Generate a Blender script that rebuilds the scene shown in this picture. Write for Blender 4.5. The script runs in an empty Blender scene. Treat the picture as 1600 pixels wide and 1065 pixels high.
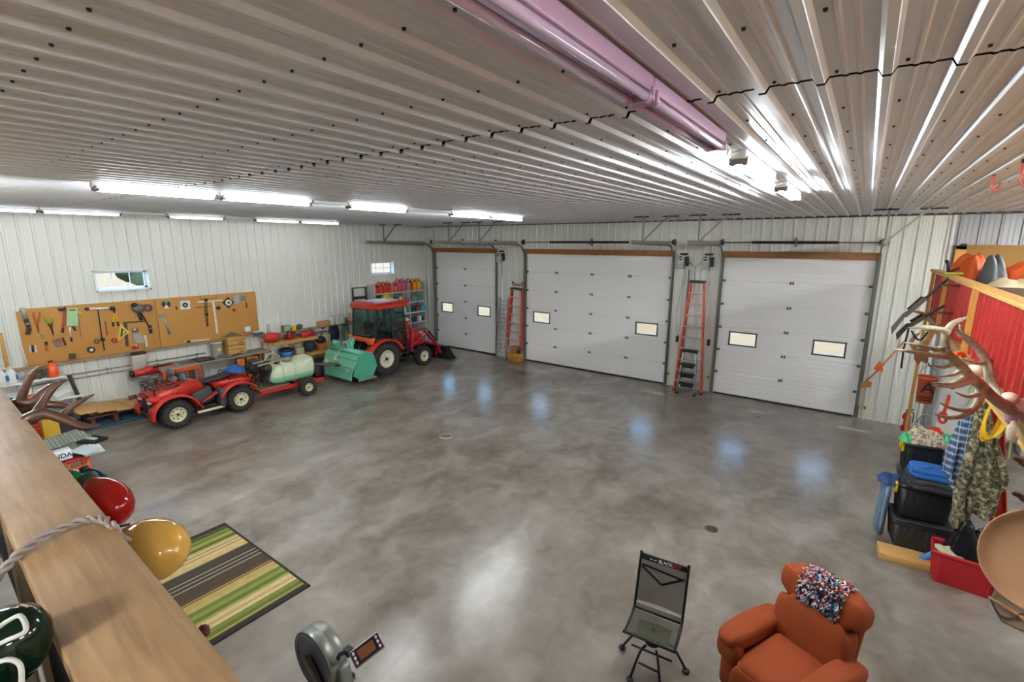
import bpy, bmesh, math, random
from mathutils import Vector, Matrix, Euler
random.seed(7)
PI = math.pi
C = bpy.context.scene.collection
scene = bpy.context.scene

# ------------------------------------------------------------ camera, world, exposure
H = 4.61                      # ceiling height
LW, FW = -14.10, 13.38        # left wall plane x, garage-door wall plane y
RW, BW = 6.0, -6.0            # walls outside the view
YAW, PITCH, ROLL = 0.6292, 0.1998, 0.0039
FPX = 748.88
CAM = Vector((0, 0, 3.96))
_fw = Vector((-math.sin(YAW)*math.cos(PITCH), math.cos(YAW)*math.cos(PITCH), -math.sin(PITCH)))
_r = Vector((math.cos(YAW), math.sin(YAW), 0)); _u = _r.cross(_fw)
_r2 = _r*math.cos(ROLL)+_u*math.sin(ROLL); _u2 = _r2.cross(_fw)
cam_data = bpy.data.cameras.new('camera'); cam = bpy.data.objects.new('camera', cam_data)
C.objects.link(cam); scene.camera = cam
cam_data.sensor_width = 36; cam_data.lens = FPX/1600*36; cam_data.clip_start = .02; cam_data.clip_end = 200
m = Matrix((_r2, _u2, -_fw)).transposed().to_4x4(); m.translation = CAM
cam.matrix_world = m

world = bpy.data.worlds.new('sky'); scene.world = world; world.use_nodes = True
wn = world.node_tree; bgn = wn.nodes['Background']
skyt = wn.nodes.new('ShaderNodeTexSky'); skyt.sky_type = 'NISHITA'
skyt.sun_elevation = math.radians(38); skyt.sun_rotation = math.radians(150); skyt.sun_disc = False
wn.links.new(skyt.outputs[0], bgn.inputs[0]); bgn.inputs[1].default_value = .24
sun = bpy.data.lights.new('sun', 'SUN'); sun.energy = .45; sun.angle = .02; sun.color = (1, .93, .82)
so = bpy.data.objects.new('sun', sun); C.objects.link(so)
so.rotation_euler = (math.radians(38), 0, math.radians(215))   # comes from high behind the building's far-right corner
scene.view_settings.view_transform = 'Standard'; scene.view_settings.look = 'None'
scene.view_settings.gamma = 1; scene.view_settings.use_curve_mapping = False
scene.view_settings.exposure = 3.2
TUBE = 16.0                    # strength of the lit fluorescent tubes; then the share of each row
P_WALL, P_MID, P_RIGHT, P_FILL, P_LOFT_FILL = .16, .7, 1.7, 3.0, .8  # the last two drive added fill lamps out of view

# points of the place found on a known plane (height z, wall plane x or wall plane y)
def _ray(px, py): return _fw*FPX + _r2*(px-800) - _u2*(py-532.5)
def onz(px, py, z=0.0): d = _ray(px, py); return CAM + d*((z-CAM.z)/d.z)
def onx(px, py, x): d = _ray(px, py); return CAM + d*(x/d.x)
def ony(px, py, y): d = _ray(px, py); return CAM + d*(y/d.y)
def ond(px, py, d): return CAM + _ray(px, py)/FPX*d

# ------------------------------------------------------------ materials
def lin(c):
    if isinstance(c, str): c = tuple(int(c[i:i+2], 16)/255 for i in (0, 2, 4))
    return tuple((v/12.92 if v <= .04045 else ((v+.055)/1.055)**2.4) for v in c)
MATS = {}
class NT:
    def __init__(s, name):
        s.m = bpy.data.materials.new(name); s.m.use_nodes = True; s.t = s.m.node_tree
        s.b = s.t.nodes['Principled BSDF']
    def n(s, ty, **kw):
        o = s.t.nodes.new(ty)
        for k, v in kw.items():
            if k.startswith('i_'): o.inputs[int(k[2:]) if k[2:].isdigit() else k[2:]].default_value = v
            else: setattr(o, k, v)
        return o
    def l(s, a, b): s.t.links.new(a, b)
    def coord(s, kind='Object'): return s.n('ShaderNodeTexCoord').outputs[kind]
    def noise(s, scale, detail=3, rough=.5, vec=None, dist=0):
        o = s.n('ShaderNodeTexNoise'); o.inputs['Scale'].default_value = scale; o.inputs['Detail'].default_value = detail
        o.inputs['Roughness'].default_value = rough; o.inputs['Distortion'].default_value = dist
        s.l(vec or s.coord(), o.inputs['Vector']); return o.outputs[0]
    def mapv(s, sc, rot=(0, 0, 0), vec=None):
        o = s.n('ShaderNodeMapping'); o.inputs['Scale'].default_value = sc; o.inputs['Rotation'].default_value = rot
        s.l(vec or s.coord(), o.inputs['Vector']); return o.outputs[0]
    def ramp(s, fac, stops, interp='LINEAR'):
        o = s.n('ShaderNodeValToRGB'); cr = o.color_ramp; cr.interpolation = interp
        cv = lambda c: (*lin(c), 1) if not isinstance(c, float) else (c, c, c, 1)
        cr.elements[0].position = stops[0][0]; cr.elements[0].color = cv(stops[0][1]); cr.elements[1].position = stops[-1][0]; cr.elements[1].color = cv(stops[-1][1])
        for p, c in stops[1:-1]: cr.elements.new(p).color = cv(c)
        s.l(fac, o.inputs[0]); return o.outputs[0]
    def mix(s, fac, a, b, mode='MIX'):
        o = s.n('ShaderNodeMix', data_type='RGBA', blend_type=mode)
        for i, v in ((0, fac), (6, a), (7, b)):
            if hasattr(v, 'is_linked'): s.l(v, o.inputs[i])
            else: o.inputs[i].default_value = v if not isinstance(v, tuple) else (*v[:3], 1)
        return o.outputs[2]
    def bump(s, h, strength=.3, dist=.01):
        o = s.n('ShaderNodeBump'); o.inputs['Strength'].default_value = strength; o.inputs['Distance'].default_value = dist
        s.l(h, o.inputs['Height']); s.l(o.outputs[0], s.b.inputs['Normal'])
def M(name, col=None, rough=.5, metal=0.0, var=.12, scale=9.0, bump=0.0, bscale=60.0, trans=0.0, emis=0.0, coat=0.0, alpha=1.0):
    if name in MATS: return MATS[name]
    k = NT(name); b = k.b; c = lin(col)
    d = tuple(max(0, v*(1-var)) for v in c); e = tuple(min(1, v*(1+var)) for v in c)
    nz = k.noise(scale, 4)
    k.l(k.mix(nz, d, e), b.inputs['Base Color'])
    b.inputs['Roughness'].default_value = rough; b.inputs['Metallic'].default_value = metal
    if trans: b.inputs['Transmission Weight'].default_value = trans; b.inputs['IOR'].default_value = 1.2
    if coat: b.inputs['Coat Weight'].default_value = coat; b.inputs['Coat Roughness'].default_value = .15
    if alpha < 1: b.inputs['Alpha'].default_value = alpha
    if emis:
        k.l(k.mix(nz, d, e), b.inputs['Emission Color']); b.inputs['Emission Strength'].default_value = emis
    if bump: k.bump(k.noise(bscale, 3), bump, .01)
    MATS[name] = k.m; return k.m

# ------------------------------------------------------------ mesh builder
def basis(d):
    d = Vector(d).normalized(); a = Vector((0, 0, 1)) if abs(d.z) < .95 else Vector((1, 0, 0))
    x = a.cross(d).normalized(); return x, d.cross(x), d
WM = {}                       # world matrices of the empties
class MB:
    def __init__(s): s.v = []; s.f = []; s.mi = []; s.sm = []; s.mats = []
    def add(s, vs, fs, mat, smooth=False, mtx=None):
        o = len(s.v); s.v += [(mtx @ Vector(p) if mtx else Vector(p)) for p in vs]
        if mat not in s.mats: s.mats.append(mat)
        k = s.mats.index(mat)
        for f in fs: s.f.append([o+i for i in f]); s.mi.append(k); s.sm.append(smooth)
        return s
    def box(s, c, d, mat, rot=None, bev=0.0, seg=2, taper=1.0):
        x, y, z = (q/2 for q in d); mt = Matrix.Translation(c)
        if rot: mt = mt @ Euler(rot).to_matrix().to_4x4()
        t = taper
        vs = [(-x, -y, -z), (x, -y, -z), (x, y, -z), (-x, y, -z), (-x*t, -y*t, z), (x*t, -y*t, z), (x*t, y*t, z), (-x*t, y*t, z)]
        fs = [(3, 2, 1, 0), (4, 5, 6, 7), (0, 1, 5, 4), (1, 2, 6, 5), (2, 3, 7, 6), (3, 0, 4, 7)]
        if not bev: return s.add(vs, fs, mat, False, mt)
        bm = bmesh.new(); bv = [bm.verts.new(p) for p in vs]
        for f in fs: bm.faces.new([bv[i] for i in f])
        bmesh.ops.bevel(bm, geom=list(bm.edges)+list(bm.verts), offset=min(bev, min(d)*.49), segments=seg, affect='EDGES', profile=.5)
        bm.verts.index_update()
        s.add([q.co[:] for q in bm.verts], [[q.index for q in f.verts] for f in bm.faces], mat, True, mt); bm.free(); return s
    def beam(s, a, b, w, h, mat, up=(0, 0, 1), bev=0.0):
        a = Vector(a); b = Vector(b); d = (b-a); L = d.length; d.normalize(); up = Vector(up)
        if abs(d.dot(up)) > .98: up = Vector((1, 0, 0))
        y = up.cross(d).normalized(); z = d.cross(y)
        mt = Matrix((d, y, z)).transposed().to_4x4(); mt.translation = (a+b)/2
        t = MB(); t.box((0, 0, 0), (L, w, h), mat, bev=bev)
        return s.add(t.v, t.f, mat, bool(bev), mt)
    def tube(s, pts, r, mat, n=8, closed=False, caps=True, flat=1.0):
        pts = [Vector(p) for p in pts]; N = len(pts); rs = r if isinstance(r, (list, tuple)) else [r]*N
        vs = []; fs = []; px = None
        for i, p in enumerate(pts):
            if closed: d = pts[(i+1) % N]-pts[i-1]
            else: d = pts[min(i+1, N-1)]-pts[max(i-1, 0)]
            if d.length < 1e-9: d = Vector((0, 0, 1))
            d.normalize()
            if px is None: px, py, _ = basis(d)
            else:
                px = (px-d*px.dot(d))
                if px.length < 1e-6: px, py, _ = basis(d)
                px.normalize(); py = d.cross(px)
            for k in range(n):
                a = 2*PI*k/n; vs.append(p+px*(rs[i]*math.cos(a))+py*(rs[i]*flat*math.sin(a)))
        R = N if closed else N-1
        for i in range(R):
            for k in range(n):
                a = i*n+k; b = i*n+(k+1) % n; j = ((i+1) % N)*n
                fs.append((a, b, j+(k+1) % n, j+k))
        s.add(vs, fs, mat, True)
        if caps and not closed:
            o = len(s.v)-len(vs); kk = s.mats.index(mat)
            s.f.append([o+k for k in reversed(range(n))]); s.f.append([o+(N-1)*n+k for k in range(n)])
            s.mi += [kk, kk]; s.sm += [False, False]
        return s
    def cyl(s, a, b, r, mat, r1=None, n=16): return s.tube([a, b], [r, r if r1 is None else r1], mat, n)
    def lathe(s, prof, mat, c=(0, 0, 0), axis=(0, 0, 1), n=24, smooth=True, a0=0, a1=2*PI):
        x, y, z = basis(axis); c = Vector(c); full = abs(a1-a0-2*PI) < 1e-6; cols = n if full else n+1
        vs = []; fs = []
        for k in range(cols):
            a = a0+(a1-a0)*k/n; d = x*math.cos(a)+y*math.sin(a)
            for (r, h) in prof: vs.append(c+d*r+z*h)
        P = len(prof)
        for k in range(n):
            k2 = (k+1) % cols
            for i in range(P-1): fs.append((k*P+i, k2*P+i, k2*P+i+1, k*P+i+1))
        return s.add(vs, fs, mat, smooth)
    def ball(s, c, r, mat, nu=16, nv=10, rot=None, jit=0.0, seed=1):
        if not isinstance(r, (list, tuple)): r = (r, r, r)
        mt = Matrix.Translation(c)
        if rot: mt = mt @ Euler(rot).to_matrix().to_4x4()
        rnd = random.Random(seed); vs = [(0, 0, r[2])]; fs = []
        for j in range(1, nv):
            t = PI*j/nv
            for i in range(nu):
                a = 2*PI*i/nu; q = 1+rnd.uniform(-jit, jit)
                vs.append((r[0]*math.sin(t)*math.cos(a)*q, r[1]*math.sin(t)*math.sin(a)*q, r[2]*math.cos(t)*q))
        vs.append((0, 0, -r[2])); e = len(vs)-1
        for i in range(nu):
            fs.append((0, 1+i, 1+(i+1) % nu)); fs.append((e, 1+(nv-2)*nu+(i+1) % nu, 1+(nv-2)*nu+i))
        for j in range(nv-2):
            for i in range(nu):
                a = 1+j*nu+i; b = 1+j*nu+(i+1) % nu; fs.append((a, a+nu, b+nu, b))
        return s.add(vs, fs, mat, True, mt)
    def prism(s, pts, nrm, th, mat):
        nrm = Vector(nrm).normalized(); pts = [Vector(p) for p in pts]; n = len(pts)
        vs = pts+[p+nrm*th for p in pts]
        fs = [list(reversed(range(n))), [n+i for i in range(n)]]+[(i, (i+1) % n, n+(i+1) % n, n+i) for i in range(n)]
        return s.add(vs, fs, mat)
    def grid(s, fn, nu, nv, mat, smooth=True, cu=False):
        vs = [fn(i/nu, j/nv) for j in range(nv+1) for i in range(nu+1)]
        fs = [(j*(nu+1)+i, j*(nu+1)+i+1, (j+1)*(nu+1)+i+1, (j+1)*(nu+1)+i) for j in range(nv) for i in range(nu)]
        return s.add(vs, fs, mat, smooth)
    def loft(s, rings, mat, smooth=True, caps=True):
        n = len(rings[0]); vs = [p for r in rings for p in r]; fs = []
        for i in range(len(rings)-1):
            for k in range(n): fs.append((i*n+k, i*n+(k+1) % n, (i+1)*n+(k+1) % n, (i+1)*n+k))
        if caps: fs.append(list(reversed(range(n)))); fs.append([(len(rings)-1)*n+k for k in range(n)])
        return s.add(vs, fs, mat, smooth)
    def build(s, name, parent=None, label=None, cat=None, group=None, kind=None, local=True, solid=0, sub=0, bev=0):
        vs = s.v; org = None
        if parent is None and kind != 'structure':
            xs = [p.x for p in vs]; ys = [p.y for p in vs]; zs = [p.z for p in vs]
            org = Vector(((min(xs)+max(xs))/2, (min(ys)+max(ys))/2, min(zs))); vs = [p-org for p in vs]
        if parent is not None and not local:
            iv = WM[parent.name].inverted(); vs = [iv @ p for p in vs]
        me = bpy.data.meshes.new(name); me.from_pydata([tuple(p) for p in vs], [], s.f)
        for q in s.mats: me.materials.append(q)
        me.polygons.foreach_set('material_index', s.mi); me.polygons.foreach_set('use_smooth', s.sm)
        me.update(); me.validate()
        bm = bmesh.new(); bm.from_mesh(me)
        if len(bm.faces) < 60000: bmesh.ops.recalc_face_normals(bm, faces=bm.faces)
        bm.to_mesh(me); bm.free()
        o = bpy.data.objects.new(name, me); C.objects.link(o)
        if org is not None: o.location = org
        mw = Matrix.Translation(org) if org is not None else Matrix.Identity(4)
        if parent is not None: o.parent = parent; mw = WM[parent.name]
        WM[o.name] = mw
        if solid: q = o.modifiers.new('s', 'SOLIDIFY'); q.thickness = solid; q.offset = 0
        if sub: q = o.modifiers.new('d', 'SUBSURF'); q.levels = sub; q.render_levels = sub
        tag(o, label, cat, group, kind); return o
def tag(o, label=None, cat=None, group=None, kind=None):
    for k, v in (('label', label), ('category', cat), ('group', group), ('kind', kind)):
        if v: o[k] = v
    return o
def thing(name, label, cat, loc=(0, 0, 0), rz=0.0, group=None, rot=None):
    o = bpy.data.objects.new(name, None); C.objects.link(o); o.location = loc
    o.rotation_euler = rot if rot else (0, 0, rz); o.empty_display_size = .1
    WM[o.name] = Matrix.Translation(loc) @ Euler(o.rotation_euler).to_matrix().to_4x4()
    return tag(o, label, cat, group)
def copy_tree(o, loc=None, rz=None, label=None, parent=None):
    c = o.copy(); C.objects.link(c)
    if parent is not None: c.parent = parent
    if loc is not None: c.location = loc
    if rz is not None: c.rotation_euler = (0, 0, rz)
    if label: c['label'] = label
    for ch in list(o.children): copy_tree(ch, parent=c)
    return c
def S(mb, name, parent=None): return mb.build(name, parent, kind=None if parent else 'structure')
def text_mb(txt, size, mat, mtx, depth=.002, align='CENTER', bold=.0):
    cu = bpy.data.curves.new('t', 'FONT'); cu.body = txt; cu.size = size; cu.extrude = depth; cu.align_x = align; cu.align_y = 'CENTER'; cu.offset = bold
    ob = bpy.data.objects.new('t', cu); C.objects.link(ob)
    me = ob.to_mesh(); b = MB(); b.add([v.co.copy() for v in me.vertices], [list(p.vertices) for p in me.polygons], mat, False, mtx)
    ob.to_mesh_clear(); bpy.data.objects.remove(ob); bpy.data.curves.remove(cu); return b
def frame(origin, xdir, ydir):
    x = Vector(xdir).normalized(); y = Vector(ydir); y = (y-x*y.dot(x)).normalized(); z = x.cross(y)
    mt = Matrix((x, y, z)).transposed().to_4x4(); mt.translation = origin; return mt
def spline(pts, n=6):
    pts = [Vector(p) for p in pts]; P = [pts[0]*2-pts[1]]+pts+[pts[-1]*2-pts[-2]]; out = []
    for i in range(1, len(P)-2):
        for k in range(n):
            t = k/n; a, b, c, d = P[i-1], P[i], P[i+1], P[i+2]
            out.append(.5*((2*b)+(c-a)*t+(2*a-5*b+4*c-d)*t*t+(3*b-a-3*c+d)*t**3))
    out.append(pts[-1]); return out
def lerpr(rs, n):
    out = []
    for i in range(len(rs)-1):
        for k in range(n): out.append(rs[i]+(rs[i+1]-rs[i])*k/n)
    return out+[rs[-1]]

# shared materials
white_metal = M('white_painted_metal', 'e4e4e0', .45, .1, .04)
grey_metal = M('galvanised_steel', '9b9d98', .38, .7, .12, 14)
alu = M('aluminium', 'c9cac6', .35, .75, .08, 12)
dark_metal = M('dark_steel', '38383a', .45, .6, .2, 14)
black_plastic = M('black_plastic', '1d1d1f', .45, 0, .15)
dgrey_plastic = M('dark_grey_plastic', '3a3b3d', .5, 0, .15)
grey_plastic = M('grey_plastic', '8a8b8a', .5, 0, .1)
white_plastic = M('white_plastic', 'dedfda', .45, 0, .05)
rubber = M('tyre_rubber', '2c2b28', .8, 0, .3, 20, .3, 60)
cream_rim = M('cream_wheel_paint', 'cfc6a4', .4, .2, .1)
red_paint = M('red_paint', 'c4281d', .3, .1, .08, 6, coat=.3)
red_plastic = M('red_plastic', 'd2331f', .4, 0, .1)
red_dark = M('dark_red_plastic', 'b3222b', .4, 0, .1)
orange_paint = M('orange_paint', 'e0521c', .45, 0, .1)
orange_plastic = M('orange_plastic', 'f0601e', .45, 0, .1)
yellow_plastic = M('yellow_plastic', 'e6c21a', .45, 0, .1)
green_plastic = M('green_plastic', '4aa86a', .45, 0, .1)
blue_plastic = M('blue_plastic', '2a6db4', .45, 0, .1)
cardboard = M('cardboard', 'b98a55', .85, 0, .1, 12)
brown_card = M('brown_panel', 'a07a42', .8, 0, .1, 4)
def wood_mat(name, a, b, scale=(1, 12, 12), rough=.6, knots=True):
    k = NT(name); v = k.mapv(scale); n1 = k.noise(4, 6, .6, v, .6)
    col = k.ramp(n1, [(.3, a), (.7, b)])
    if knots:
        n2 = k.noise(3.2, 2, .4, k.mapv((.8*scale[0], 1.7, 1.7)))
        col = k.mix(k.ramp(n2, [(.0, 0.0), (.62, 0.0), (.69, .85), (1, .9)]), col, lin('3a2818'))
    k.l(col, k.b.inputs['Base Color']); k.b.inputs['Roughness'].default_value = rough
    k.bump(n1, .15, .004); MATS[name] = k.m; return k.m
pine = wood_mat('pine_wood', 'b98a4c', 'd3a667', (1, 10, 10), knots=False)
pine_y = wood_mat('pine_along_y', 'b8853f', 'd6a55c', (10, 1, 10), knots=False)
pine_z = wood_mat('pine_upright', 'c08a3c', 'daa552', (10, 10, 1), knots=False)
old_wood = wood_mat('weathered_wood', '7d6a50', '9c8767', (10, 10, 1), knots=False)
def plank_mat():
    k = NT('worn_plank'); v = k.mapv((1.2, 14, 14)); n1 = k.noise(4, 6, .6, v, .6); n2 = k.noise(5, 5, .6)
    col = k.ramp(n1, [(.3, '8a6c4c'), (.7, 'ab8961')]); col = k.mix(k.ramp(n2, [(.45, 0.0), (.8, .5)]), col, lin('6b4f36'))
    vo = k.n('ShaderNodeTexVoronoi'); vo.inputs['Scale'].default_value = 5.5; k.l(k.mapv((.9, 2.0, 1)), vo.inputs['Vector'])
    col = k.mix(k.ramp(vo.outputs[0], [(.0, .9), (.06, .75), (.15, 0.0)]), col, lin('35241a'))
    k.l(col, k.b.inputs['Base Color']); k.b.inputs['Roughness'].default_value = .55; k.bump(n1, .12, .004); return k.m
plank_x = plank_mat()
header_wood = wood_mat('header_wood', '8a5a2c', 'a8733c', (1, 10, 10), knots=False)
ledge_wood = wood_mat('ledge_wood', '8d6f4a', 'ab8b60', (10, 1, 10), knots=False)
# ============================================================ SETTING
# ---- concrete floor
k = NT('polished_concrete'); v = k.coord()
wn_ = k.n('ShaderNodeTexNoise'); wn_.inputs['Scale'].default_value = .9; wn_.inputs['Detail'].default_value = 3; k.l(v, wn_.inputs['Vector'])
vm = k.n('ShaderNodeVectorMath', operation='MULTIPLY_ADD'); vm.inputs[1].default_value = (1.3, 1.3, 0); k.l(wn_.outputs[1], vm.inputs[0]); k.l(v, vm.inputs[2]); wv_ = vm.outputs[0]
n1 = k.noise(.6, 5, .52, wv_); n2 = k.noise(2.1, 5, .52, k.mapv((1, .55, 1), (0, 0, .6), wv_)); n3 = k.noise(6, 4, .5, v)
c1 = k.ramp(n1, [(.24, '403529'), (.42, '6b5f53'), (.56, '8a8178'), (.76, 'b0a8a0')])
c2 = k.ramp(n2, [(.26, '4a3f33'), (.50, '82796f'), (.74, 'b3aba3')])
c3 = k.ramp(n3, [(.35, '746b62'), (.65, '90877e')])
col = k.mix(.25, k.mix(.45, c1, c2), c3)
k.l(col, k.b.inputs['Base Color'])
k.l(k.ramp(n2, [(.3, .19), (.7, .265)]), k.b.inputs['Roughness'])
k.b.inputs['Specular IOR Level'].default_value = .6
floor_mat = k.m
b = MB(); b.box(((LW+RW)/2, (BW+FW)/2, -.1), (RW-LW+.4, FW-BW+.4, .2), floor_mat); floor = S(b, 'floor')

# ---- ribbed steel cladding
def steel(name, a, c, rough=.4, metal=.35):
    k = NT(name); n = k.noise(1.3, 3, .5)
    k.l(k.mix(n, lin(a), lin(c)), k.b.inputs['Base Color'])
    k.b.inputs['Roughness'].default_value = rough; k.b.inputs['Metallic'].default_value = metal; MATS[name] = k.m; return k.m
wall_steel = steel('wall_steel', 'd8d9d1', 'dfe0d9', .42, .08)
ceil_steel = steel('ceiling_steel', 'cdd0d6', 'd5d8de', .40, .1)
grey_steel = steel('blue_grey_steel', '96989c', 'a3a5a9', .4, .4)
red_steel = steel('red_steel', 'a11d19', 'b02620', .35, .15)
def profile(a0, a1, pitch, phase, h, extra=()):
    """(position, height) along the sheet: one major rib per pitch, two low swages between"""
    out = []; k = math.floor((a0-phase)/pitch)-1
    while phase+k*pitch < a1+pitch:
        c = phase+k*pitch
        for dx, hh in ((-.029, 0), (-.014, h), (.014, h), (.029, 0)): out.append((c+dx, hh))
        q = (pitch-.07)/3
        for j in (1, 2):
            x = c+.034+q*j
            for dx, hh in ((-.012, 0), (-.005, .0035), (.005, .0035), (.012, 0)): out.append((x+dx, hh))
        k += 1
    out.sort()
    def at(x):
        for (p, hp), (q_, hq) in zip(out, out[1:]):
            if p <= x <= q_: return hp+(hq-hp)*(x-p)/max(q_-p, 1e-9)
        return 0
    pts = [(x, hh) for x, hh in out if a0 < x < a1]+[(x, at(x)) for x in (a0, a1, *extra) if a0 <= x <= a1]
    pts.sort(); return pts
def cladding(place, a0, a1, z0, z1, mat, pitch=.2286, phase=0, h=.027, holes=()):
    ex = [q for ho in holes for q in ho[:2]]; pts = profile(a0, a1, pitch, phase, h, ex); mb = MB()
    for (x, hx), (y, hy) in zip(pts, pts[1:]):
        if y-x < 1e-6: continue
        segs = [(z0, z1)]; mid = (x+y)/2
        for (p, q, u, w) in holes:
            if p < mid < q:
                ns = []
                for (s0, s1) in segs:
                    if u > s0: ns.append((s0, min(u, s1)))
                    if w < s1: ns.append((max(w, s0), s1))
                segs = ns
        for (s0, s1) in segs:
            if s1-s0 > 1e-6: mb.add([place(x, hx, s0), place(y, hy, s0), place(y, hy, s1), place(x, hx, s1)], [(0, 1, 2, 3)], mat)
    return mb
WIN = [(3.25, 4.30, 2.85, 3.33), (10.84, 11.90, 2.85, 3.33)]
b = cladding(lambda a, h_, z: (LW+h_, a, z), BW, FW, 0, H, wall_steel, phase=.11, holes=WIN); wl = S(b, 'wall_left')
b = MB()      # outer skin with the same openings
def slab_holes(mb, ax, plane0, plane1, a0, a1, z0, z1, holes, mat):
    cuts = sorted({a0, a1, *[q for h_ in holes for q in h_[:2]]})
    for p, q in zip(cuts, cuts[1:]):
        segs = [(z0, z1)]
        for (u, w, s, t) in holes:
            if u <= (p+q)/2 <= w: segs = [(x0, min(x1, s)) for x0, x1 in segs if s > x0]+[(max(x0, t), x1) for x0, x1 in segs if t < x1]
        for s, t in segs:
            if t-s < 1e-6: continue
            c = ((plane0+plane1)/2, (p+q)/2, (s+t)/2); d = (abs(plane1-plane0), q-p, t-s)
            if ax == 'y': c = (c[1], c[0], c[2]); d = (d[1], d[0], d[2])
            mb.box(c, d, mat)
inner = M('insulation_board', 'b5b3aa', .8)
slab_holes(b, 'x', LW-.17, LW-.002, BW, FW+.2, 0, H, WIN, inner); S(b, 'wall_core', wl)
DOORS = [(-13.41, -10.42, 3.66), (-9.165, -4.294, 3.66), (-2.969, .202, 3.66)]
holes = [(x0, x1, -.1, h_) for x0, x1, h_ in DOORS]
SPLIT = 1.36
b = cladding(lambda a, h_, z: (a, FW-h_, z), LW, SPLIT, 0, H, wall_steel, phase=-4.20, holes=holes); wb = S(b, 'wall_back')
b = cladding(lambda a, h_, z: (a, FW-.002-h_, z), SPLIT, RW, 0, H, grey_steel, phase=SPLIT+.1, h=.03, pitch=.30); S(b, 'wall_panel', wb)
b = MB(); slab_holes(b, 'y', FW+.002, FW+.17, LW-.17, RW, 0, H, holes, inner); S(b, 'wall_core', wb)
b = MB(); b.box((SPLIT, FW-.025, H/2), (.05, .03, H), wall_steel); S(b, 'corner_trim', wb)
b = MB(); b.box((RW+.1, (BW+FW)/2, H/2), (.2, FW-BW+.4, H), wall_steel); S(b, 'wall_right')
b = MB(); b.box(((LW+RW)/2, BW-.1, H/2), (RW-LW+.4, .2, H), wall_steel); S(b, 'wall_front')

# ---- ceiling: two runs of sheet with a lapped seam, with an added dark backing above
SEAM = 2.42
cm = MB()
def ceil_sheet(y0, y1, drop, jag):
    pts = profile(LW, RW, .2115, -.02, .022); rnd = random.Random(5)
    for (x, hx), (y, hy) in zip(pts, pts[1:]):
        j0 = j1 = 0
        if jag: j0, j1 = [(.004 if h_ > .01 else -.004)+.018*math.sin(q*4.1) for q, h_ in ((x, hx), (y, hy))]
        cm.add([(x, y0+(j0 if jag == 1 else 0), H-drop-hx), (y, y0+(j1 if jag == 1 else 0), H-drop-hy), (y, y1+(j1 if jag == 2 else 0), H-drop-hy), (x, y1+(j0 if jag == 2 else 0), H-drop-hx)], [(0, 1, 2, 3)], ceil_steel)
ceil_sheet(BW, SEAM-.014, .0, 2); ceil_sheet(SEAM+.014, FW, .0, 1)
ce = S(cm, 'ceiling')
b = MB(); b.box(((LW+RW)/2, (BW+FW)/2, H+.08), (RW-LW+.4, FW-BW+.4, .1), M('void_dark', '141210', .9)); S(b, 'dark_backing', ce)  # unseen backing, added black as the dark void and against light leaks
b = MB(); n = 0; screw = M('screw_head', '2d2b2b', .5, .5)
for i in range(-66, 8):
    x = -.02+.2115*i+.055
    for j in range(0, 22):
        y = .52+.605*j
        if y > FW-.1: continue
        b.tube([(x, y, H), (x, y, H-.008)], [.0075, .006], screw, 6)
o = b.build('screw', ce, kind='stuff')
b = MB(); b.box((LW+.03, (BW+FW)/2, H-.03), (.05, FW-BW, .05), wall_steel); b.build('trim_1', kind='structure')
b = MB(); b.box(((LW+RW)/2, FW-.035, H-.02), (RW-LW, .05, .04), M('dark_trim', '4a4845', .6)); b.build('trim_2', kind='structure')

# ---- windows in the left wall
vinyl = M('white_vinyl', 'e9ecee', .35, 0, .03)
def glass_mat(name, tint='dfe9ea', fac=.9, rough=0.0):
    k = NT(name); tr = k.n('ShaderNodeBsdfTransparent'); tr.inputs[0].default_value = (*lin(tint), 1)
    gl = k.n('ShaderNodeBsdfGlossy'); gl.inputs['Roughness'].default_value = rough+.02; lw_ = k.n('ShaderNodeLayerWeight'); pw = k.n('ShaderNodeMath', operation='POWER', i_1=4.0); k.l(lw_.outputs['Facing'], pw.inputs[0]); fr = k.n('ShaderNodeMath', operation='MULTIPLY_ADD', i_1=.8, i_2=.035); k.l(pw.outputs[0], fr.inputs[0])
    nz = k.noise(3); mx = k.n('ShaderNodeMixShader'); ad = k.n('ShaderNodeMath', operation='MULTIPLY_ADD', i_1=.01); k.l(nz, ad.inputs[0]); k.l(fr.outputs[0], ad.inputs[2])
    k.l(ad.outputs[0], mx.inputs[0]); k.l(tr.outputs[0], mx.inputs[1]); k.l(gl.outputs[0], mx.inputs[2])
    k.l(mx.outputs[0], k.t.nodes['Material Output'].inputs[0]); MATS[name] = k.m; return k.m
clear = glass_mat('window_glass'); cab_glass = glass_mat('tinted_cab_glass', 'cfe0dd')
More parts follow.
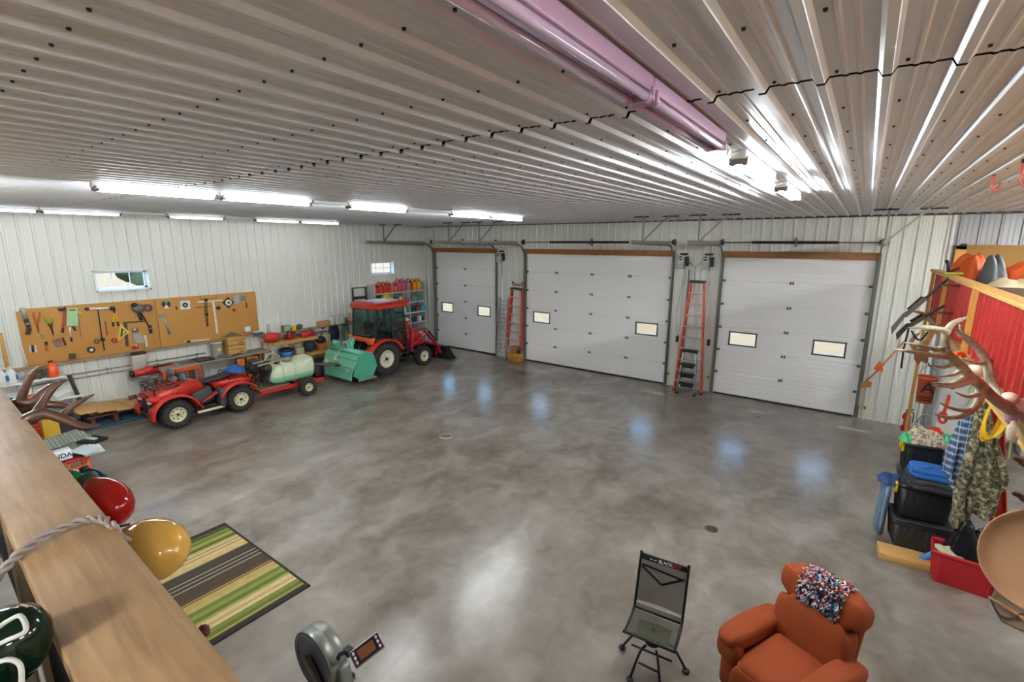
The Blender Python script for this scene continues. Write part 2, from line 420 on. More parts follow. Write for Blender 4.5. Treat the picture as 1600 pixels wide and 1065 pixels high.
for n, (y0, y1, z0, z1) in enumerate(WIN):
    b = MB(); w = .05
    xc, d = LW-.06, .24
    for (cy, cz, sy, sz) in (((y0+y1)/2, z0+.012, y1-y0+.04, .035), ((y0+y1)/2, z1-.012, y1-y0+.04, .035), (y0+.012, (z0+z1)/2, .035, z1-z0), (y1-.012, (z0+z1)/2, .035, z1-z0)):
        b.box((xc, cy, cz), (d, sy, sz), vinyl)
    wi = S(b, 'window_%d' % (n+1)); b = MB()
    for (cy, cz, sy, sz) in (((y0+y1)/2, z0+.05, y1-y0-.04, .05), ((y0+y1)/2, z1-.05, y1-y0-.04, .05), (y0+.05, (z0+z1)/2, .05, z1-z0-.04), (y1-.05, (z0+z1)/2, .05, z1-z0-.04)):
        b.box((LW-.14, cy, cz), (.04, sy, sz), vinyl)
    S(b, 'sash', wi); b = MB()
    for q in (1, 2): b.box((LW-.14, y0+(y1-y0)*q/3, (z0+z1)/2), (.02, .018, z1-z0-.1), vinyl)
    if n: b.box((LW-.14, (y0+y1)/2, (z0+z1)/2), (.02, y1-y0-.1, .016), vinyl)
    S(b, 'muntin', wi); b = MB()
    b.box((LW-.15, (y0+y1)/2, (z0+z1)/2), (.006, y1-y0-.1, z1-z0-.1), clear); S(b, 'pane', wi)

# ---- overhead doors with tracks, springs and header boards
door_white = M('door_white_enamel', 'efeeed', .42, .02, .02, 2)
hinge_m = M('hinge_steel', '6f716d', .4, .6)
track_m = M('track_steel', '7f817c', .4, .6, .1)
NSEC = 6
spec = {0: ([(699, 479), (756, 484)], [.5], (30,)), 1: ([(846, 496), (1010, 513)], [.24, .5, .75], ()), 2: ([(1160, 530), (1295, 545)], [.5], ())}
frame_m = M('window_frame_dark', '44484e', .5)
for di, (x0, x1, hh) in enumerate(DOORS):
    sh = hh/NSEC; yd = FW+.035
    cxs = [ony(px_, py_, yd).x for px_, py_ in spec[di][0]]
    wins = [(c-(.32 if di != 0 else .29), c+(.32 if di != 0 else .29), 1.38, 1.72) for c in cxs]
    door = bpy.data.objects.new('door_%d' % (di+1), None); C.objects.link(door); door.location = ((x0+x1)/2, yd, 0); door['kind'] = 'structure'
    WM[door.name] = Matrix.Translation(door.location)
    for s in range(NSEC):
        b = MB(); za, zb = s*sh+.002, (s+1)*sh-.002
        # shallow emboss lines: panel face as a profile of strips
        strips = []
        N = 5; 
        prof = [(za, .012), (za+.012, 0)]
        for q in range(1, N): zc = za+(zb-za)*q/N; prof += [(zc-.008, 0), (zc, .0025), (zc+.008, 0)]
        prof += [(zb-.012, 0), (zb, .012)]
        xs = sorted({x0+.01, x1-.01, *[w_ for q in wins for w_ in q[:2]]}) if s == 2 else [x0+.01, x1-.01]
        if s == 2: prof = sorted(prof+[(1.38, 0), (1.72, 0)])
        for (z_a, d_a), (z_b, d_b) in zip(prof, prof[1:]):
            for xa, xb in zip(xs, xs[1:]):
                if s == 2 and any(q[0]-.001 < (xa+xb)/2 < q[1] and 1.38 < (z_a+z_b)/2 < 1.72 for q in wins): continue
                b.add([(xa, yd+d_a, z_a), (xb, yd+d_a, z_a), (xb, yd+d_b, z_b), (xa, yd+d_b, z_b)], [(0, 1, 2, 3)], door_white)
        hs = [(u, v_, 1.38, 1.72) for u, v_, _, _ in wins] if s == 2 else []
        slab_holes(b, 'y', yd+.013, yd+.05, x0-.02, x1+.02, s*sh, (s+1)*sh, hs, door_white)
        b.build('door_panel', door, local=False)
    for (u, v_, s_, t_) in wins:
        b = MB(); cx = (u+v_)/2; cz = (s_+t_)/2
        for (a_, c_, d_, e_) in ((cx, s_, v_-u+.05, .035), (cx, t_, v_-u+.05, .035), (u, cz, .035, t_-s_), (v_, cz, .035, t_-s_)):
            b.box((a_, yd+.015, c_), (d_, .05, e_), frame_m, bev=.006)
        wf = b.build('door_window', door, local=False)
        b = MB(); b.box((cx, yd+.03, cz), (v_-u, .006, t_-s_), clear)
        b.build('pane', wf, local=False)
    for s in range(1, NSEC):
        for t_ in spec[di][1]:
            b = MB(); xh = x0+(x1-x0)*t_; z = s*sh
            b.box((xh-.03, yd-.008, z), (.035, .012, .07), hinge_m); b.box((xh+.03, yd-.008, z), (.035, .012, .07), hinge_m); b.cyl((xh-.05, yd-.018, z), (xh+.05, yd-.018, z), .009, hinge_m, n=8)
            b.build('hinge', door, local=False)
        for side, xe in ((-1, x0), (1, x1)):
            b = MB(); b.box((xe+(-side)*.05, yd-.012, s*sh), (.07, .02, .06), hinge_m); b.cyl((xe-side*.02, yd-.03, s*sh), (xe+side*.06, yd-.03, s*sh), .012, hinge_m, n=8)
            b.build('roller_bracket', door, local=False)
    # reveal of the opening
    b = MB()
    b.box((x0-.02, FW+.08, hh/2), (.04, .2, hh), wall_steel); b.box((x1+.02, FW+.08, hh/2), (.04, .2, hh), wall_steel); b.box(((x0+x1)/2, FW+.08, hh+.02), (x1-x0, .2, .04), wall_steel)
    b.build('jamb', door, local=False)
    b = MB(); b.box(((x0+x1)/2, FW-.04, hh+.06), (x1-x0+.12, .05, .16), header_wood); b.build('header_board', door, local=False, label='brown timber header board')
    b = MB(); b.box(((x0+x1)/2, yd-.02, .02), (x1-x0-.06, .03, .035), black_plastic); b.build('bottom_seal', door, local=False)
    # tracks: up the jamb, round the bend, back into the room below the ceiling
    TZ = hh+.33; TL = 3.1
    for side, xe in ((-1, x0-.03), (1, x1+.03)):
        pts = [(xe, FW-.07, .05), (xe, FW-.07, hh-.12)]
        for q in range(1, 9): a_ = PI/2*q/8; pts.append((xe, FW-.07-.40*(1-math.cos(a_)), hh-.12+.40*math.sin(a_)))
        pts.append((xe, FW-TL, hh+.33))
        b = MB()
        for p_, q_ in zip(pts, pts[1:]): b.beam(p_, q_, .055, .028, track_m, up=(1, 0, 0))
        b.build('track', door, local=False)
        b = MB(); b.box((xe-side*.0, FW-.03, hh/2), (.08, .02, hh), track_m)
        for z in (.3, .9, 1.5, 2.1, 2.7, 3.2): b.box((xe, FW-.05, z), (.06, .05, .05), track_m)
        b.build('jamb_angle', door, local=False)
        b = MB(); b.beam((xe, FW-.5, hh+.35), (xe, FW-TL, hh+.35), .075, .05, M('track_angle', 'a09a8c', .45, .5), up=(1, 0, 0)); b.build('track_angle', door, local=False)
        b = MB(); yy = FW-TL+.7
        b.beam((xe, yy, hh+.35), (xe, yy, H), .03, .03, track_m, up=(0, 1, 0)); b.beam((xe, yy, hh+.35), (xe+.55*(1 if di != 1 else 1), yy+.1, H-.02), .03, .03, track_m)
        b.box((xe-.05, yy, H-.03), (.36, .03, .03), dark_metal); b.box((xe+.6, yy+.1, H-.03), (.36, .03, .03), dark_metal)
        b.build('track_hanger', door, local=False)
    b = MB(); sz = hh+.36
    b.cyl((x0-.12, FW-.10, sz), (x1+.14, FW-.10, sz), .013, M('shaft_steel', '6a5748', .5, .6), n=10)
    for xe in (x0-.05, x1+.05): b.box((xe, FW-.09, sz), (.03, .12, .16), dark_metal); b.cyl((xe-.06, FW-.10, sz), (xe+.0, FW-.10, sz), .055, dark_metal, n=16)
    sh_o = b.build('torsion_shaft', door, local=False)
    w_ = x1-x0; mid = (x0+x1)/2
    for (p_, q_) in ([(mid-w_*.30, mid-.03), (mid+.03, mid+w_*.26)] if di else [(mid-w_*.36, mid-.1)]):
        b = MB(); b.cyl((p_, FW-.10, sz), (q_, FW-.10, sz), .028, black_plastic, n=12)
        turns = int((q_-p_)/.035); pts = []
        for t in range(turns*8): a_ = 2*PI*t/8; pts.append((p_+(q_-p_)*t/(turns*8), FW-.10+.032*math.cos(a_), sz+.032*math.sin(a_)))
        b.tube(pts, .006, M('spring_wire', '232220', .4, .5), 4)
        b.build('torsion_spring', door, local=False)
    b = MB(); b.box((mid, FW-.06, sz), (.03, .12, .22), hinge_m); b.build('centre_bracket', door, local=False)

# ---- outside world seen through the panes
gravel = M('outside_gravel', '86643f', .9, 0, .12, 2)
b = MB(); b.box((-10, 10, -.25), (160, 160, .1), gravel); o = b.build('ground', kind='structure')
leafm = M('hedge_leaves', '2f4633', .9, 0, .4, 3, 1, 12)
rnd = random.Random(3)
for i in range(5):
    b = MB(); y = -2+i*7.5
    for j in range(9): b.ball((LW-26+rnd.uniform(-1.5, 1.5), y+rnd.uniform(-1.6, 1.6), rnd.uniform(.4, 4.2)), (rnd.uniform(1.3, 2.2),)*3, leafm, 12, 8, jit=.18, seed=i*20+j)
    o = b.build('tree', label='leafy tree outside past the gravel yard, seen through left wall windows', cat='tree', group='trees outside the left wall')
def pickup(loc, rz, label, body):
    t = thing('pickup_truck', label, 'truck', loc, rz)
    b = MB(); pm = M('car_paint_'+body, body, .3, .1, .03)
    b.box((0, 0, .75), (5.2, 1.9, .55), pm, bev=.12); b.box((1.7, 0, 1.05), (1.7, 1.8, .3), pm, bev=.1); b.box((-1.7, .85, 1.1), (1.9, .12, .35), pm, bev=.04); b.box((-1.7, -.85, 1.1), (1.9, .12, .35), pm, bev=.04); b.build('body', t)
    b = MB(); b.box((.1, 0, 1.42), (1.8, 1.7, .55), pm, bev=.18, taper=.85); b.build('cab', t)
    b = MB(); b.box((.1, 0, 1.42), (1.6, 1.76, .32), M('car_glass', '2b3a44', .1, .2), taper=.9); b.build('side_window', t)
    for x in (-1.6, 1.6):
        for y in (-.88, .88): b = MB(); b.cyl((x, y-.1, .38), (x, y+.1, .38), .38, rubber, n=20); b.cyl((x, y-.11, .38), (x, y+.11, .38), .2, alu, n=16); b.build('wheel', t)
pickup((-11.2, FW+11.5, -.2), math.radians(70), 'blue grey pickup parked outside, glimpsed through the wide door window', '3d5a78')
pickup((LW-11, 7.8, -.2), math.radians(60), 'light blue pickup parked on gravel outside the left wall window', '5f7f95')
# ============================================================ strip lights
def lit_mat(p):
    nm = 'lit_tube_%g' % p
    if nm not in MATS:
        k = NT(nm); e = k.n('ShaderNodeEmission'); e.inputs[0].default_value = (.93, .985, 1.0, 1); e.inputs[1].default_value = TUBE*p
        k.l(e.outputs[0], k.t.nodes['Material Output'].inputs[0]); MATS[nm] = k.m
    return MATS[nm]
unlit = M('unlit_tube', 'cdb6d6', .12, 0, .05, 3, coat=.6)
fix_m = M('fixture_enamel', 'd8d8d4', .4, .05, .03)
pink_m = M('fixture_mauve', 'b898b4', .35, .1, .05)
clip_m = M('tube_clip', '6d625c', .5)
def strip_light(x, y0, y1, label, on=True, p=1.0):
    lit = lit_mat(p)
    t = thing('strip_light', label, 'ceiling light', (x, (y0+y1)/2, H), 0, 'strip lights on the ceiling' if on else 'unlit strip lights near the camera')
    L_ = y1-y0; hm = fix_m if on else pink_m
    b = MB(); b.box((0, 0, -.045), (.10, L_+.04, .06), hm, bev=.006); b.build('housing', t)
    for s in (-1, 1):
        b = MB(); b.cyl((s*.038, -L_/2+.03, -.098), (s*.038, L_/2-.03, -.098), .0145 if on else .017, lit if on else unlit, n=12); b.build('tube', t)
    for s in (-1, 1):
        b = MB(); b.box((0, s*(L_/2), -.085), (.12, .022, .05), clip_m if on else hm, bev=.004)
        for q in (-1, 1): b.cyl((q*.038, s*(L_/2), -.098), (q*.038, s*(L_/2-.035), -.098), .019, clip_m if on else hm, n=10)
        b.build('lamp_holder', t)
    return t
CX, MX, RX = -6.75, -12.6, -.79
for y0, y1, w in ((1.68, 2.88, 'first lit strip light of the middle row, nearest the left frame edge'), (2.95, 4.17, 'second lit strip light of the middle row, abutting the first'),
                  (4.84, 6.02, 'third lit strip light of the middle row, on its own'), (7.2, 8.38, 'fourth lit strip light of the middle row'), (8.42, 9.62, 'last lit strip light of the middle row, towards the garage doors')):
    strip_light(CX, y0, y1, w, p=P_MID)
for y0, y1, w in ((1.05, 2.25, 'lit strip light of the row along the left wall, cut by the frame edge'), (2.3, 3.5, 'second lit strip light of the row along the left wall'), (4.35, 5.5, 'lit strip light of the left wall row above the pegboard'),
                  (6.25, 7.42, 'lit strip light of the left wall row past the pegboard end'), (7.46, 8.66, 'last lit strip light of the left wall row')):
    strip_light(MX, y0, y1, w, p=P_WALL)
strip_light(RX, 3.72, 4.98, 'bright lit strip light of the right row just past the mauve unlit tubes', p=P_RIGHT)
strip_light(RX, 5.75, 7.0, 'bright lit strip light of the right row nearest the garage doors', p=P_RIGHT)
strip_light(RX, -.55, 1.92, 'long unlit strip light with mauve tubes at the top frame edge', False)
strip_light(RX, 1.97, 3.10, 'unlit strip light with mauve tubes between the long one and lit ones', False)
# fill lamps added out of the frame, partly in line with the rows
for x, y0, w in ((CX, -.6, 'added fill strip light in line with the middle row, outside the frame'), (CX, -2.6, 'added fill strip light in line with the middle row, far outside the frame'), (MX, -.6, 'added fill strip light in line with the left wall row, outside the frame'), (MX, -2.6, 'added fill strip light in line with the left wall row, far outside'),
                 (RX, -2.6, 'added fill strip light over the loft behind the camera'), (3.8, -1.5, 'added fill strip light over the right loft behind the camera'), (3.8, 1.5, 'added fill strip light over the right loft, beside the camera'), (3.8, 4.5, 'added fill strip light over the right loft, middle'), (3.8, 7.5, 'added fill strip light over the right loft, third'), (3.8, 10.2, 'added fill strip light over the right loft, nearest the garage door wall')):
    strip_light(x, y0, y0+1.2, w, p=P_FILL if x > MX+1 else P_WALL)
# bare channel and wires between the fixtures
for nm, x, y0, y1, lb in (('light_channel', CX, 4.22, 4.80, 'white metal channel bridging strip lights of middle row, nearer gap'), ('light_channel', CX, 6.06, 7.16, 'white metal channel bridging strip lights of middle row, farther gap'),
                          ('light_channel', MX, 3.54, 4.30, 'white metal channel in left wall row beside its lit pair'), ('light_channel', MX, 5.55, 6.2, 'white metal channel in left wall row over the pegboard end')):
    b = MB(); b.box((x, (y0+y1)/2, H-.045), (.10, y1-y0, .05), fix_m, bev=.005); b.build(nm, label=lb, cat='light channel', group='channels between strip lights')
for y0, y1, lb in ((3.12, 3.68, 'thin pale cable joining mauve unlit light to first lit one'), (5.02, 5.7, 'thin pale cable between the two lit lights of right row')):
    pts = spline([(RX, y0, H-.04), (RX+.03, y0+.15, H-.07), (RX-.03, y1-.15, H-.07), (RX, y1, H-.04)], 6)
    b = MB(); b.tube(pts, .007, fix_m, 6); b.build('light_cable', label=lb, cat='cable')
# unseen lamps added under the right loft to brighten the floor there
for y in (4.0, 7.0, 10.5):
    t = strip_light(3.6, y, y+1.2, 'added fill strip light under the right loft, %s' % {4.0: 'nearest the camera', 7.0: 'in the middle', 10.5: 'nearest the door wall'}[y], p=P_LOFT_FILL); t.location.z = 2.55
    t['group'] = 'added fill strip lights under the loft'

# ============================================================ LOFT
loft_wood = wood_mat('loft_deck', '8c6f49', 'a88a5e', (1, 10, 10), knots=False)
b = MB(); b.box((-2.45, -2.95, 2.46), (17, 5.9, .06), loft_wood); b.box((3.55, 5.95, 2.60), (4.9, 11.9, .06), loft_wood)
b.build('floor_loft', kind='structure')
b = MB(); b.box((1.12, 6.0, 2.53), (.04, 11.8, .09), pine_y); b.build('trim_3', kind='structure')
# front rail on which the string of bulbs is draped
b = MB(); b.box((0, 0, 0), (5.4, .134, .038), plank_x, bev=.004)
rail = thing('guard_rail', 'long worn wooden plank rail across the lower left corner', 'railing', (-2.1, .134+.029*2.1, 3.383), math.atan(-.029))
b.build('rail_board', rail)
for x in (-2.4, -1.1, .2, 1.5):
    b = MB(); b.box((x, .0, -.46), (.09, .089, .87), old_wood); b.build('post', rail)
b = MB(); b.box((.2, .0, -.45), (4.9, .03, .82), M('infill_black', '0d0f15', .7), bev=.004); b.build('infill_panel', rail, label='near-black infill panel')
# red clad guard wall along the right loft
gw = thing('guard_wall', 'red ribbed steel guard wall with pine studs along the right loft', 'guard wall', (1.06, 6, 2.5))
b = cladding(lambda a, h_, z: (1.09-h_, a, z), .3, 11.85, 2.74, 3.48, red_steel, pitch=.2286, phase=.1, h=.02); b.box((1.10, 6.07, 3.11), (.01, 11.5, .74), red_steel)
b.build('red_cladding', gw, local=False)
for y in (11.82, 10.0, 7.45, 3.6):
    b = MB(); b.box((1.04, y, 3.09 if y < 11 else 1.75), (.05, .09, .80 if y < 11 else 3.5), pine_z); b.build('stud', gw, local=False)
b = MB(); b.box((1.06, 6.07, 3.51), (.14, 11.6, .04), pine_y, bev=.003); b.build('top_rail', gw, local=False)
b = MB(); b.box((1.05, 6.07, 2.68), (.05, 11.6, .12), ledge_wood); b.build('bottom_rail', gw, local=False)
# ============================================================ LEFT WALL: tool boards and hanging tools
ply = M('tool_board', 'c08a45', .75, 0, .06, 2)
PX = LW+.030                       # back of the boards
def w1(X, Y): return (X/5.916, 440+Y/5.916)
def w2(X, Y): return (180+X/5.916, 440+Y/5.916)
for y0, y1, lb in ((1.90, 4.325, 'large tan tool board, the one nearer the camera with the pipe wrench'), (4.335, 6.78, 'large tan tool board, the farther one with the white square')):
    b = MB(); b.box((PX+.008, (y0+y1)/2, 1.99), (.016, y1-y0, 1.21), ply, bev=.002); b.build('tool_board', label=lb, cat='board', group='tool boards on the left wall')
b = MB(); b.box((LW+.10, 3.9, 1.36), (.16, 5.9, .03), ledge_wood, bev=.003); b.box((LW+.19, 3.9, 1.375), (.02, 5.9, .045), ledge_wood)
b.build('ledge', label='long brown wooden ledge under the tool boards', cat='ledge')
TX = PX+.016                       # front face of the boards
blk = M('tool_black', '26262a', .5, .2); stl = M('tool_steel', '8c8f90', .35, .7); rst = M('rusty_steel', '6d4d38', .6, .4)
orh = M('orange_handle', 'b55a1c', .6); ylh = M('yellow_handle', 'e3b81a', .5); grh = M('lime_handle', '7bc02c', .5); rdh = M('red_handle', 'c23a24', .5)
lgreen = M('pale_green_plastic', 'a8cf98', .5); bone = M('ivory_plastic', 'd9d3bd', .6)
class Tool:
    def __init__(s, z=w1): s.z = z
    def p(s, X, Y, d=0): q = s.z(X, Y); return onx(q[0], q[1], TX+d)
    def mk(s, name, label, cat, parts, group=None):
        """parts: list of (part name, material, shape, points, size, depth)"""
        def shape(mb, mat, kind, pts, size, dep):
            P = [s.p(*q) for q in pts]; k2 = Vector((1, 0, 0))
            if kind == 'poly': mb.prism([p_+k2*.002 for p_ in P], k2, dep, mat)
            elif kind == 'rod': mb.tube([p_+k2*(size+.003) for p_ in P], size, mat, 8)
            elif kind == 'bar':
                for a_, c_ in zip(P, P[1:]): mb.beam(a_+k2*(dep/2+.002), c_+k2*(dep/2+.002), size, dep, mat, up=(1, 0, 0), bev=min(size, dep)*.2)
            elif kind == 'ring': mb.lathe([(size, 0), (size, dep), (size*.55, dep), (size*.55, 0), (size, 0)], mat, P[0]+k2*.002, k2, 20, smooth=False)
            elif kind == 'disc': mb.lathe([(0, 0), (size, 0), (size, dep), (0, dep)], mat, P[0]+k2*.002, k2, 24, smooth=False)
            elif kind == 'blob': mb.ball(P[0]+k2*(dep/2+.002), (dep/2, size, size*.8), mat, 12, 8, jit=.08)
            elif kind == 'cone': mb.lathe([(size, 0), (size*.5, dep), (0, dep)], mat, P[0]+k2*.002, k2, 20)
        if len(parts) == 1 and parts[0][0] is None:
            b = MB()
            for q in parts: shape(b, *q[1:])
            return b.build(name, label=label, cat=cat, group=group)
        base = s.p(*parts[0][3][0]); t = thing(name, label, cat, base, 0, group); names = {}
        for q in parts: names.setdefault(q[0], []).append(q[1:])
        for nm, L_ in names.items():
            b = MB()
            for q in L_: shape(b, *q)
            b.build(nm.split('|')[0], t, local=False)
        return t
T = Tool(w1)
T.mk('pipe_wrench', 'big grey pipe wrench, leftmost tool on the boards', 'wrench', [('handle', stl, 'bar', [(205, 240), (238, 355)], .07, .025), ('jaw', dark_metal, 'poly', [(215, 350), (258, 340), (290, 440), (272, 490), (232, 485), (248, 430)], 0, .04), ('nut', stl, 'bar', [(235, 395), (268, 385)], .05, .05)])
T.mk('hedge_shears', 'brown-handled shears hanging point down beside the pipe wrench', 'shears', [('handle', orh, 'bar', [(308, 280), (338, 400)], .03, .02), ('handle|2', orh, 'bar', [(370, 280), (345, 400)], .03, .02), ('blade', rst, 'poly', [(328, 395), (352, 395), (362, 470), (350, 470)], 0, .012)])
T.mk('garden_loppers', 'small loppers with bright green handle ends', 'loppers', [('grip', grh, 'rod', [(415, 335), (425, 365), (442, 382)], .018, 0), ('grip|2', grh, 'rod', [(478, 325), (484, 355), (474, 378)], .018, 0), ('blade', blk, 'poly', [(430, 375), (462, 398), (486, 372), (482, 420), (500, 498), (488, 494), (462, 425)], 0, .02)])
T.mk('bolt_cutter', 'red-handled bolt cutter hanging behind the pale green pad', 'bolt cutter', [('head', blk, 'poly', [(530, 245), (585, 240), (600, 225), (608, 270), (545, 272)], 0, .03), ('handle', rdh, 'bar', [(598, 262), (582, 425)], .035, .03), ('grip', blk, 'bar', [(581, 425), (575, 470)], .04, .035), ('handle|2', rdh, 'bar', [(625, 270), (672, 410)], .03, .02), ('grip|2', blk, 'bar', [(675, 412), (695, 450)], .04, .03)])
o = T.mk('kneeling_pad', 'pale green pad with a slot handle hung on the board', 'pad', [('pad', lgreen, 'poly', [(612, 244), (712, 240), (718, 405), (610, 408)], 0, .05), ('slot', blk, 'bar', [(630, 261), (690, 259)], .022, .06)])
T.mk('drywall_saw', 'narrow pale saw with black grip hanging below the green pad', 'saw', [('blade', alu, 'bar', [(643, 420), (655, 520)], .03, .01), ('grip', blk, 'bar', [(655, 510), (662, 552)], .035, .03)])
T.mk('hand_pruner', 'slim grey blade with yellow top right of the green pad', 'pruner', [('tip', ylh, 'bar', [(705, 275), (750, 288)], .04, .02), ('blade', stl, 'bar', [(725, 290), (748, 510)], .012, .01)])
T.mk('tape_dispenser', 'small green triangular piece pinned low on the near board', 'dispenser', [(None, green_plastic, 'poly', [(372, 482), (415, 490), (395, 522)], 0, .03)])
T.mk('staple_gun', 'small orange and black hand stapler below the loppers', 'stapler', [('body', blk, 'poly', [(410, 555), (438, 550), (440, 580), (414, 585)], 0, .03), ('handle', orh, 'poly', [(415, 580), (438, 580), (448, 640), (425, 640)], 0, .025)])
T.mk('tool_pouch', 'grey tool pouch with a red front on the near board', 'pouch', [('body', M('pouch_grey', '77716a', .8), 'poly', [(478, 540), (555, 515), (568, 590), (520, 602)], 0, .05), ('front', rdh, 'poly', [(500, 532), (560, 520), (556, 565)], 0, .06)])
T.mk('utility_knife', 'short black knife right of the grey and red pouch', 'knife', [(None, blk, 'bar', [(578, 515), (606, 588)], .03, .02)])
T.mk('hardware_pack', 'clear pack with a black centre low on the near board', 'pack', [('card', M('pack_card', 'c9beb2', .6), 'poly', [(265, 590), (335, 585), (345, 650), (268, 655)], 0, .02), ('tool', blk, 'bar', [(298, 585), (304, 650)], .04, .04)])
T.mk('metal_tin', 'small dark tin sitting on the ledge below the board', 'tin', [(None, M('tin_brown', '5c4a3a', .4, .5), 'poly', [(635, 665), (690, 660), (692, 705), (636, 708)], 0, .08)])
T.mk('tape_roll', 'brown tape roll, smaller of the two rings low on the near board', 'tape', [(None, M('tape_brown', '6d5038', .5), 'ring', [(892, 550)], .052, .04)])
T.mk('spare_wheel', 'small black wheel with a white hub, low on the near board', 'wheel', [('tyre', blk, 'ring', [(840, 627)], .07, .05), ('hub', white_plastic, 'disc', [(840, 627)], .036, .045)])
T.mk('bar_clamp', 'tall dark bar clamp hanging from a silver cross bar', 'clamp', [('cross_bar', alu, 'bar', [(795, 252), (1010, 243)], .045, .03), ('head', dark_metal, 'blob', [(800, 250)], .045, .06), ('head|2', dark_metal, 'blob', [(1035, 246)], .06, .06), ('bar', blk, 'bar', [(905, 262), (935, 480), (965, 632)], .022, .02), ('slide', dark_metal, 'blob', [(945, 530)], .05, .06)])
T.mk('wood_chisel', 'rusty brown chisel hanging alone in the middle of the near board', 'chisel', [('blade', rst, 'bar', [(970, 362), (984, 440)], .022, .012), ('grip', rdh, 'bar', [(984, 440), (990, 492)], .03, .025)])
T.mk('yellow_pliers', 'yellow-handled pliers with black tips, hanging handles down', 'pliers', [('handle', ylh, 'bar', [(1050, 285), (1044, 380)], .026, .022), ('handle|2', ylh, 'bar', [(1062, 285), (1088, 372)], .026, .022), ('tip', blk, 'bar', [(1044, 372), (1043, 412)], .036, .03), ('tip|2', blk, 'bar', [(1086, 368), (1094, 408)], .036, .03), ('jaw', blk, 'bar', [(1053, 235), (1056, 288)], .03, .03)])
T.mk('speed_square', 'yellow triangular speed square with dark printed edges', 'square', [('plate', ylh, 'poly', [(1112, 385), (1196, 468), (1083, 552)], 0, .01), ('window', blk, 'poly', [(1122, 425), (1172, 468), (1110, 512)], 0, .013), ('inlay', lgreen, 'poly', [(1136, 442), (1160, 466), (1128, 495)], 0, .016)])
T.mk('red_tape_roll', 'red tape roll touching the yellow triangle', 'tape', [(None, red_dark, 'ring', [(1056, 540)], .055, .05)])
T.mk('framing_square', 'large dark steel L-shaped square on the near board', 'square', [(None, M('square_dark', '4d443c', .5, .4), 'poly', [(1130, 372), (1335, 358), (1336, 371), (1175, 384), (1190, 595), (1160, 598), (1142, 390)], 0, .006)])
T.mk('angle_grinder', 'cluster of a grey drill with hanging strap at the top of the near board', 'drill', [('body', M('drill_grey', '6f6a62', .5, .2), 'blob', [(1270, 245)], .13, .12), ('body|2', blk, 'blob', [(1235, 215)], .07, .12), ('handle', blk, 'bar', [(1280, 290), (1305, 355)], .07, .06), ('strap', blk, 'rod', [(1300, 290), (1330, 330), (1355, 375), (1385, 440)], .014, 0)])
T.mk('hose_coil', 'small dark coil with violet sheen beside the grey drill', 'coil', [(None, M('coil_violet', '57435a', .4, .2), 'ring', [(1362, 240)], .09, .06)])
T.mk('knife_sheath', 'black sheath hanging at the right side of the near board', 'sheath', [('sheath', blk, 'poly', [(1368, 400), (1395, 400), (1408, 475), (1380, 478)], 0, .03), ('badge', stl, 'disc', [(1386, 430)], .018, .035)])
T.mk('parts_bag', 'clear bag of grey hardware hanging right of the triangle', 'bag', [('bag', M('clear_bag', 'a8a196', .3), 'poly', [(1225, 470), (1290, 478), (1330, 510), (1345, 560), (1250, 570), (1220, 520)], 0, .05), ('fitting', stl, 'blob', [(1245, 445)], .07, .06)])
T.mk('white_fitting', 'white pipe fitting hanging by the clear bag', 'fitting', [(None, bone, 'bar', [(1335, 495), (1352, 598)], .05, .045)])
T.mk('red_tag', 'small red and white tag lying over the board edge above the ledge', 'tag', [('tag', red_dark, 'poly', [(1215, 600), (1268, 580), (1285, 610), (1225, 630)], 0, .02), ('corner', white_plastic, 'poly', [(1240, 585), (1262, 578), (1268, 600)], 0, .024)])
T.mk('price_sticker', 'small white sticker in the upper left corner of the near board', 'sticker', [(None, white_plastic, 'poly', [(145, 250), (172, 248), (173, 275), (147, 277)], 0, .004)])
T = Tool(w2)
T.mk('saw_blade', 'round dark saw blade with light wedges, top of the far board', 'saw blade', [('blade', M('blade_dark', '3c3d3e', .35, .6), 'disc', [(470, 207)], .095, .006), ('wedge', stl, 'poly', [(470, 207), (440, 175), (500, 172)], 0, .012), ('wedge|2', white_plastic, 'poly', [(470, 207), (448, 245), (500, 245)], 0, .012)])
T.mk('packaged_blade', 'white square card holding a round blade, top of the far board', 'saw blade', [('card', white_plastic, 'poly', [(598, 178), (690, 174), (694, 252), (602, 258)], 0, .006), ('blade', M('blade_dark2', '454545', .4, .5), 'disc', [(646, 215)], .066, .012), ('hole', bone, 'disc', [(646, 215)], .018, .015)])
T.mk('wall_hook', 'tiny black hook between the two round blades', 'hook', [(None, blk, 'bar', [(563, 228), (565, 255)], .02, .03)])
T.mk('adjustable_wrench', 'large silver open-ended wrench hanging at a slant', 'wrench', [('jaw', stl, 'poly', [(398, 292), (420, 305), (445, 290), (462, 305), (455, 335), (430, 335), (405, 318)], 0, .025), ('handle', stl, 'bar', [(443, 325), (502, 485)], .055, .02)])
T.mk('drywall_t_square', 'tall white T-square hanging upright on the far board', 'square', [('head', bone, 'bar', [(755, 190), (810, 184), (990, 172)], .045, .02), ('blade', bone, 'bar', [(903, 182), (925, 340), (942, 478)], .06, .012)])
T.mk('pull_chain_hoist', 'black chain puller with hanging rods left of the white square', 'hoist', [('hook', blk, 'blob', [(835, 170)], .05, .05), ('chain', blk, 'rod', [(828, 180), (832, 290), (848, 412)], .009, 0), ('chain|2', blk, 'rod', [(846, 180), (850, 290), (858, 410)], .008, 0), ('body', blk, 'blob', [(842, 300)], .045, .05)])
T.mk('steel_rod', 'thin rusty rod held across the top of the far board', 'rod', [(None, rst, 'rod', [(745, 237), (892, 226)], .008, 0)])
T.mk('wire_hanger', 'thin brown wire bracket above the white square', 'hanger', [(None, rst, 'rod', [(785, 130), (788, 160), (940, 152), (938, 120)], .006, 0)])
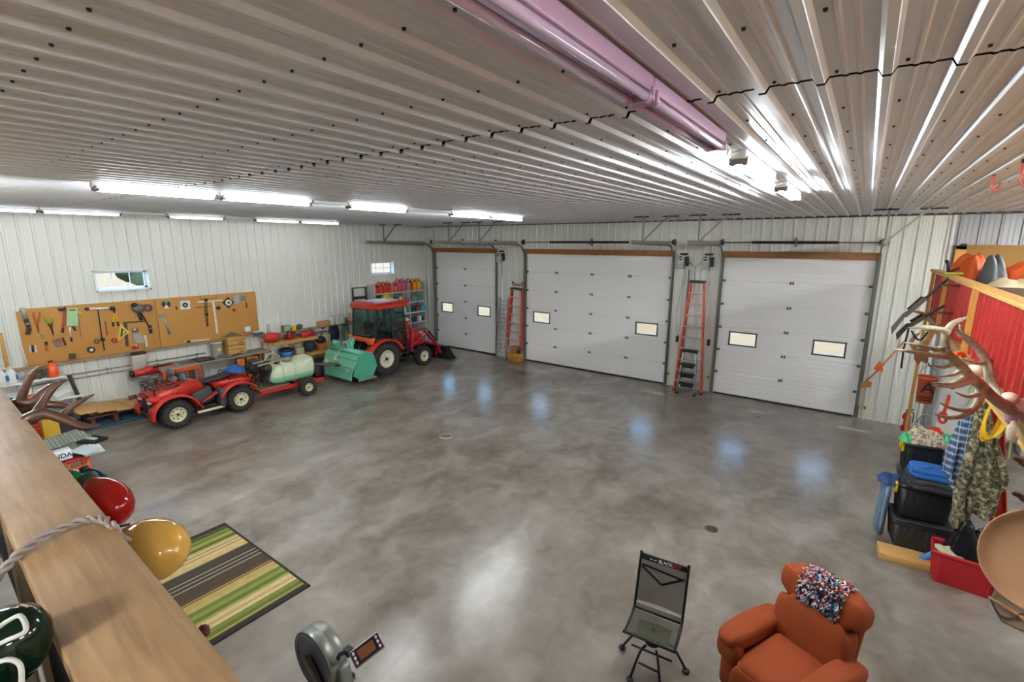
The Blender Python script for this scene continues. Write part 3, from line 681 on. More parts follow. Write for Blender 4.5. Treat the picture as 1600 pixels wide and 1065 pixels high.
T.mk('pulley_block', 'small grey pulley right of the white square', 'pulley', [(None, dark_metal, 'blob', [(948, 240)], .06, .06)])
T.mk('sanding_disc_guard', 'white disc on a dark diamond plate, upper right of far board', 'disc', [('plate', blk, 'poly', [(988, 195), (1040, 138), (1098, 190), (1048, 245)], 0, .012), ('disc', bone, 'disc', [(1045, 192)], .085, .02), ('hub', blk, 'disc', [(1046, 192)], .03, .03)])
T.mk('blister_pack', 'pale printed blister pack right of the white disc', 'pack', [(None, M('blister', 'aba8b4', .4), 'poly', [(1088, 132), (1145, 125), (1148, 205), (1100, 208)], 0, .02)])
T.mk('green_pack', 'small teal pack, topmost right on the far board', 'pack', [(None, M('pack_teal', '5d8a84', .4), 'poly', [(1160, 130), (1198, 125), (1200, 172), (1165, 176)], 0, .02)])
T.mk('red_tape_ring', 'small red roll hanging below the white disc', 'tape', [(None, red_dark, 'ring', [(1096, 260)], .038, .03)])
T.mk('small_clamp', 'small brown clamp at the right end of the far board', 'clamp', [(None, rst, 'bar', [(1208, 190), (1214, 236)], .03, .03), ]) 
T.mk('spirit_level', 'white and black spirit level lying on the ledge', 'level', [('body', bone, 'bar', [(640, 552), (870, 534)], .045, .035), ('vial', blk, 'bar', [(655, 552), (692, 548)], .05, .045)])
# long stick leaning at the board's left end, wooden handle further left
b = MB(); p0 = onx(47, 572, LW+.12); p1 = onx(33, 540, LW+.06); b.cyl(onx(43, 571, LW+.1), p1, .016, bone); b.build('yardstick', label='pale yellow stick standing on the ledge at the boards\' left end', cat='stick')
b = MB(); b.cyl(onx(12, 575, LW+.25), onx(0, 520, LW+.05), .035, pine_z, .028); b.build('wooden_pole', label='thick wooden handle leaning on the wall at the left frame edge', cat='handle')
# air lines along the wall under the ledge
for i, (z, lb) in enumerate(((1.06, 'upper thin pipe running along the left wall below the ledge'), (.96, 'lower thin pipe running along the left wall below the ledge'))):
    b = MB(); b.cyl((LW+.07, 1.9, z), (LW+.07, 5.3, z), .014, M('pipe_grey', '8d8678', .5, .3), n=8)
    for y in (2.2, 3.2, 4.2, 5.1): b.box((LW+.045, y, z), (.05, .03, .045), dark_metal)
    b.build('wall_pipe', label=lb, cat='pipe')
# ============================================================ LEFT WALL: benches, shelves and what stands on them
bench_grey = M('bench_grey_top', '8b8577', .6, .1, .2, 5)
# ---- red framed bench
t = thing('work_table', 'grey-topped work table on a bright orange-red steel frame', 'table', (-13.72, 4.50, 0))
b = MB(); b.box((0, 0, .915), (.62, .86, .03), M('table_top', '9a9280', .6, 0, .15), bev=.004); b.build('top', t)
b = MB(); b.box((.27, 0, .86), (.05, .82, .08), orange_paint); b.box((-.27, 0, .86), (.05, .82, .08), orange_paint); b.box((0, .38, .86), (.5, .05, .08), orange_paint); b.box((0, -.38, .86), (.5, .05, .08), orange_paint); b.build('apron', t)
for x in (-.26, .26):
    for y in (-.38, .38): b = MB(); b.beam((x, y, .88), (x*1.08, y*1.06, 0), .06, .05, orange_paint, up=(0, 1, 0)); b.build('leg', t)
b = MB(); b.box((0, 0, .3), (.5, .7, .02), red_dark); b.build('lower_shelf', t)
# ---- long grey bench beyond it, orange panels beneath
t = thing('workbench', 'long grey-topped workbench with bright orange panels beneath', 'workbench', (-13.75, 5.85, 0))
b = MB(); b.box((0, 0, .93), (.62, 1.86, .035), bench_grey, bev=.004); b.build('top', t)
b = MB(); b.box((.28, .25, .5), (.03, .55, .72), M('bench_orange', 'd9761f', .5)); b.build('front_panel', t, label='bright orange front panel')
b = MB(); b.box((-.1, .7, .5), (.4, .03, .72), M('bench_orange', 'd9761f', .5)); b.build('side_panel', t)
for x in (-.27, .27):
    for y in (-.88, .2, .88): b = MB(); b.box((x, y, .455), (.05, .05, .91), grey_metal); b.build('leg', t)
# things on it
b = MB(); c = Vector((-13.72, 5.12, .95))
for a_, d_ in (((0, -.17, 0), (.42, .03, .03)), ((0, .17, 0), (.42, .03, .03)), ((-.2, 0, 0), (.03, .36, .03)), ((.2, 0, 0), (.03, .36, .03))): b.box(c+Vector(a_)+Vector((0, 0, .015)), d_, dark_metal)
b.box(c+Vector((0, 0, .008)), (.38, .32, .006), M('tray_brown', '5e4f3c', .5)); b.build('steel_tray', label='dark rimmed flat tray lying on the grey workbench', cat='tray')
b = MB(); q = Vector((-13.72, 4.75, .945))
b.tube([q+Vector((.09*math.cos(a*.7), .12*math.sin(a*.7)*(1+.03*a), .008*(a % 4))) for a in range(26)], .009, M('cord_brown', '7b5643', .6), 6); b.build('coiled_cord', label='brown coiled cord lying on the orange-framed table', cat='cord')
b = MB(); b.box((-13.7, 5.6, .985), (.5, .16, .03), grey_metal, rot=(0, 0, .2)); b.box((-13.62, 5.9, .965), (.1, .3, .03), rst, rot=(0, 0, .5)); b.build('metal_strip', label='flat steel strip lying beside the white bucket', cat='strip')
# white bucket
t = thing('white_bucket', 'tall white plastic bucket on the workbench by the T-square', 'bucket', (-13.92, 5.53, .95))
b = MB(); b.lathe([(0, 0), (.125, 0), (.15, .36), (.162, .36), (.162, .39), (.142, .39), (.12, .02), (0, .02)], M('bucket_white', 'd8d5c8', .5, 0, .08), n=24); b.build('body', t)
b = MB(); b.tube([(.0, .155*math.cos(a), .3-.16*math.sin(a)) for a in [PI*i/10 for i in range(11)]], .004, grey_metal, 6); b.build('handle', t)
b = MB(); b.box((.135, .02, .2), (.01, .07, .1), M('bucket_sticker', 'd6c65a', .5)); b.build('sticker', t)
# two stacked wooden crates
def crate(z, label):
    t = thing('wooden_crate', label, 'crate', (-13.92, 6.0, z), 0, 'stacked wooden crates')
    b = MB(); b.box((0, 0, .015), (.34, .46, .02), pine); b.build('base', t)
    for y in (-.225, .225): b = MB(); b.box((0, y, .13), (.34, .018, .22), pine_y); b.build('end_panel', t)
    for x in (-.165, .165):
        b = MB(); b.box((x, 0, .08), (.015, .46, .10), pine_y); b.box((x, 0, .19), (.015, .46, .09), pine_y); b.build('side_slat', t)
    b = MB(); b.box((.175, .1, .06), (.006, .12, .02), blk); b.build('hand_hole', t)
crate(.95, 'lower of two pale wooden crates on the workbench'); crate(1.195, 'upper pale wooden crate, on top of the other')
b = MB(); b.tube(spline([(-13.95, 5.9, 1.46), (-13.85, 6.0, 1.5), (-13.95, 6.1, 1.46), (-14.0, 6.0, 1.52), (-13.9, 5.88, 1.48)], 5), .02, M('scrap_cloth', '7e7660', .8), 6); b.box((-13.92, 6.0, 1.45), (.22, .3, .03), M('scrap_board', '8a7a58', .8), rot=(.05, .1, .3)); b.build('rag', label='grubby rag bundled in the upper wooden crate', cat='rag')
b = MB(); b.box((-14.0, 6.42, 1.56), (.13, .14, .14), white_plastic, bev=.01); b.build('outlet_box', label='small white box beside the wooden crates at ledge end', cat='box')
# ---- mitre saw / grinder machines on a post by the wall
t = thing('bench_grinder_stand', 'red and grey machine on a pedestal against the left wall behind the quad', 'machine', (-13.72, 3.78, 0))
mg = M('machine_grey', '8f9188', .5, .3, .15)
b = MB(); b.box((0, 0, .02), (.5, .45, .04), mg); b.cyl((0, 0, .03), (0, 0, .72), .06, mg); b.box((0, 0, .3), (.3, .06, .5), mg, taper=.4); b.build('pedestal', t)
b = MB(); b.box((.02, 0, .78), (.4, .5, .08), mg, bev=.02); b.build('table', t)
b = MB(); b.cyl((.05, -.2, .92), (.05, .3, .92), .075, red_paint, n=18); b.ball((.05, .1, .95), (.11, .14, .09), red_paint); b.build('motor', t, label='red motor housing')
b = MB(); b.cyl((.05, -.27, .92), (.05, -.2, .92), .08, blk, n=18); b.build('motor_cap', t)
b = MB(); b.box((-.1, -.02, 1.12), (.12, .28, .42), M('machine_pale', 'b9b7a9', .5), bev=.03, rot=(0, .2, 0)); b.build('head', t)
b = MB(); b.box((-.12, 0, 1.36), (.16, .28, .06), blk, bev=.02); b.box((-.12, 0, 1.32), (.14, .24, .03), red_paint); b.build('cap', t)
b = MB(); b.cyl((.1, .2, 1.0), (.3, .5, 1.06), .02, dark_metal); b.ball((.3, .5, 1.06), .035, red_paint); b.build('feed_handle', t)
b = MB(); b.lathe([(0, 0), (.15, 0), (.15, .02), (0, .02)], grey_metal, (.2, -.05, .84), (0, 0, 1)); b.build('rotary_table', t)
b = MB(); b.cyl((.0, -.2, .35), (.0, -.34, .35), .05, rst); b.cyl((.1, -.15, .06), (.22, -.15, .06), .06, blk); b.cyl((.1, .15, .06), (.22, .15, .06), .06, blk); b.build('wheel', t)
t = thing('mitre_saw', 'long red and silver saw on the wall side of the orange table', 'saw', (-13.86, 4.15, .7))
b = MB(); b.box((0, -.1, .1), (.3, .75, .06), alu, bev=.02); b.build('table', t)
b = MB(); b.box((.0, 0, .19), (.1, .7, .09), red_paint, bev=.03, rot=(.08, 0, 0)); b.build('arm', t)
b = MB(); b.cyl((-.03, -.2, .17), (.03, -.2, .17), .11, dark_metal, n=24); b.build('blade_guard', t)
for y in (-.35, .15): b = MB(); b.box((0, y, -.31), (.26, .04, .78), mg); b.build('leg', t)
# ---- wooden shelf rack
t = thing('wooden_shelving', 'three-tier pine shelving rack along the left wall', 'shelving', (-13.83, 7.75, 0))
shp = M('shelf_pine', 'c8924d', .65, 0, .12, 5)
for z, y0, y1 in ((1.10, -.85, .60), (.60, -.95, 1.0), (.12, -.95, 1.0)):
    b = MB(); b.box((0, (y0+y1)/2, z), (.46, y1-y0, .02), shp); b.box((.22, (y0+y1)/2, z-.035), (.03, y1-y0, .085), shp); b.build('shelf', t)
for y in (-.93, 1.0):
    for x in (-.2, .2): b = MB(); b.box((x, y, .56), (.05, .05, 1.12), shp); b.build('post', t)
def rbox(name, label, cat, c, d, mat, rz=0, group=None, bev=.02, lid=None):
    b = MB(); b.box(c, d, mat, rot=(0, 0, rz), bev=bev)
    if lid: b.box((c[0], c[1], c[2]+d[2]/2+.008), (d[0]*1.05, d[1]*1.05, .016), lid, rot=(0, 0, rz), bev=.005)
    return b.build(name, label=label, cat=cat, group=group)
def lump(name, label, cat, c, r, mat, seed=1, n=4, group=None, jit=.1, mat2=None):
    b = MB(); rnd = random.Random(seed); b.ball((c[0], c[1], c[2]+r[2]*.85), (r[0], r[1], r[2]*.85), mat, 16, 10, jit=jit*.5, seed=seed)
    for i in range(n):
        a = 2*PI*i/n+seed; q = Vector((c[0]+r[0]*.45*math.cos(a), c[1]+r[1]*.5*math.sin(a), c[2]+r[2]*rnd.uniform(.6, 1.05)))
        b.ball(q, (r[0]*.5, r[1]*.5, r[2]*.5), mat2 if (mat2 and i % 2) else mat, 12, 8, jit=jit, seed=seed+i)
    return b.build(name, label=label, cat=cat, group=group)
cloth_red = M('red_nylon', 'c5302c', .7, 0, .2, 12, .4, 20)
lump('red_duffel', 'bright red nylon bag slumped at the near end of the top pine shelf', 'bag', (-13.78, 6.98, 1.11), (.2, .24, .17), cloth_red, 3, 5, mat2=M('faded_red', 'e0695e', .7))
t = thing('chainsaw', 'first red chainsaw lying flat on the top pine shelf', 'chainsaw', (-13.78, 7.55, 1.11), .3)
def chainsaw_parts(t):
    b = MB(); b.box((0, 0, .09), (.18, .26, .16), red_dark, bev=.04); b.build('body', t)
    b = MB(); b.box((.0, .36, .08), (.012, .45, .07), stl, bev=.004); b.build('bar', t)
    b = MB(); b.tube([(-.08, -.02, .12), (-.07, -.02, .24), (.07, -.02, .24), (.08, -.02, .12)], .014, blk, 8); b.tube([(0, -.12, .16), (0, -.25, .15), (0, -.24, .05), (0, -.12, .04)], .02, blk, 8); b.build('handle', t)
chainsaw_parts(t)
t = thing('chainsaw', 'second red chainsaw at the far end of the top pine shelf', 'chainsaw', (-13.8, 8.22, 1.11), .0); chainsaw_parts(t)
b = MB(); b.box((-13.72, 7.98, 1.2), (.16, .20, .17), red_plastic, bev=.05); b.box((-13.72, 7.98, 1.27), (.10, .05, .06), blk, bev=.01); b.build('tool_case', label='red plastic tool case on the top pine shelf', cat='case')
t = thing('cooler_bag', 'round blue bag with black rim on the middle pine shelf', 'bag', (-13.8, 7.4, .61)); b = MB(); b.lathe([(0, 0), (.19, 0), (.2, .16), (0, .16)], blue_plastic, n=20); b.build('body', t); b = MB(); b.lathe([(0, .0), (.2, .0), (.21, .06), (.12, .1), (0, .1)], blk, (0, 0, .16), n=20); b.build('lid', t)
rbox('storage_bin', 'beige fabric bin on the middle pine shelf beside the blue bag', 'bin', (-13.8, 7.78, .72), (.28, .26, .2), M('beige_bin', 'b5aa86', .8), bev=.03)
lump('folded_rags', 'heap of tan rags in the beige bin', 'rags', (-13.8, 7.78, .80), (.12, .12, .08), M('tan_rag', 'a5997c', .9), 8)
lump('navy_backpack', 'navy backpack standing on the middle pine shelf', 'backpack', (-13.82, 8.17, .61), (.16, .18, .22), M('navy_nylon', '2b3445', .8), 5, 4)
rbox('brown_box', 'brown wooden box at the far end of the middle pine shelf', 'box', (-13.8, 8.55, .72), (.26, .28, .2), M('box_brown', 'a9703c', .7), bev=.01)
lump('yellow_drill_heap', 'jumble of yellow and black cordless tools on the brown box', 'power tools', (-13.8, 8.55, .83), (.12, .16, .13), blk, 9, 6, mat2=yellow_plastic)
lump('black_gear_heap', 'dark bundle on the lowest pine shelf', 'gear', (-13.8, 7.4, .13), (.18, .45, .16), M('dark_cloth', '303038', .9), 4, 6)
lump('black_gear_heap', 'second dark bundle on the lowest pine shelf, farther end', 'gear', (-13.8, 8.35, .13), (.18, .3, .13), M('dark_cloth', '303038', .9), 6, 6)
rbox('yellow_tote', 'small yellow box on the lowest shelf behind the sprayer tank', 'box', (-13.5, 7.95, .12), (.22, .2, .24), M('yellow_dull', 'c7b645', .5))
# ---- narrow wall shelf
b = MB(); b.box((LW+.13, 8.2, 1.32), (.22, 3.2, .025), ledge_wood, bev=.003)
for y in (6.9, 7.8, 8.8, 9.7): b.box((LW+.05, y, 1.27), (.05, .03, .09), dark_metal); b.beam((LW+.03, y, 1.2), (LW+.2, y, 1.30), .02, .02, dark_metal)
b.build('wall_shelf', label='narrow brown wall shelf above the pine shelving', cat='shelf')
Zs = 1.333
rbox('blue_tub', 'small blue tub at the near end of the narrow shelf', 'tub', (LW+.12, 6.75, Zs+.04), (.15, .22, .07), blue_plastic, lid=white_plastic) if False else None
b = MB(); b.box((LW+.2, 6.66, 1.42), (.12, .24, .07), blue_plastic, bev=.01); b.box((LW+.2, 6.66, 1.46), (.14, .26, .012), white_plastic); b.build('blue_tub', label='small blue tub with white lid by the far board\'s corner', cat='tub')
def tub(y, w, d, h, mat, lb, nm='plastic_tub', cat='tub', lid=None):
    b = MB(); b.box((LW+.13, y, Zs+h/2), (d, w, h), mat, bev=.02, taper=1.08)
    if lid: b.box((LW+.13, y, Zs+h+.008), (d*1.1, w*1.1, .02), lid, bev=.006)
    b.build(nm, label=lb, cat=cat)
tub(7.18, .30, .2, .26, M('milky_plastic', 'cfd2cc', .4), 'large milky white tub on the narrow wall shelf', lid=white_plastic)
tub(7.55, .2, .16, .16, M('sage_tub', '9aa886', .5), 'sage green tub next to the milky white one', lid=M('sage_lid', '7d8d70', .5))
tub(7.78, .12, .12, .12, yellow_plastic, 'little yellow container on the narrow wall shelf')
lump('wire_bundle', 'tangled dark wire bundle on the narrow wall shelf', 'wire', (LW+.12, 7.98, Zs), (.08, .1, .1), M('wire_dark', '57504a', .7), 2, 5)
tub(8.80, .36, .18, .16, cardboard, 'brown cardboard box on the narrow wall shelf', 'cardboard_box', 'box')
def jug(name, label, cat, loc, h, r, mat, capm, rz=0, group=None, flat=.62):
    t = thing(name, label, cat, loc, rz, group)
    b = MB(); rings = []
    for z, s_ in ((0, .92), (.04*h, 1), (.62*h, 1), (.78*h, .75), (.88*h, .34), (.93*h, .3)):
        rings.append([Vector((r*s_*math.copysign(abs(math.cos(a))**.6, math.cos(a))*flat, r*s_*math.copysign(abs(math.sin(a))**.6, math.sin(a)), z)) for a in [2*PI*i/16 for i in range(16)]])
    b.loft(rings, mat); b.build('body', t)
    b = MB(); b.tube([(0, r*.25, h*.86), (0, r*.75, h*.9), (0, r*.95, h*.75), (0, r*.9, h*.55)], r*.13, mat, 8); b.build('handle', t)
    b = MB(); b.cyl((0, 0, h*.92), (0, 0, h), r*.3, capm, n=14); b.build('cap', t)
    return t
for i, (y, lb) in enumerate(((9.12, 'white jug right of the cardboard box on the narrow shelf'), (9.32, 'taller white jug beside the first on the narrow shelf'), (9.5, 'last white jug on the narrow shelf, nearest the tractor'))):
    jug('white_jug', lb, 'jug', (LW+.13, y, Zs), .3 if i != 1 else .34, .085, M('milky_plastic', 'cfd2cc', .4), white_plastic if i else blk, group='white jugs on the narrow shelf')
for i, y in enumerate((9.62, 9.70)):
    b = MB(); b.cyl((LW+.1, y, Zs), (LW+.1, y, Zs+.16-.03*i), .03, [M('can_grey', '77746c', .4, .5), M('can_olive', '6a6448', .4)][i], n=14); b.cyl((LW+.1, y, Zs+.16-.03*i), (LW+.1, y, Zs+.19-.03*i), .012, blk); b.build('spray_can', label=['grey spray can at the far end of the narrow shelf', 'olive spray can at the very end of the narrow shelf'][i], cat='can')
rbox('pale_box', 'pale carton on the wall behind the tractor cab corner', 'box', (LW+.12, 9.95, 1.50), (.16, .3, .24), M('pale_card', 'c9b48e', .8), bev=.005)
b = MB(); b.box((LW+.1, 9.95, 1.365), (.2, .5, .02), ledge_wood); b.build('short_shelf', label='short shelf under the pale carton', cat='shelf')
rbox('white_sign', 'white square panel on the wall behind the tractor', 'panel', (LW+.05, 9.95, .86), (.03, .34, .34), white_plastic, bev=.004)
# coiled hoses hung on the wall
def hose(y, z, ry, rz_, mat, name, lb, n=5, inner=None):
    t = thing(name, lb, 'hose', (LW+.06, y, z))
    b = MB()
    for i in range(n):
        o = i*.012; pts = [(.03+o, (ry-.012*i)*math.sin(a), (rz_-.02*i)*math.cos(a)-.02*i) for a in [2*PI*k/24 for k in range(24)]]
        b.tube(pts, .016, mat, 6, closed=True)
    b.build('coil', t)
    b = MB(); b.cyl((-.02, 0, rz_-.03), (.13, 0, rz_-.03), .012, dark_metal, n=8); b.build('hook', t)
    if inner: b = MB(); b.ball((.05, 0, 0), (.04, ry*.75, rz_*.8), inner, jit=.05); b.build('reel', t)
hose(9.18, 1.02, .2, .30, M('black_hose', '2a2c33', .5), 'black_hose', 'black hose reel with navy centre hung on the wall', 6, M('navy_core', '1e2f4c', .6))
hose(9.62, .95, .15, .36, M('green_hose', '5c7a62', .55), 'green_hose', 'long green hose coil hung right of the black reel', 6)
# black folding steps hung on the wall
t = thing('step_stool', 'black folding step stool hung high on the left wall', 'step stool', (LW+.05, 10.28, 1.72))
bk = M('stool_black', '2a2724', .5)
for y in (-.27, .27): b = MB(); b.box((.04, y, .36), (.05, .05, .78), bk, bev=.008); b.build('rail', t)
for z, d in ((.10, .04), (.40, .05)): b = MB(); b.box((.06, 0, z), (d, .5, .09), bk, bev=.01); b.build('step', t)
b = MB(); b.box((.05, 0, .74), (.09, .6, .035), M('stool_top', '6b4a3c', .6), bev=.008); b.build('top_step', t)
# ---- white metal cabinet with fuel cans
t = thing('metal_shelving', 'white steel bay shelving full of cans in the far left corner', 'shelving', (-13.87, 11.85, 0))
wm = M('shelf_enamel', 'c9cbc6', .4, .2)
for z in (.12, .58, 1.0, 1.40, 1.80, 2.22): b = MB(); b.box((0, 0, z), (.42, 2.36, .022), wm); b.box((.21, 0, z-.01), (.012, 2.36, .04), wm); b.build('shelf', t)
for y in (-1.18, -.4, .4, 1.18): b = MB(); b.box((0, y, 1.27), (.42, .018, 2.54 if abs(y) > 1 else 2.5), wm); b.build('divider', t)
b = MB(); b.box((-.2, 0, 1.2), (.01, 2.36, 2.4), grey_metal); b.build('back', t)
pink = M('faded_pink_plastic', 'd0526f', .5); amber = M('amber_plastic', 'e0a31c', .45)
cans = [(10.80, red_plastic, .30, 'nearest the camera'), (10.99, red_plastic, .38, 'second from the camera end'), (11.18, red_plastic, .36, 'third from the camera end'), (11.37, red_plastic, .37, 'fourth from the camera end'),
        (11.64, orange_plastic, .30, 'orange, just left of the pink cans'), (11.84, pink, .46, 'faded pink, first of two'), (12.05, pink, .44, 'faded pink, second of two'),
        (12.36, red_plastic, .42, 'left of the amber cans'), (12.58, amber, .42, 'amber, left of its twin'), (12.80, amber, .44, 'amber, nearest the garage door')]
for y, m_, h_, w_ in cans:
    t = thing('fuel_can', 'plastic fuel can on the top shelf, '+w_, 'fuel can', (-13.84, y, 2.235), 0, 'fuel cans on the top shelf')
    b = MB(); b.box((0, 0, h_*.38), (.26, .17, h_*.76), m_, bev=.035); b.build('body', t)
    b = MB(); b.tube([(-.09, 0, h_*.72), (-.07, 0, h_*.97), (.05, 0, h_*.97), (.08, 0, h_*.74)], .022, m_, 8); b.build('handle', t)
    b = MB(); b.cyl((.1, 0, h_*.74), (.12, 0, h_*.86), .026, blk, n=12); b.build('cap', t)
t = thing('yellow_case', 'big round-shouldered yellow tool case on the second shelf', 'case', (-13.75, 11.2, 1.815))
b = MB(); b.lathe([(0, -.08), (.16, -.08), (.2, -.05), (.2, .05), (.16, .08), (0, .08)], yellow_plastic, (0, 0, .19), (1, 0, 0), 20); b.box((0, 0, .1), (.15, .42, .2), yellow_plastic, bev=.03); b.build('body', t)
b = MB(); b.tube([(0, -.1, .34), (0, -.07, .42), (0, .07, .42), (0, .1, .34)], .02, yellow_plastic, 8); b.build('handle', t)
b = MB(); b.box((.085, 0, .12), (.02, .1, .07), blk, bev=.01); b.build('latch', t)
bc = {'w': white_plastic, 'k': blk, 'g': M('oil_grey', '9da09c', .4), 'r': red_plastic, 'b': M('oil_blue', '2f86b5', .4), 't': M('oil_teal', '2a8a8c', .4), 'n': green_plastic, 'y': amber, 'p': M('oil_pink', 'c76b74', .5), 'd': M('oil_navy', '1f3346', .4)}
nm_ = {'w': 'white', 'k': 'black', 'g': 'grey', 'r': 'red', 'b': 'blue', 't': 'teal', 'n': 'green', 'y': 'amber', 'p': 'pink', 'd': 'navy'}
def bottles(z, y0, seq, row, step=.125, h=.26):
    seen = {}
    for i, c_ in enumerate(seq):
        if c_ == ' ': continue
        seen[c_] = seen.get(c_, 0)+1; o_ = ['', 'second ', 'third ', 'fourth '][seen[c_]-1]
        jug('oil_bottle', '%s%s bottle from the left, %s of corner shelving' % (o_, nm_[c_], row), 'bottle', (-13.74, y0+i*step, z), h*(1-.12*((i*7) % 3)), .052, bc[c_], blk, 0, 'bottles on the %s' % row)
bottles(1.815, 10.74, 'wk', 'second shelf', .12)
bottles(1.815, 11.55, 'kdgwyr rbnptn', 'middle of the second shelf', .105)
bottles(1.412, 10.8, 'gwkbtwb tnwtdk rwk', 'third shelf', .125)
bottles(1.012, 10.8, 'wkbgwkn gdwkb kgwd', 'fourth shelf', .125)
rbox('teal_case', 'teal and black tool case on the third shelf right end', 'case', (-13.7, 12.85, 1.53), (.25, .28, .2), bc['t'])
# ---- near-left white shelves with jugs
def wshelf(y0, y1, z, lb, x=LW+.26):
    t = thing('white_shelf', lb, 'shelf', (x, (y0+y1)/2, z))
    b = MB(); b.box((0, 0, 0), (.5, y1-y0, .03), white_plastic, bev=.004); b.build('board', t)
    for y in (y0+.3, y1-.1): b = MB(); b.beam((-.24, y-(y0+y1)/2, -.25), (.2, y-(y0+y1)/2, -.02), .03, .03, white_metal); b.beam((-.24, y-(y0+y1)/2, -.35), (-.24, y-(y0+y1)/2, 0), .03, .03, white_metal); b.build('bracket', t)
wshelf(.2, 2.4, 1.13, 'white wall shelf at the left frame edge holding jugs'); wshelf(1.0, 2.62, .66, 'lower white wall shelf behind the antlers', LW+.3)
blu = M('label_blue', '2d5fa8', .5)
for i, (px_, py_, lb) in enumerate(((3, 598, 'white jug with blue label at the left frame edge'), (19, 594, 'second white jug with blue label on the white shelf'))):
    p_ = onx(px_, py_, -13.75); t = jug('detergent_jug', lb, 'jug', (p_.x, p_.y, 1.146), .34, .13, white_plastic, white_plastic, 1.57, 'white jugs on the white shelf', .6)
    b = MB(); b.box((.0, 0, .13), (.165, .24, .12), blu, bev=.02); b.build('label', t)
p_ = onx(83, 585, -13.75); t = jug('orange_jug', 'bright orange jug with black cap at the white shelf end', 'jug', (p_.x, p_.y, 1.146), .34, .14, orange_plastic, blk, 1.57)
p_ = onx(66, 586, -13.75); b = MB()
for i in range(4):
    b.cyl((p_.x-.05+.08*(i % 2), p_.y-.12+.07*i, 1.146), (p_.x-.05+.08*(i % 2), p_.y-.12+.07*i, 1.146+.18+.03*(i % 2)), .035, M('jar_dark', '4d5a50', .3), n=12)
b.build('glass_jar_set', label='small dark jars grouped left of the orange jug', cat='jars')
p_ = onx(50, 575, -13.9); b = MB(); b.box((p_.x, p_.y, 1.19), (.12, .16, .09), M('carton_pink', 'c77d74', .6), bev=.01); b.build('small_carton', label='little reddish carton behind the shelf jugs', cat='carton')
b = MB(); b.box((-13.7, 2.25, .76), (.3, .3, .16), white_plastic, rot=(.2, .3, .4), bev=.02); b.build('white_carton', label='tilted white carton on the lower white shelf', cat='carton')
b = MB(); b.lathe([(0, 0), (.09, 0), (.1, .1), (.05, .16), (0, .16)], orange_plastic, (-13.75, 1.85, .676), n=16); b.build('orange_cap_tub', label='orange tub on the lower white shelf behind the antler', cat='tub')
# ---- boards stacked on the floor
fr = M('stack_frame_brown', '5b3a26', .8)
b = MB(); b.box((-13.45, 3.0, .03), (.95, 1.15, .05), M('blue_mat', '2c4f66', .7), rot=(0, 0, .0), bev=.006); b.build('blue_board', label='dark blue board on the floor under the pine planks', cat='board')
b = MB()
for y in (2.6, 3.0, 3.4): b.box((-13.45, y, .14), (.8, .07, .15), fr)
for x in (-13.75, -13.15): b.box((x, 3.0, .235), (.07, .95, .04), fr)
b.build('pallet', label='dark wooden pallet beneath the stepped pine planks', cat='pallet')
for i, (y, z, w, lb) in enumerate(((3.42, .27, .30, 'lowest pine plank nearest the quad'), (3.10, .30, .30, 'second pine plank of the stack'), (2.78, .36, .30, 'third pine plank, overlapping the second'), (2.46, .42, .30, 'last pine plank next to the leaning bar'))):
    b = MB(); b.box((-13.55+.04*i, y, z), (1.05, w, .03), pine, rot=(-.10, 0, .12), bev=.003); b.build('pine_plank', label=lb, cat='plank', group='pine planks stacked on the pallet')
b = MB(); b.beam(onx(127, 630, -13.6), onx(108, 586, -13.75), .06, .05, M('bar_dark', '4c4a42', .5, .4)); b.build('steel_bar', label='dark steel bar leaning up behind the pine planks', cat='bar')
# yellow box, orange bucket, black tub near the antler
b = MB(); b.box((-12.55, 1.85, .35), (.18, .24, .7), M('old_yellow', 'c9a32e', .55), bev=.01); b.box((-12.47, 1.85, .62), (.03, .26, .08), M('old_yellow2', 'a88420', .6)); b.build('yellow_bollard', label='upright yellow box behind the near antler tines', cat='box')
t = thing('orange_bucket', 'orange bucket on the floor under the left antlers', 'bucket', (-13.0, 1.72, 0))
b = MB(); b.lathe([(0, 0), (.15, 0), (.18, .34), (.19, .36), (.16, .36), (.13, .02), (0, .02)], orange_plastic); b.build('body', t)
lump('red_cap_heap', 'dark red cloth piled in the orange bucket', 'cloth', (-13.0, 1.72, .28), (.13, .13, .09), cloth_red, 12)
b = MB(); b.lathe([(0, 0), (.25, 0), (.3, .22), (.32, .24), (.27, .24), (.22, .03), (0, .03)], blk, (-13.1, 1.2, 0)); b.build('black_tub', label='black round tub half hidden by the plank rail', cat='tub')
b = MB(); b.box((-12.3, 2.35, .03), (.5, .34, .05), blk, rot=(0, 0, .4), bev=.01); b.box((-12.3, 2.35, .06), (.3, .08, .03), white_plastic, rot=(0, 0, .4)); b.build('flat_rack', label='flat black tool frame on the floor left of the quad', cat='frame')
b = MB(); b.ball((-13.2, 2.15, .5), (.16, .2, .14), M('blue_grey_cloth', '4d6068', .8), jit=.1); b.box((-13.2, 2.15, .2), (.3, .36, .4), M('bin_dark', '3d3b38', .7), bev=.03); b.build('waste_bin', label='dark bin with a grey blue bag in it', cat='bin')
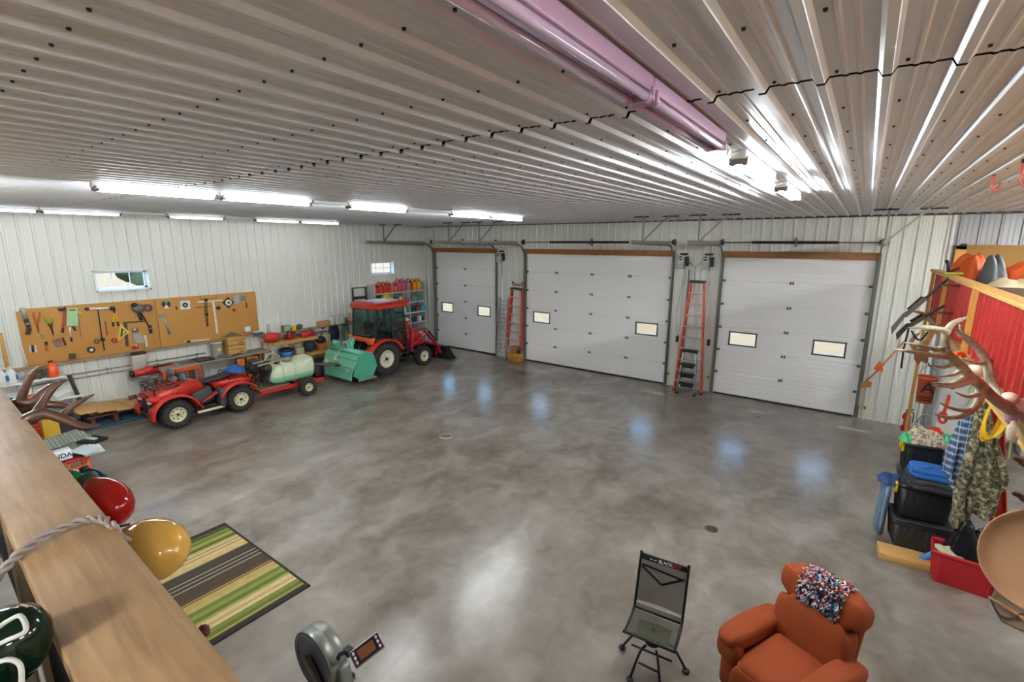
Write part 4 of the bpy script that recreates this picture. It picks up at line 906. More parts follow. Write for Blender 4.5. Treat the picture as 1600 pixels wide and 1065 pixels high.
# ---- orange trestle with shingle sample, papers and lettered box
t = thing('orange_trestle', 'orange-red trestle stool left of the red bulb', 'trestle', (-10.0, 1.68, 0), .1); t.scale = (.62, .62, .95)
b = MB(); b.box((0, 0, .56), (.5, .46, .05), M('trestle_top', 'a8281f', .5), bev=.01); b.build('top', t)
for x in (-.2, .2):
    for y in (-.19, .19): b = MB(); b.beam((x, y, .55), (x*1.35, y*1.25, 0), .055, .055, orange_paint, up=(0, 1, 0)); b.build('leg', t)
b = MB(); b.box((.235, 0, .42), (.05, .5, .05), orange_paint); b.box((.0, -.21, .3), (.5, .04, .05), orange_paint); b.box((0, .21, .3), (.5, .04, .05), orange_paint); b.build('rail', t)
k = NT('shingle_grey'); br = k.n('ShaderNodeTexBrick'); br.inputs['Scale'].default_value = 5; br.inputs['Color1'].default_value = (*lin('7a8276'), 1); br.inputs['Color2'].default_value = (*lin('8b9184'), 1); br.inputs['Mortar'].default_value = (*lin('565c52'), 1); br.inputs['Mortar Size'].default_value = .03
k.l(k.coord(), br.inputs[0]); k.l(br.outputs[0], k.b.inputs['Base Color']); k.b.inputs['Roughness'].default_value = .9
b = MB(); b.box((-10.25, 1.62, .80), (.42, .6, .015), k.m, rot=(.06, .12, .2)); b.build('shingle_sheet', label='grey shingle-patterned sheet lying above the lettered box', cat='sheet')
b = MB()
for i in range(4): b.box((-9.95+.02*i, 1.9-.03*i, .60+.018*i), (.34, .26, .012), [white_plastic, M('paper_blue', 'b9c4c6', .7)][i % 2], rot=(.05, .08, .15*i))
b.build('paper_pile', label='loose pale papers fanned beside the lettered box', cat='paper')
b = MB(); b.box((-10.28, 1.58, .66), (.3, .36, .24), M('grey_case', '8c8c88', .6), bev=.02); b.build('support_case', label='grey case carrying the shingle sheet', cat='case')
b = MB(); b.box((-9.95, 1.45, .66), (.2, .38, .15), M('box_white', 'd7dadb', .5), bev=.008)
tm = text_mb('HONDA', .10, M('ink_navy', '2a3547', .5), frame(Vector((-9.848, 1.45, .66)), (0, 1, 0), (0, 0, 1)), .001, bold=.002); b.add(tm.v, tm.f, tm.mats[0])
b.build('lettered_box', label='white box with dark capital lettering on the orange trestle', cat='box')
# ============================================================ QUAD BIKE (local +x forward, +y its left)
def tyre_mb(R, w, lugs, lug_h, c=(0, 0, 0), rim_r=.5, chev=True, side=1):
    b = MB(); h = w/2; r0 = R-lug_h
    b.lathe([(R*rim_r, -h*.75), (R*rim_r+.02, -h*.95), (r0*.86, -h), (r0*.97, -h*.85), (r0, -h*.5), (r0, h*.5), (r0*.97, h*.85), (r0*.86, h), (R*rim_r+.02, h*.95), (R*rim_r, h*.75)], rubber, c, (0, 1, 0), 36)
    for i in range(lugs):
        a = 2*PI*i/lugs
        for s in (-1, 1):
            aa = a+(PI/lugs if s > 0 else 0); mt = Matrix.Translation(c) @ Matrix.Rotation(aa, 4, 'Y')
            q = MB(); q.beam((.0, s*h*.05, r0+lug_h*.3), (-.32*w if chev else 0, s*h*.98, r0*.965+lug_h*.1), lug_h*1.3, 2*PI*R/lugs*.30, rubber, up=(1, 0, 0))
            b.add([mt @ p for p in q.v], q.f, rubber)
            if not chev or True:
                q = MB(); q.box((-.32*w, s*h*.94, r0*.93), (2*PI*R/lugs*.28, h*.2, R*.13), rubber); b.add([mt @ p for p in q.v], q.f, rubber)
    return b
def rim_mb(R, w, side, mat, slots=8, off=0.0):
    b = MB(); h = w/2*side
    b.lathe([(R, h*.8), (R*.96, h*.86), (R*.9, h*.7), (R*.82, h*.45+off), (R*.45, h*.5+off), (R*.28, h*.62+off), (0, h*.62+off)], mat, (0, 0, 0), (0, 1, 0), 30)
    return b
def wheel(parent, name, c, R, w, side, rimR, rimmat, lugs, lug_h, slots=8, dark='c'):
    t = bpy.data.objects.new(name, None); C.objects.link(t); t.parent = parent; t.location = c
    WM[t.name] = WM[parent.name] @ Matrix.Translation(c)
    tyre_mb(R, w, lugs, lug_h, rim_r=rimR/R).build('tyre', t)
    b = rim_mb(rimR, w, side, rimmat)
    for i in range(slots):
        a = 2*PI*i/slots; b.ball((rimR*.66*math.cos(a), side*w*.235, rimR*.66*math.sin(a)), (.13*rimR, .006, .07*rimR), dark_metal, 10, 6, rot=(0, -a+PI/2, 0))
    b.build('rim', t)
    b = MB(); b.cyl((0, side*w*.2, 0), (0, side*w*.42, 0), rimR*.2, dark_metal, rimR*.14, n=14)
    for i in range(4): a = 2*PI*i/4+.4; b.cyl((rimR*.34*math.cos(a), side*w*.25, rimR*.34*math.sin(a)), (rimR*.34*math.cos(a), side*w*.36, rimR*.34*math.sin(a)), rimR*.06, grey_metal, n=8)
    b.build('hub', t); return t
atv = thing('quad_bike', 'red utility quad bike with black racks facing the left frame edge', 'quad bike', (-12.17, 4.37, 0), -PI/2)
for x in (.66, -.66):
    for s in (1, -1):
        wheel(atv, 'wheel', (x, s*.46, .315), .315, .24, s, .165, cream_rim, 18, .028, 8)
def fender(b, x0, R, y0, y1, a0, a1, mat, zc, th=.02, n=14, flare=.0):
    ri, ro = R, R+th; vs = []; fs = []
    for k in range(n+1):
        a = math.radians(a0+(a1-a0)*k/n)
        for (r, y) in ((ri, y0), (ro, y0), (ro, y1), (ri-.015, y1)): vs.append((x0+r*math.cos(a)*1.12, y, zc+r*math.sin(a)))
    for k in range(n):
        for j in range(4): fs.append((k*4+j, k*4+(j+1) % 4, k*4+4+(j+1) % 4, k*4+4+j))
    fs += [(3, 2, 1, 0), tuple(n*4+j for j in range(4))]
    b.add(vs, fs, mat, True)
def section(x, w, zb, zt, r=.4, n=16, y=0):
    out = []
    for i in range(n):
        a = 2*PI*i/n; cx, cz = math.cos(a), math.sin(a)
        out.append(Vector((x, y+w*math.copysign(abs(cx)**r, cx), (zb+zt)/2+(zt-zb)/2*math.copysign(abs(cz)**r, cz))))
    return out
b = MB()
b.loft([section(1.02, .20, .56, .66), section(.98, .28, .52, .76), section(.80, .33, .56, .84), section(.5, .30, .58, .90), section(.25, .20, .56, .93), section(.05, .15, .52, .88), section(-.05, .13, .5, .78)], red_paint)
for s in (1, -1):
    fender(b, .66, .385, s*.26, s*.58, -8, 168, red_paint, .33, .03)
    b.beam((.30, s*.44, .52), (.16, s*.40, .30), .22, .03, red_paint)
    b.ball((.96, s*.27, .68), (.15, .15, .08), red_paint)
b.build('front_body', atv)
b = MB()
b.loft([section(-.25, .16, .60, .76), section(-.5, .28, .62, .78), section(-.8, .34, .62, .80), section(-1.05, .30, .62, .74)], red_paint)
for s in (1, -1): fender(b, -.66, .375, s*.26, s*.57, 12, 150, red_paint, .33, .03); b.beam((-.30, s*.40, .62), (.10, s*.33, .42), .16, .03, red_paint)
b.build('rear_body', atv)
b = MB(); b.loft([section(.12, .09, .80, .86, .7), section(-.05, .14, .76, .84, .7), section(-.35, .17, .76, .86, .7), section(-.62, .16, .80, .92, .7), section(-.72, .12, .82, .90, .7)], M('seat_vinyl', '2a2a2c', .5)); b.build('seat', atv)
for s in (1, -1):
    b = MB(); b.box((.05, s*.27, .52), (.42, .14, .34), dgrey_plastic, rot=(0, .25, 0), bev=.03); b.box((-.28, s*.42, .45), (.14, .26, .42), dgrey_plastic, bev=.03); b.box((-.02, s*.40, .25), (.58, .26, .035), dgrey_plastic, bev=.01); b.box((0, s*.53, .25), (.56, .02, .05), cream_rim); b.build('footwell', atv)
b = MB(); b.box((0, 0, .38), (.7, .3, .3), blk, bev=.05); b.cyl((.66, -.45, .315), (.66, .45, .315), .035, dark_metal); b.cyl((-.66, -.45, .315), (-.66, .45, .315), .035, dark_metal); b.box((.62, 0, .42), (.5, .3, .2), dark_metal, bev=.03); b.box((-.6, 0, .42), (.5, .3, .2), dark_metal, bev=.03)
for s in (1, -1):
    for x in (.55, -.55): b.cyl((x, s*.3, .35), (x*.9, s*.22, .66), .035, blk, n=10)
b.build('engine', atv)
b = MB(); b.tube(spline([(1.0, -.3, .40), (1.10, -.28, .62), (1.06, -.2, .74), (1.06, .2, .74), (1.10, .28, .62), (1.0, .3, .40)], 4), .017, blk, 8); b.box((1.03, 0, .50), (.08, .44, .22), blk, bev=.03); b.box((1.05, 0, .33), (.14, .34, .12), dark_metal, bev=.02); b.build('front_bumper', atv)
for s in (1, -1): b = MB(); b.ball((1.06, s*.27, .64), (.05, .09, .055), M('lens', 'cfd6d6', .1, .1)); b.build('headlight', atv)
def rack(x0, x1, w, z, name):
    b = MB(); b.tube([(x0, -w, z), (x1, -w, z), (x1, w, z), (x0, w, z)], .013, blk, 8, closed=True)
    for i in range(1, 4): x = x0+(x1-x0)*i/4; b.cyl((x, -w, z), (x, w, z), .009, blk, n=8)
    for s in (-1, -.35, .35, 1): b.cyl((x0, s*w, z), (x1, s*w, z), .009, blk, n=8)
    for x in (x0+.05, x1-.05):
        for s in (-1, 1): b.cyl((x, s*w*.8, z), (x, s*w*.7, z-.14), .012, blk, n=8)
    b.build(name, atv)
rack(.50, 1.0, .36, .90, 'front_rack'); rack(-.62, -1.12, .38, .89, 'rear_rack')
b = MB(); b.tube(spline([(.30, -.38, 1.06), (.34, -.2, 1.04), (.36, 0, 1.0), (.34, .2, 1.04), (.30, .38, 1.06)], 4), .013, blk, 8); b.cyl((.42, 0, .85), (.36, 0, 1.01), .03, blk); b.box((.38, 0, 1.06), (.12, .2, .09), blk, bev=.03); b.build('handlebar', atv)
for s in (1, -1):
    b = MB(); b.cyl((.30, s*.38, 1.06), (.26, s*.48, 1.05), .018, blk); b.build('grip', atv)
    b = MB(); b.ball((.42, s*.36, 1.05), (.05, .15, .10), M('guard_grey', '5b6268', .4), 12, 8); b.build('hand_guard', atv)
cloth_blue = M('royal_blue_cloth', '2f5fae', .85, 0, .2, 8, .6, 18)
def heap(name, label, cat, c, sx, sy, h, mat, seed=0, rz=0, nu=36, amp=.35, parent=None, thick=.012, fr=7, sub=0):
    """a rumpled cloth lying in a soft heap: closed surface with folds"""
    rnd = random.Random(seed); ph = [rnd.uniform(0, 6.28) for _ in range(8)]; cr, sr = math.cos(rz), math.sin(rz)
    def top(u, v):
        a = 2*PI*u; r = v; e = .86+.10*math.sin(3*a+ph[0])+.06*math.sin(7*a+ph[1])
        x = sx*r*math.cos(a)*e; y = sy*r*math.sin(a)*e
        f = (1-r**2.6); w = amp*(.30*math.sin(fr*x/sx+ph[2]+2*y/sy)+.25*math.sin(fr*.8*y/sy+ph[3]-2*x/sx)+.2*math.sin(11*a+ph[4])*r+.12*math.sin(17*x/sx+9*y/sy+ph[5]))
        z = h*max(0, f*(1+w)*(.75+.25*math.cos(2*a+ph[6])*r)+.02)
        return Vector((c[0]+x*cr-y*sr, c[1]+x*sr+y*cr, c[2]+z))
    b = MB(); n = nu; m_ = 12; ctr = top(0, 0); vs = [ctr]; fs = []
    for j in range(1, m_+1):
        for i in range(n): vs.append(top(i/n, j/m_))
    for i in range(n): fs.append((0, 1+i, 1+(i+1) % n))
    for j in range(m_-1):
        for i in range(n): a_ = 1+j*n+i; b_ = 1+j*n+(i+1) % n; fs.append((a_, a_+n, b_+n, b_))
    base = len(vs); 
    for i in range(n): p_ = top(i/n, 1); vs.append(Vector((p_.x, p_.y, c[2])))
    for i in range(n): fs.append((1+(m_-1)*n+i, base+i, base+(i+1) % n, 1+(m_-1)*n+(i+1) % n))
    fs.append([base+i for i in reversed(range(n))])
    b.add(vs, fs, mat, True)
    return b.build(name, parent, label=label, cat=cat, local=False if parent else True)
heap('blue_cloth', 'royal blue cloth bundled on the quad bike\'s rear rack', 'cloth', (-12.17, 5.2, .90), .33, .26, .17, cloth_blue, 3)

# ============================================================ SPRAYER TRAILER (built in place, long axis along y)
tr = thing('sprayer_trailer', 'red-framed trailer carrying a pale green translucent sprayer tank', 'trailer', (-12.1, 6.5, 0), PI/2)   # local +x -> world +y, local +y -> world -x
for s in (-1, 1): wheel(tr, 'wheel', (.18, s*.55, .235), .235, .18, s, .11, cream_rim, 16, .008, 6)
b = MB(); b.beam((-.94, -.30, .30), (.75, -.40, .30), .04, .09, red_paint); b.beam((-.94, .30, .30), (.75, .40, .30), .04, .09, red_paint)
for x in (-.9, -.3, .2, .72): b.box((x, 0, .30), (.05, .72, .06), red_paint)
b.beam((-.94, 0, .3), (-1.0, 0, .34), .05, .05, red_paint); b.build('chassis', tr, label='bright red chassis')
b = MB(); b.box((-.55, 0, .355), (.8, .6, .02), old_wood); b.build('deck', tr)
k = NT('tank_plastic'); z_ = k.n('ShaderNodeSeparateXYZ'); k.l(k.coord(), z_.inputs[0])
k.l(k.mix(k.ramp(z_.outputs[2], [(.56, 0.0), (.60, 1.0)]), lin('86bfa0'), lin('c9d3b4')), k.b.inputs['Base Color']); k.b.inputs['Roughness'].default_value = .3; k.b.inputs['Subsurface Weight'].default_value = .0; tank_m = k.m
b = MB(); R_ = []
for x, w, zb, zt in ((-.62, .16, .50, .74), (-.55, .26, .42, .82), (-.42, .31, .38, .88), (0, .32, .38, .90), (.22, .32, .38, .90), (.30, .33, .38, .96), (.50, .33, .38, .98), (.58, .28, .42, .94)):
    R_.append(section(x, w, zb, zt, .55, 24))
b.loft(R_, tank_m)
for x in (-.3, .02): 
    pts = section(x, .335, .37, .915, .55, 24); b.tube(pts, .016, tank_m, 6, closed=True)
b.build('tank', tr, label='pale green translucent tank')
b = MB(); b.lathe([(0, .06), (.10, .06), (.11, 0)], M('lid_bronze', '8d7a55', .5), (-.02, 0, .90)); b.build('tank_lid', tr, label='bronze brown filler lid')
b = MB(); b.cyl((-.3, 0, .885), (-.3, 0, .93), .075, blk, n=18); b.build('vent_cap', tr)
b = MB(); b.box((.7, -.15, .5), (.2, .3, .3), blk, bev=.03); b.box((.78, -.28, .45), (.03, .26, .4), blk); b.build('pump_box', tr)
b = MB()
for z in (.40, .46): b.beam((.66, -.1, z+.22), (1.18, -.5, z+.22), .03, .05, M('boom_olive', '5f5b48', .5, .3))
b.cyl((1.1, -.45, .60), (1.22, -.52, .62), .035, blk); b.build('boom_arm', tr)
# folded booms, hoses and brackets at the front of the trailer
dk = M('boom_steel', '4b4640', .45, .5, .2)
b = MB(); rnd = random.Random(4)
for i in range(5): b.beam((-.98+.09*i, .22-.10*i, .36), (-.92+.05*i, -.30+.05*i, .98+.05*math.sin(i)), .035, .035, dk)
b.beam((-.95, -.35, 1.0), (-.1, -.30, 1.06), .03, .04, M('boom_pale', '9b9888', .5, .3)); b.beam((-.95, -.1, 1.02), (-.2, .0, 1.04), .03, .04, M('boom_pale', '9b9888', .5, .3)); b.build('folded_boom', tr)
b = MB()
for i in range(6): b.tube(spline([(-.95+.07*i, -.25+.08*i, .95), (-.75+.03*i, -.3, .8+.02*i), (-.85+.05*i, -.1*i*.3, .55), (-.5+.02*i, -.2, .42)], 5), .014, blk, 6)
b.build('hose', tr)
b = MB(); b.box((-.85, .1, .85), (.3, .4, .25), blk, bev=.06); b.ball((-.80, .15, 1.0), (.14, .18, .10), dk, jit=.1); b.build('motor', tr)
b = MB(); b.tube(spline([(-.7, -.2, 1.08), (-.5, -.1, 1.2), (-.3, -.15, 1.1), (-.45, 0, 1.18), (-.6, .05, 1.1)], 5), .02, M('pale_hose', 'b5ad98', .6), 8); b.build('hose_loop', tr)

# ============================================================ TRACTOR (local +x forward -> world +y, local -y -> world +x)
tc = thing('compact_tractor', 'red compact tractor with glass cab and front loader', 'tractor', (-12.0, 9.95, 0), PI/2)
tyre_cream = M('tractor_rim', 'd3cdb6', .4, .2, .06)
for s in (-1, 1):
    wheel(tc, 'rear_wheel', (-.76, s*.50, .53), .53, .34, s, .27, tyre_cream, 20, .04, 0)
    wheel(tc, 'front_wheel', (.80, s*.52, .33), .33, .24, s, .175, tyre_cream, 18, .025, 0)
for s in (-1, 1):
    b = MB(); fender(b, -.76, .57, s*.36, s*.70, 18, 172, red_paint, .53, .035, 16); b.box((-.55, s*.40, .95), (.7, .12, .3), red_paint, bev=.03); b.build('rear_fender', tc)
b = MB(); b.box((-1.14, 0, 1.12), (.16, .9, .13), M('fender_orange', 'dd5a28', .4), bev=.04); b.box((-1.2, -.45, 1.1), (.14, .22, .16), M('fender_orange', 'dd5a28', .4), bev=.03); b.build('rear_hood_bar', tc, label='orange rear cross cover')
for s in (-1, 1): b = MB(); b.box((-1.18, s*.55, 1.18), (.08, .10, .09), M('lamp_amber', 'e08a2a', .3), bev=.015); b.build('tail_lamp', tc)
b = MB(); b.box((-.5, 0, .62), (1.1, .5, .34), dark_metal, bev=.05); b.box((.5, 0, .62), (1.0, .34, .28), dark_metal, bev=.04); b.cyl((.8, -.5, .33), (.8, .5, .33), .06, dark_metal); b.cyl((-.76, -.45, .53), (-.76, .45, .53), .1, dark_metal); b.build('chassis', tc)
b = MB(); b.loft([section(.10, .33, .62, 1.16, .35), section(.4, .33, .62, 1.18, .35), section(.9, .31, .62, 1.14, .4), section(1.12, .28, .62, 1.04, .4), section(1.2, .2, .66, .96, .5)], red_paint); b.build('hood', tc)
b = MB(); b.box((1.19, 0, .82), (.05, .42, .36), blk, bev=.02); b.build('grille', tc)
for s in (-1, 1): b = MB(); b.ball((1.17, s*.16, 1.0), (.05, .08, .06), M('lens', 'cfd6d6', .1, .1)); b.build('headlight', tc)
# cab
cb = M('cab_frame', '2a2d2c', .5, .2); zf, zt = .78, 2.06
A = {'rb': (-1.08, .52, 1.16), 'rt': (-1.02, .52, zt), 'mb': (-.42, .56, .98), 'mt': (-.50, .55, zt), 'fb': (.20, .50, .55), 'ft': (.06, .50, zt)}
def sd(p, s): return (p[0], p[1]*s, p[2])
for s in (-1, 1):
    b = MB()
    for p_, q_ in (('rb', 'rt'), ('mb', 'mt'), ('fb', 'ft'), ('rt', 'mt'), ('mt', 'ft')): b.beam(sd(A[p_], s), sd(A[q_], s), .05, .05, cb, bev=.01)
    b.beam(sd(A['rb'], s), sd(A['mb'], s), .05, .08, cb); b.beam(sd(A['mb'], s), (-.16, s*.55, .60), .05, .05, cb); b.beam((-.16, s*.55, .60), sd(A['fb'], s), .05, .06, cb)
    b.build('cab_frame', tc)
    b = MB(); b.prism([sd(A['rb'], s), sd(A['rt'], s), sd(A['mt'], s), sd(A['mb'], s)], (0, s, 0), .006, cab_glass); b.build('rear_side_window', tc)
    b = MB(); b.prism([sd(A['mb'], s), sd(A['mt'], s), sd(A['ft'], s), sd(A['fb'], s), (-.16, s*.55, .60)], (0, s, 0), .006, cab_glass); d_ = b.build('door_glass', tc)
    b = MB(); b.tube([(.02, s*.57, 1.1), (.02, s*.60, 1.12), (-.0, s*.60, 1.28), (-.0, s*.57, 1.3)], .012, blk, 6); b.build('door_handle', tc)
b = MB(); b.prism([(-1.06, -.50, 1.18), (-1.03, -.50, zt), (-1.03, .50, zt), (-1.06, .50, 1.18)], (-1, 0, 0), .006, cab_glass); b.build('rear_window', tc)
b = MB(); b.prism([(.20, -.5, .95), (.06, -.5, zt), (.06, .5, zt), (.20, .5, .95)], (1, 0, 0), .006, cab_glass); b.build('windscreen', tc)
b = MB(); b.box((-.45, 0, .80), (1.2, .95, .05), cb); b.box((-1.05, 0, 1.18), (.05, 1.0, .05), cb); b.beam((-1.08, -.3, 1.26), (-1.08, .45, 1.22), .02, .02, grey_metal); b.build('cab_floor', tc)
b = MB(); b.box((-.62, 0, 1.02), (.42, .46, .14), M('seat_dark', '4a5356', .7), bev=.04); b.box((-.84, 0, 1.32), (.14, .46, .56), M('seat_dark', '4a5356', .7), bev=.05, rot=(0, -.12, 0)); b.build('operator_seat', tc)
b = MB(); b.tube([(-.12+.17*math.cos(a)*.5, .17*math.sin(a), 1.36+.15*math.cos(a)) for a in [2*PI*i/20 for i in range(20)]], .014, blk, 6, closed=True); b.cyl((-.12, 0, 1.36), (.06, 0, 1.05), .025, blk); b.box((.06, 0, 1.1), (.16, .4, .3), cb, bev=.04); b.build('steering_wheel', tc)
b = MB(); rr = []; base_ = [(-1.10, -.50), (-1.02, -.60), (.12, -.60), (.28, -.46), (.28, .46), (.12, .60), (-1.02, .60), (-1.10, .50)]
for z, g in ((2.04, 0), (2.06, .03), (2.15, .03), (2.18, .0), (2.22, -.08), (2.235, -.16)): rr.append([Vector((-.41+(x_+.41)*(1+g/.69), y_*(1+g/.6), z)) for x_, y_ in base_])
b.loft(rr, red_paint, False); b.build('roof', tc, label='bright red moulded cab roof')
b = MB()
for y in (-.22, 0, .22): b.box((-.42, y, 2.245), (.95, .12, .02), M('roof_panel_pale', 'cfc9dc', .3), bev=.006)
b.build('roof_rib', tc, label='pale raised roof ribs')
# loader
lr = M('loader_crimson', 'b5213a', .35, .1, .08, 6, coat=.2)
for s in (-1, 1):
    y = s*.48; b = MB()
    b.beam((.34, y, .55), (.40, y, 1.22), .06, .14, lr, up=(0, 1, 0), bev=.01)
    b.beam((.36, y, 1.28), (.95, y, 1.16), .055, .13, lr, up=(0, 1, 0), bev=.01); b.beam((.90, y, 1.20), (1.55, y, .52), .055, .13, lr, up=(0, 1, 0), bev=.01); b.beam((1.50, y, .58), (1.66, y, .26), .05, .14, lr, up=(0, 1, 0), bev=.01)
    b.build('loader_arm', tc, label='crimson loader arm')
    b = MB(); b.cyl((.42, y, .72), (.8, y, .98), .035, lr, n=12); b.cyl((.8, y, .98), (1.05, y, 1.06), .018, alu, n=10); b.cyl((1.15, y, 1.08), (1.5, y, .72), .028, blk, n=12); b.cyl((1.5, y, .72), (1.72, y, .45), .015, alu, n=10); b.build('hydraulic_ram', tc)
b = MB(); b.cyl((1.42, -.48, .62), (1.42, .48, .62), .04, lr); b.tube(spline([(.5, -.5, 1.2), (.7, -.56, 1.25), (1.0, -.54, 1.2), (1.3, -.53, .85)], 5), .012, blk, 6); b.build('cross_tube', tc)
b = MB(); bs = M('bucket_black', '23282a', .35, .4, .2); pr_ = [(1.72, .50), (1.70, .30), (1.74, .12), (1.86, .03), (2.2, .02)]
for p_, q_ in zip(pr_, pr_[1:]): b.add([(p_[0], -.70, p_[1]), (p_[0], .70, p_[1]), (q_[0], .70, q_[1]), (q_[0], -.70, q_[1]), (p_[0]-.015, -.70, p_[1]-.01), (p_[0]-.015, .70, p_[1]-.01), (q_[0]-.01, .70, q_[1]-.015), (q_[0]-.01, -.70, q_[1]-.015)], [(0, 1, 2, 3), (7, 6, 5, 4), (0, 3, 7, 4), (1, 5, 6, 2), (0, 4, 5, 1), (3, 2, 6, 7)], bs)
for s in (-1, 1): b.prism([(1.72, s*.70, .50), (1.84, s*.70, .48), (2.2, s*.70, .02), (1.86, s*.70, .02), (1.74, s*.70, .12), (1.70, s*.70, .3)], (0, s, 0), .015, bs)
b.box((1.76, 0, .50), (.10, 1.42, .03), bs); b.box((2.2, 0, .02), (.12, 1.42, .02), M('bucket_edge', '8b7f6c', .5, .5))
for y in (-.3, .3): b.box((1.66, y, .3), (.1, .04, .32), lr)
b.build('bucket', tc, label='black steel loader bucket')
b = MB(); b.box((-.05, -.62, .42), (.34, .14, .03), dark_metal); b.box((-.05, -.62, .60), (.3, .12, .03), dark_metal); b.beam((-.2, -.56, .42), (-.2, -.56, .75), .03, .03, dark_metal); b.beam((.1, -.56, .42), (.1, -.56, .75), .03, .03, dark_metal); b.build('step', tc)
b = MB()
for s in (-1, 1): b.beam((-.8, s*.22, .45), (-1.42, s*.32, .42), .05, .05, dark_metal); b.beam((-1.0, s*.25, .95), (-1.3, s*.3, .45), .03, .03, grey_metal)
b.beam((-1.0, 0, .85), (-1.4, 0, .80), .05, .05, dark_metal); b.build('linkage', tc)
# tiller
tl = thing('rotary_tiller', 'teal green rotary tiller hitched behind the tractor', 'tiller', (-12.0, 8.22, 0), PI/2)
te = M('teal_enamel', '6fbfa0', .4, .1, .08, 5, coat=.2); te2 = M('teal_deep', '4fa588', .4, .1)
b = MB(); P = [(.36, .86), (.18, .92), (-.12, .80), (-.34, .42), (-.40, .18)]
for p_, q_ in zip(P, P[1:]): b.add([(p_[0], -.74, p_[1]), (p_[0], .74, p_[1]), (q_[0], .74, q_[1]), (q_[0], -.74, q_[1]), (p_[0]-.005, -.74, p_[1]-.02), (p_[0]-.005, .74, p_[1]-.02), (q_[0]+.01, .74, q_[1]-.02), (q_[0]+.01, -.74, q_[1]-.02)], [(0, 1, 2, 3), (7, 6, 5, 4), (0, 3, 7, 4), (1, 5, 6, 2), (0, 4, 5, 1), (3, 2, 6, 7)], te)
for z_, x_ in ((.72, -.17), (.5, -.31)): b.box((x_, 0, z_), (.03, 1.44, .03), te)
b.build('hood', tl)
for s in (-1, 1): b = MB(); b.prism([(.40, s*.74, .78), (.18, s*.74, .92), (-.14, s*.74, .80), (-.34, s*.74, .30), (-.1, s*.74, .12), (.32, s*.74, .15), (.48, s*.74, .45)], (0, s, 0), .03, te2 if s < 0 else te); b.build('side_plate', tl)
b = MB(); b.cyl((-.02, -.66, .90), (-.02, .70, .90), .06, te, n=18); b.cyl((.1, .5, 1.0), (.1, .74, 1.02), .09, te, n=18); b.build('top_tube', tl)
b = MB(); b.beam((.1, -.12, .9), (.25, -.06, 1.22), .05, .08, te); b.beam((.1, .12, .9), (.25, .06, 1.22), .05, .08, te); b.box((.12, 0, 1.0), (.12, .30, .3), te, bev=.03); b.build('mast', tl)
b = MB(); b.box((.0, -.02, 1.03), (.02, .26, .26), M('guard_pale', 'a9c4bd', .4), rot=(0, -.2, 0)); b.lathe([(.045, 0), (.07, 0), (.07, .006), (.045, .006)], blu, (-.015, -.02, 1.03), (-1, 0, -.2), 20); b.build('shield', tl, label='pale shield with a blue round mark')
b = MB()
for y_, z_ in ((-.5, .45), (.2, .68), (.58, .52)): b.box((-.23-.12*(1-(z_-.4)/.3)+.02, y_, z_), (.02, .13, .13), M('sticker_cream', 'd0d09c', .5), rot=(0, .55, 0))
b.build('sticker', tl, label='cream warning stickers')
b = MB(); b.tube(spline([(.0, .1, .95), (-.15, .06, .98), (-.25, .0, .8), (-.28, .1, .7)], 5), .014, grey_metal, 8); b.build('crank', tl)
b = MB(); b.cyl((.05, -.7, .27), (.05, .7, .27), .04, dark_metal)
for i in range(7):
    y_ = -.6+.2*i
    for q in range(3): a = q*2.1+i; b.beam((.05, y_, .27), (.05+.22*math.cos(a), y_, .27+.22*math.sin(a)), .03, .012, dark_metal)
b.build('tine_rotor', tl)
for s in (-1, 1): b = MB(); b.box((.1, s*.8, .14), (.62, .05, .06), M('skid_worn', '8f8b80', .5, .4), bev=.01); b.build('skid', tl)
b = MB(); 
for s in (-1, 1): b.beam((.2, s*.33, .42), (.45, s*.32, .42), .05, .05, dark_metal); b.beam((.18, s*.33, .0), (.18, s*.33, .5), .04, .03, te2)
b.build('stand', tl)
# portable heater behind the loader
t = thing('pressure_washer', 'red and white capped machine standing behind the loader arms', 'machine', (-13.05, 11.35, 0))
b = MB(); b.box((0, 0, .35), (.4, .5, .06), dark_metal)
for x in (-.17, .17):
    for y in (-.2, .2): b.beam((x, y, 0), (x, y, 1.0), .035, .035, dark_metal)
b.tube([(-.17, .24, .3), (-.17, .3, 1.35), (.17, .3, 1.35), (.17, .24, .3)], .02, blk, 8); b.build('frame', t)
b = MB(); b.box((0, 0, .68), (.36, .42, .5), dark_metal, bev=.06); b.build('engine', t)
b = MB(); b.lathe([(0, 0), (.22, 0), (.24, .2), (.22, .36), (0, .38)], red_paint, (0, 0, .92), n=24); b.build('tank', t, label='red drum')
b = MB(); b.lathe([(.22, 0), (.18, .07), (0, .09)], white_plastic, (0, 0, 1.29), n=24); b.build('cap', t, label='white domed cap')
# ============================================================ FAR WALL: openers, ladders
def opener(x, z, label):
    t = thing('door_opener', label, 'door opener', (x, FW-.12, z))
    b = MB(); b.box((0, 0, 0), (.17, .16, .36), M('opener_grey', 'c4c6c3', .4, .2), bev=.015); b.build('housing', t)
    b = MB(); b.lathe([(0, 0), (.055, 0), (.055, .008), (0, .008)], blk, (0, -.08, .1), (0, -1, 0), 20); b.box((0, -.086, .1), (.09, .006, .03), white_plastic, bev=.002); b.build('badge', t)
    b = MB(); b.box((.15, .03, .02), (.07, .08, .26), blk, bev=.02); b.cyl((.14, .02, .10), (.14, -.05, .10), .04, dark_metal); b.box((.05, .05, .21), (.2, .06, .05), blk, bev=.01); b.build('drive_unit', t)
    b = MB(); b.tube(spline([(.1, -.05, -.15), (.16, -.06, -.35), (.14, -.04, -.6)], 5), .006, M('wire_red', '6e3b30', .6), 6); b.build('wire', t)
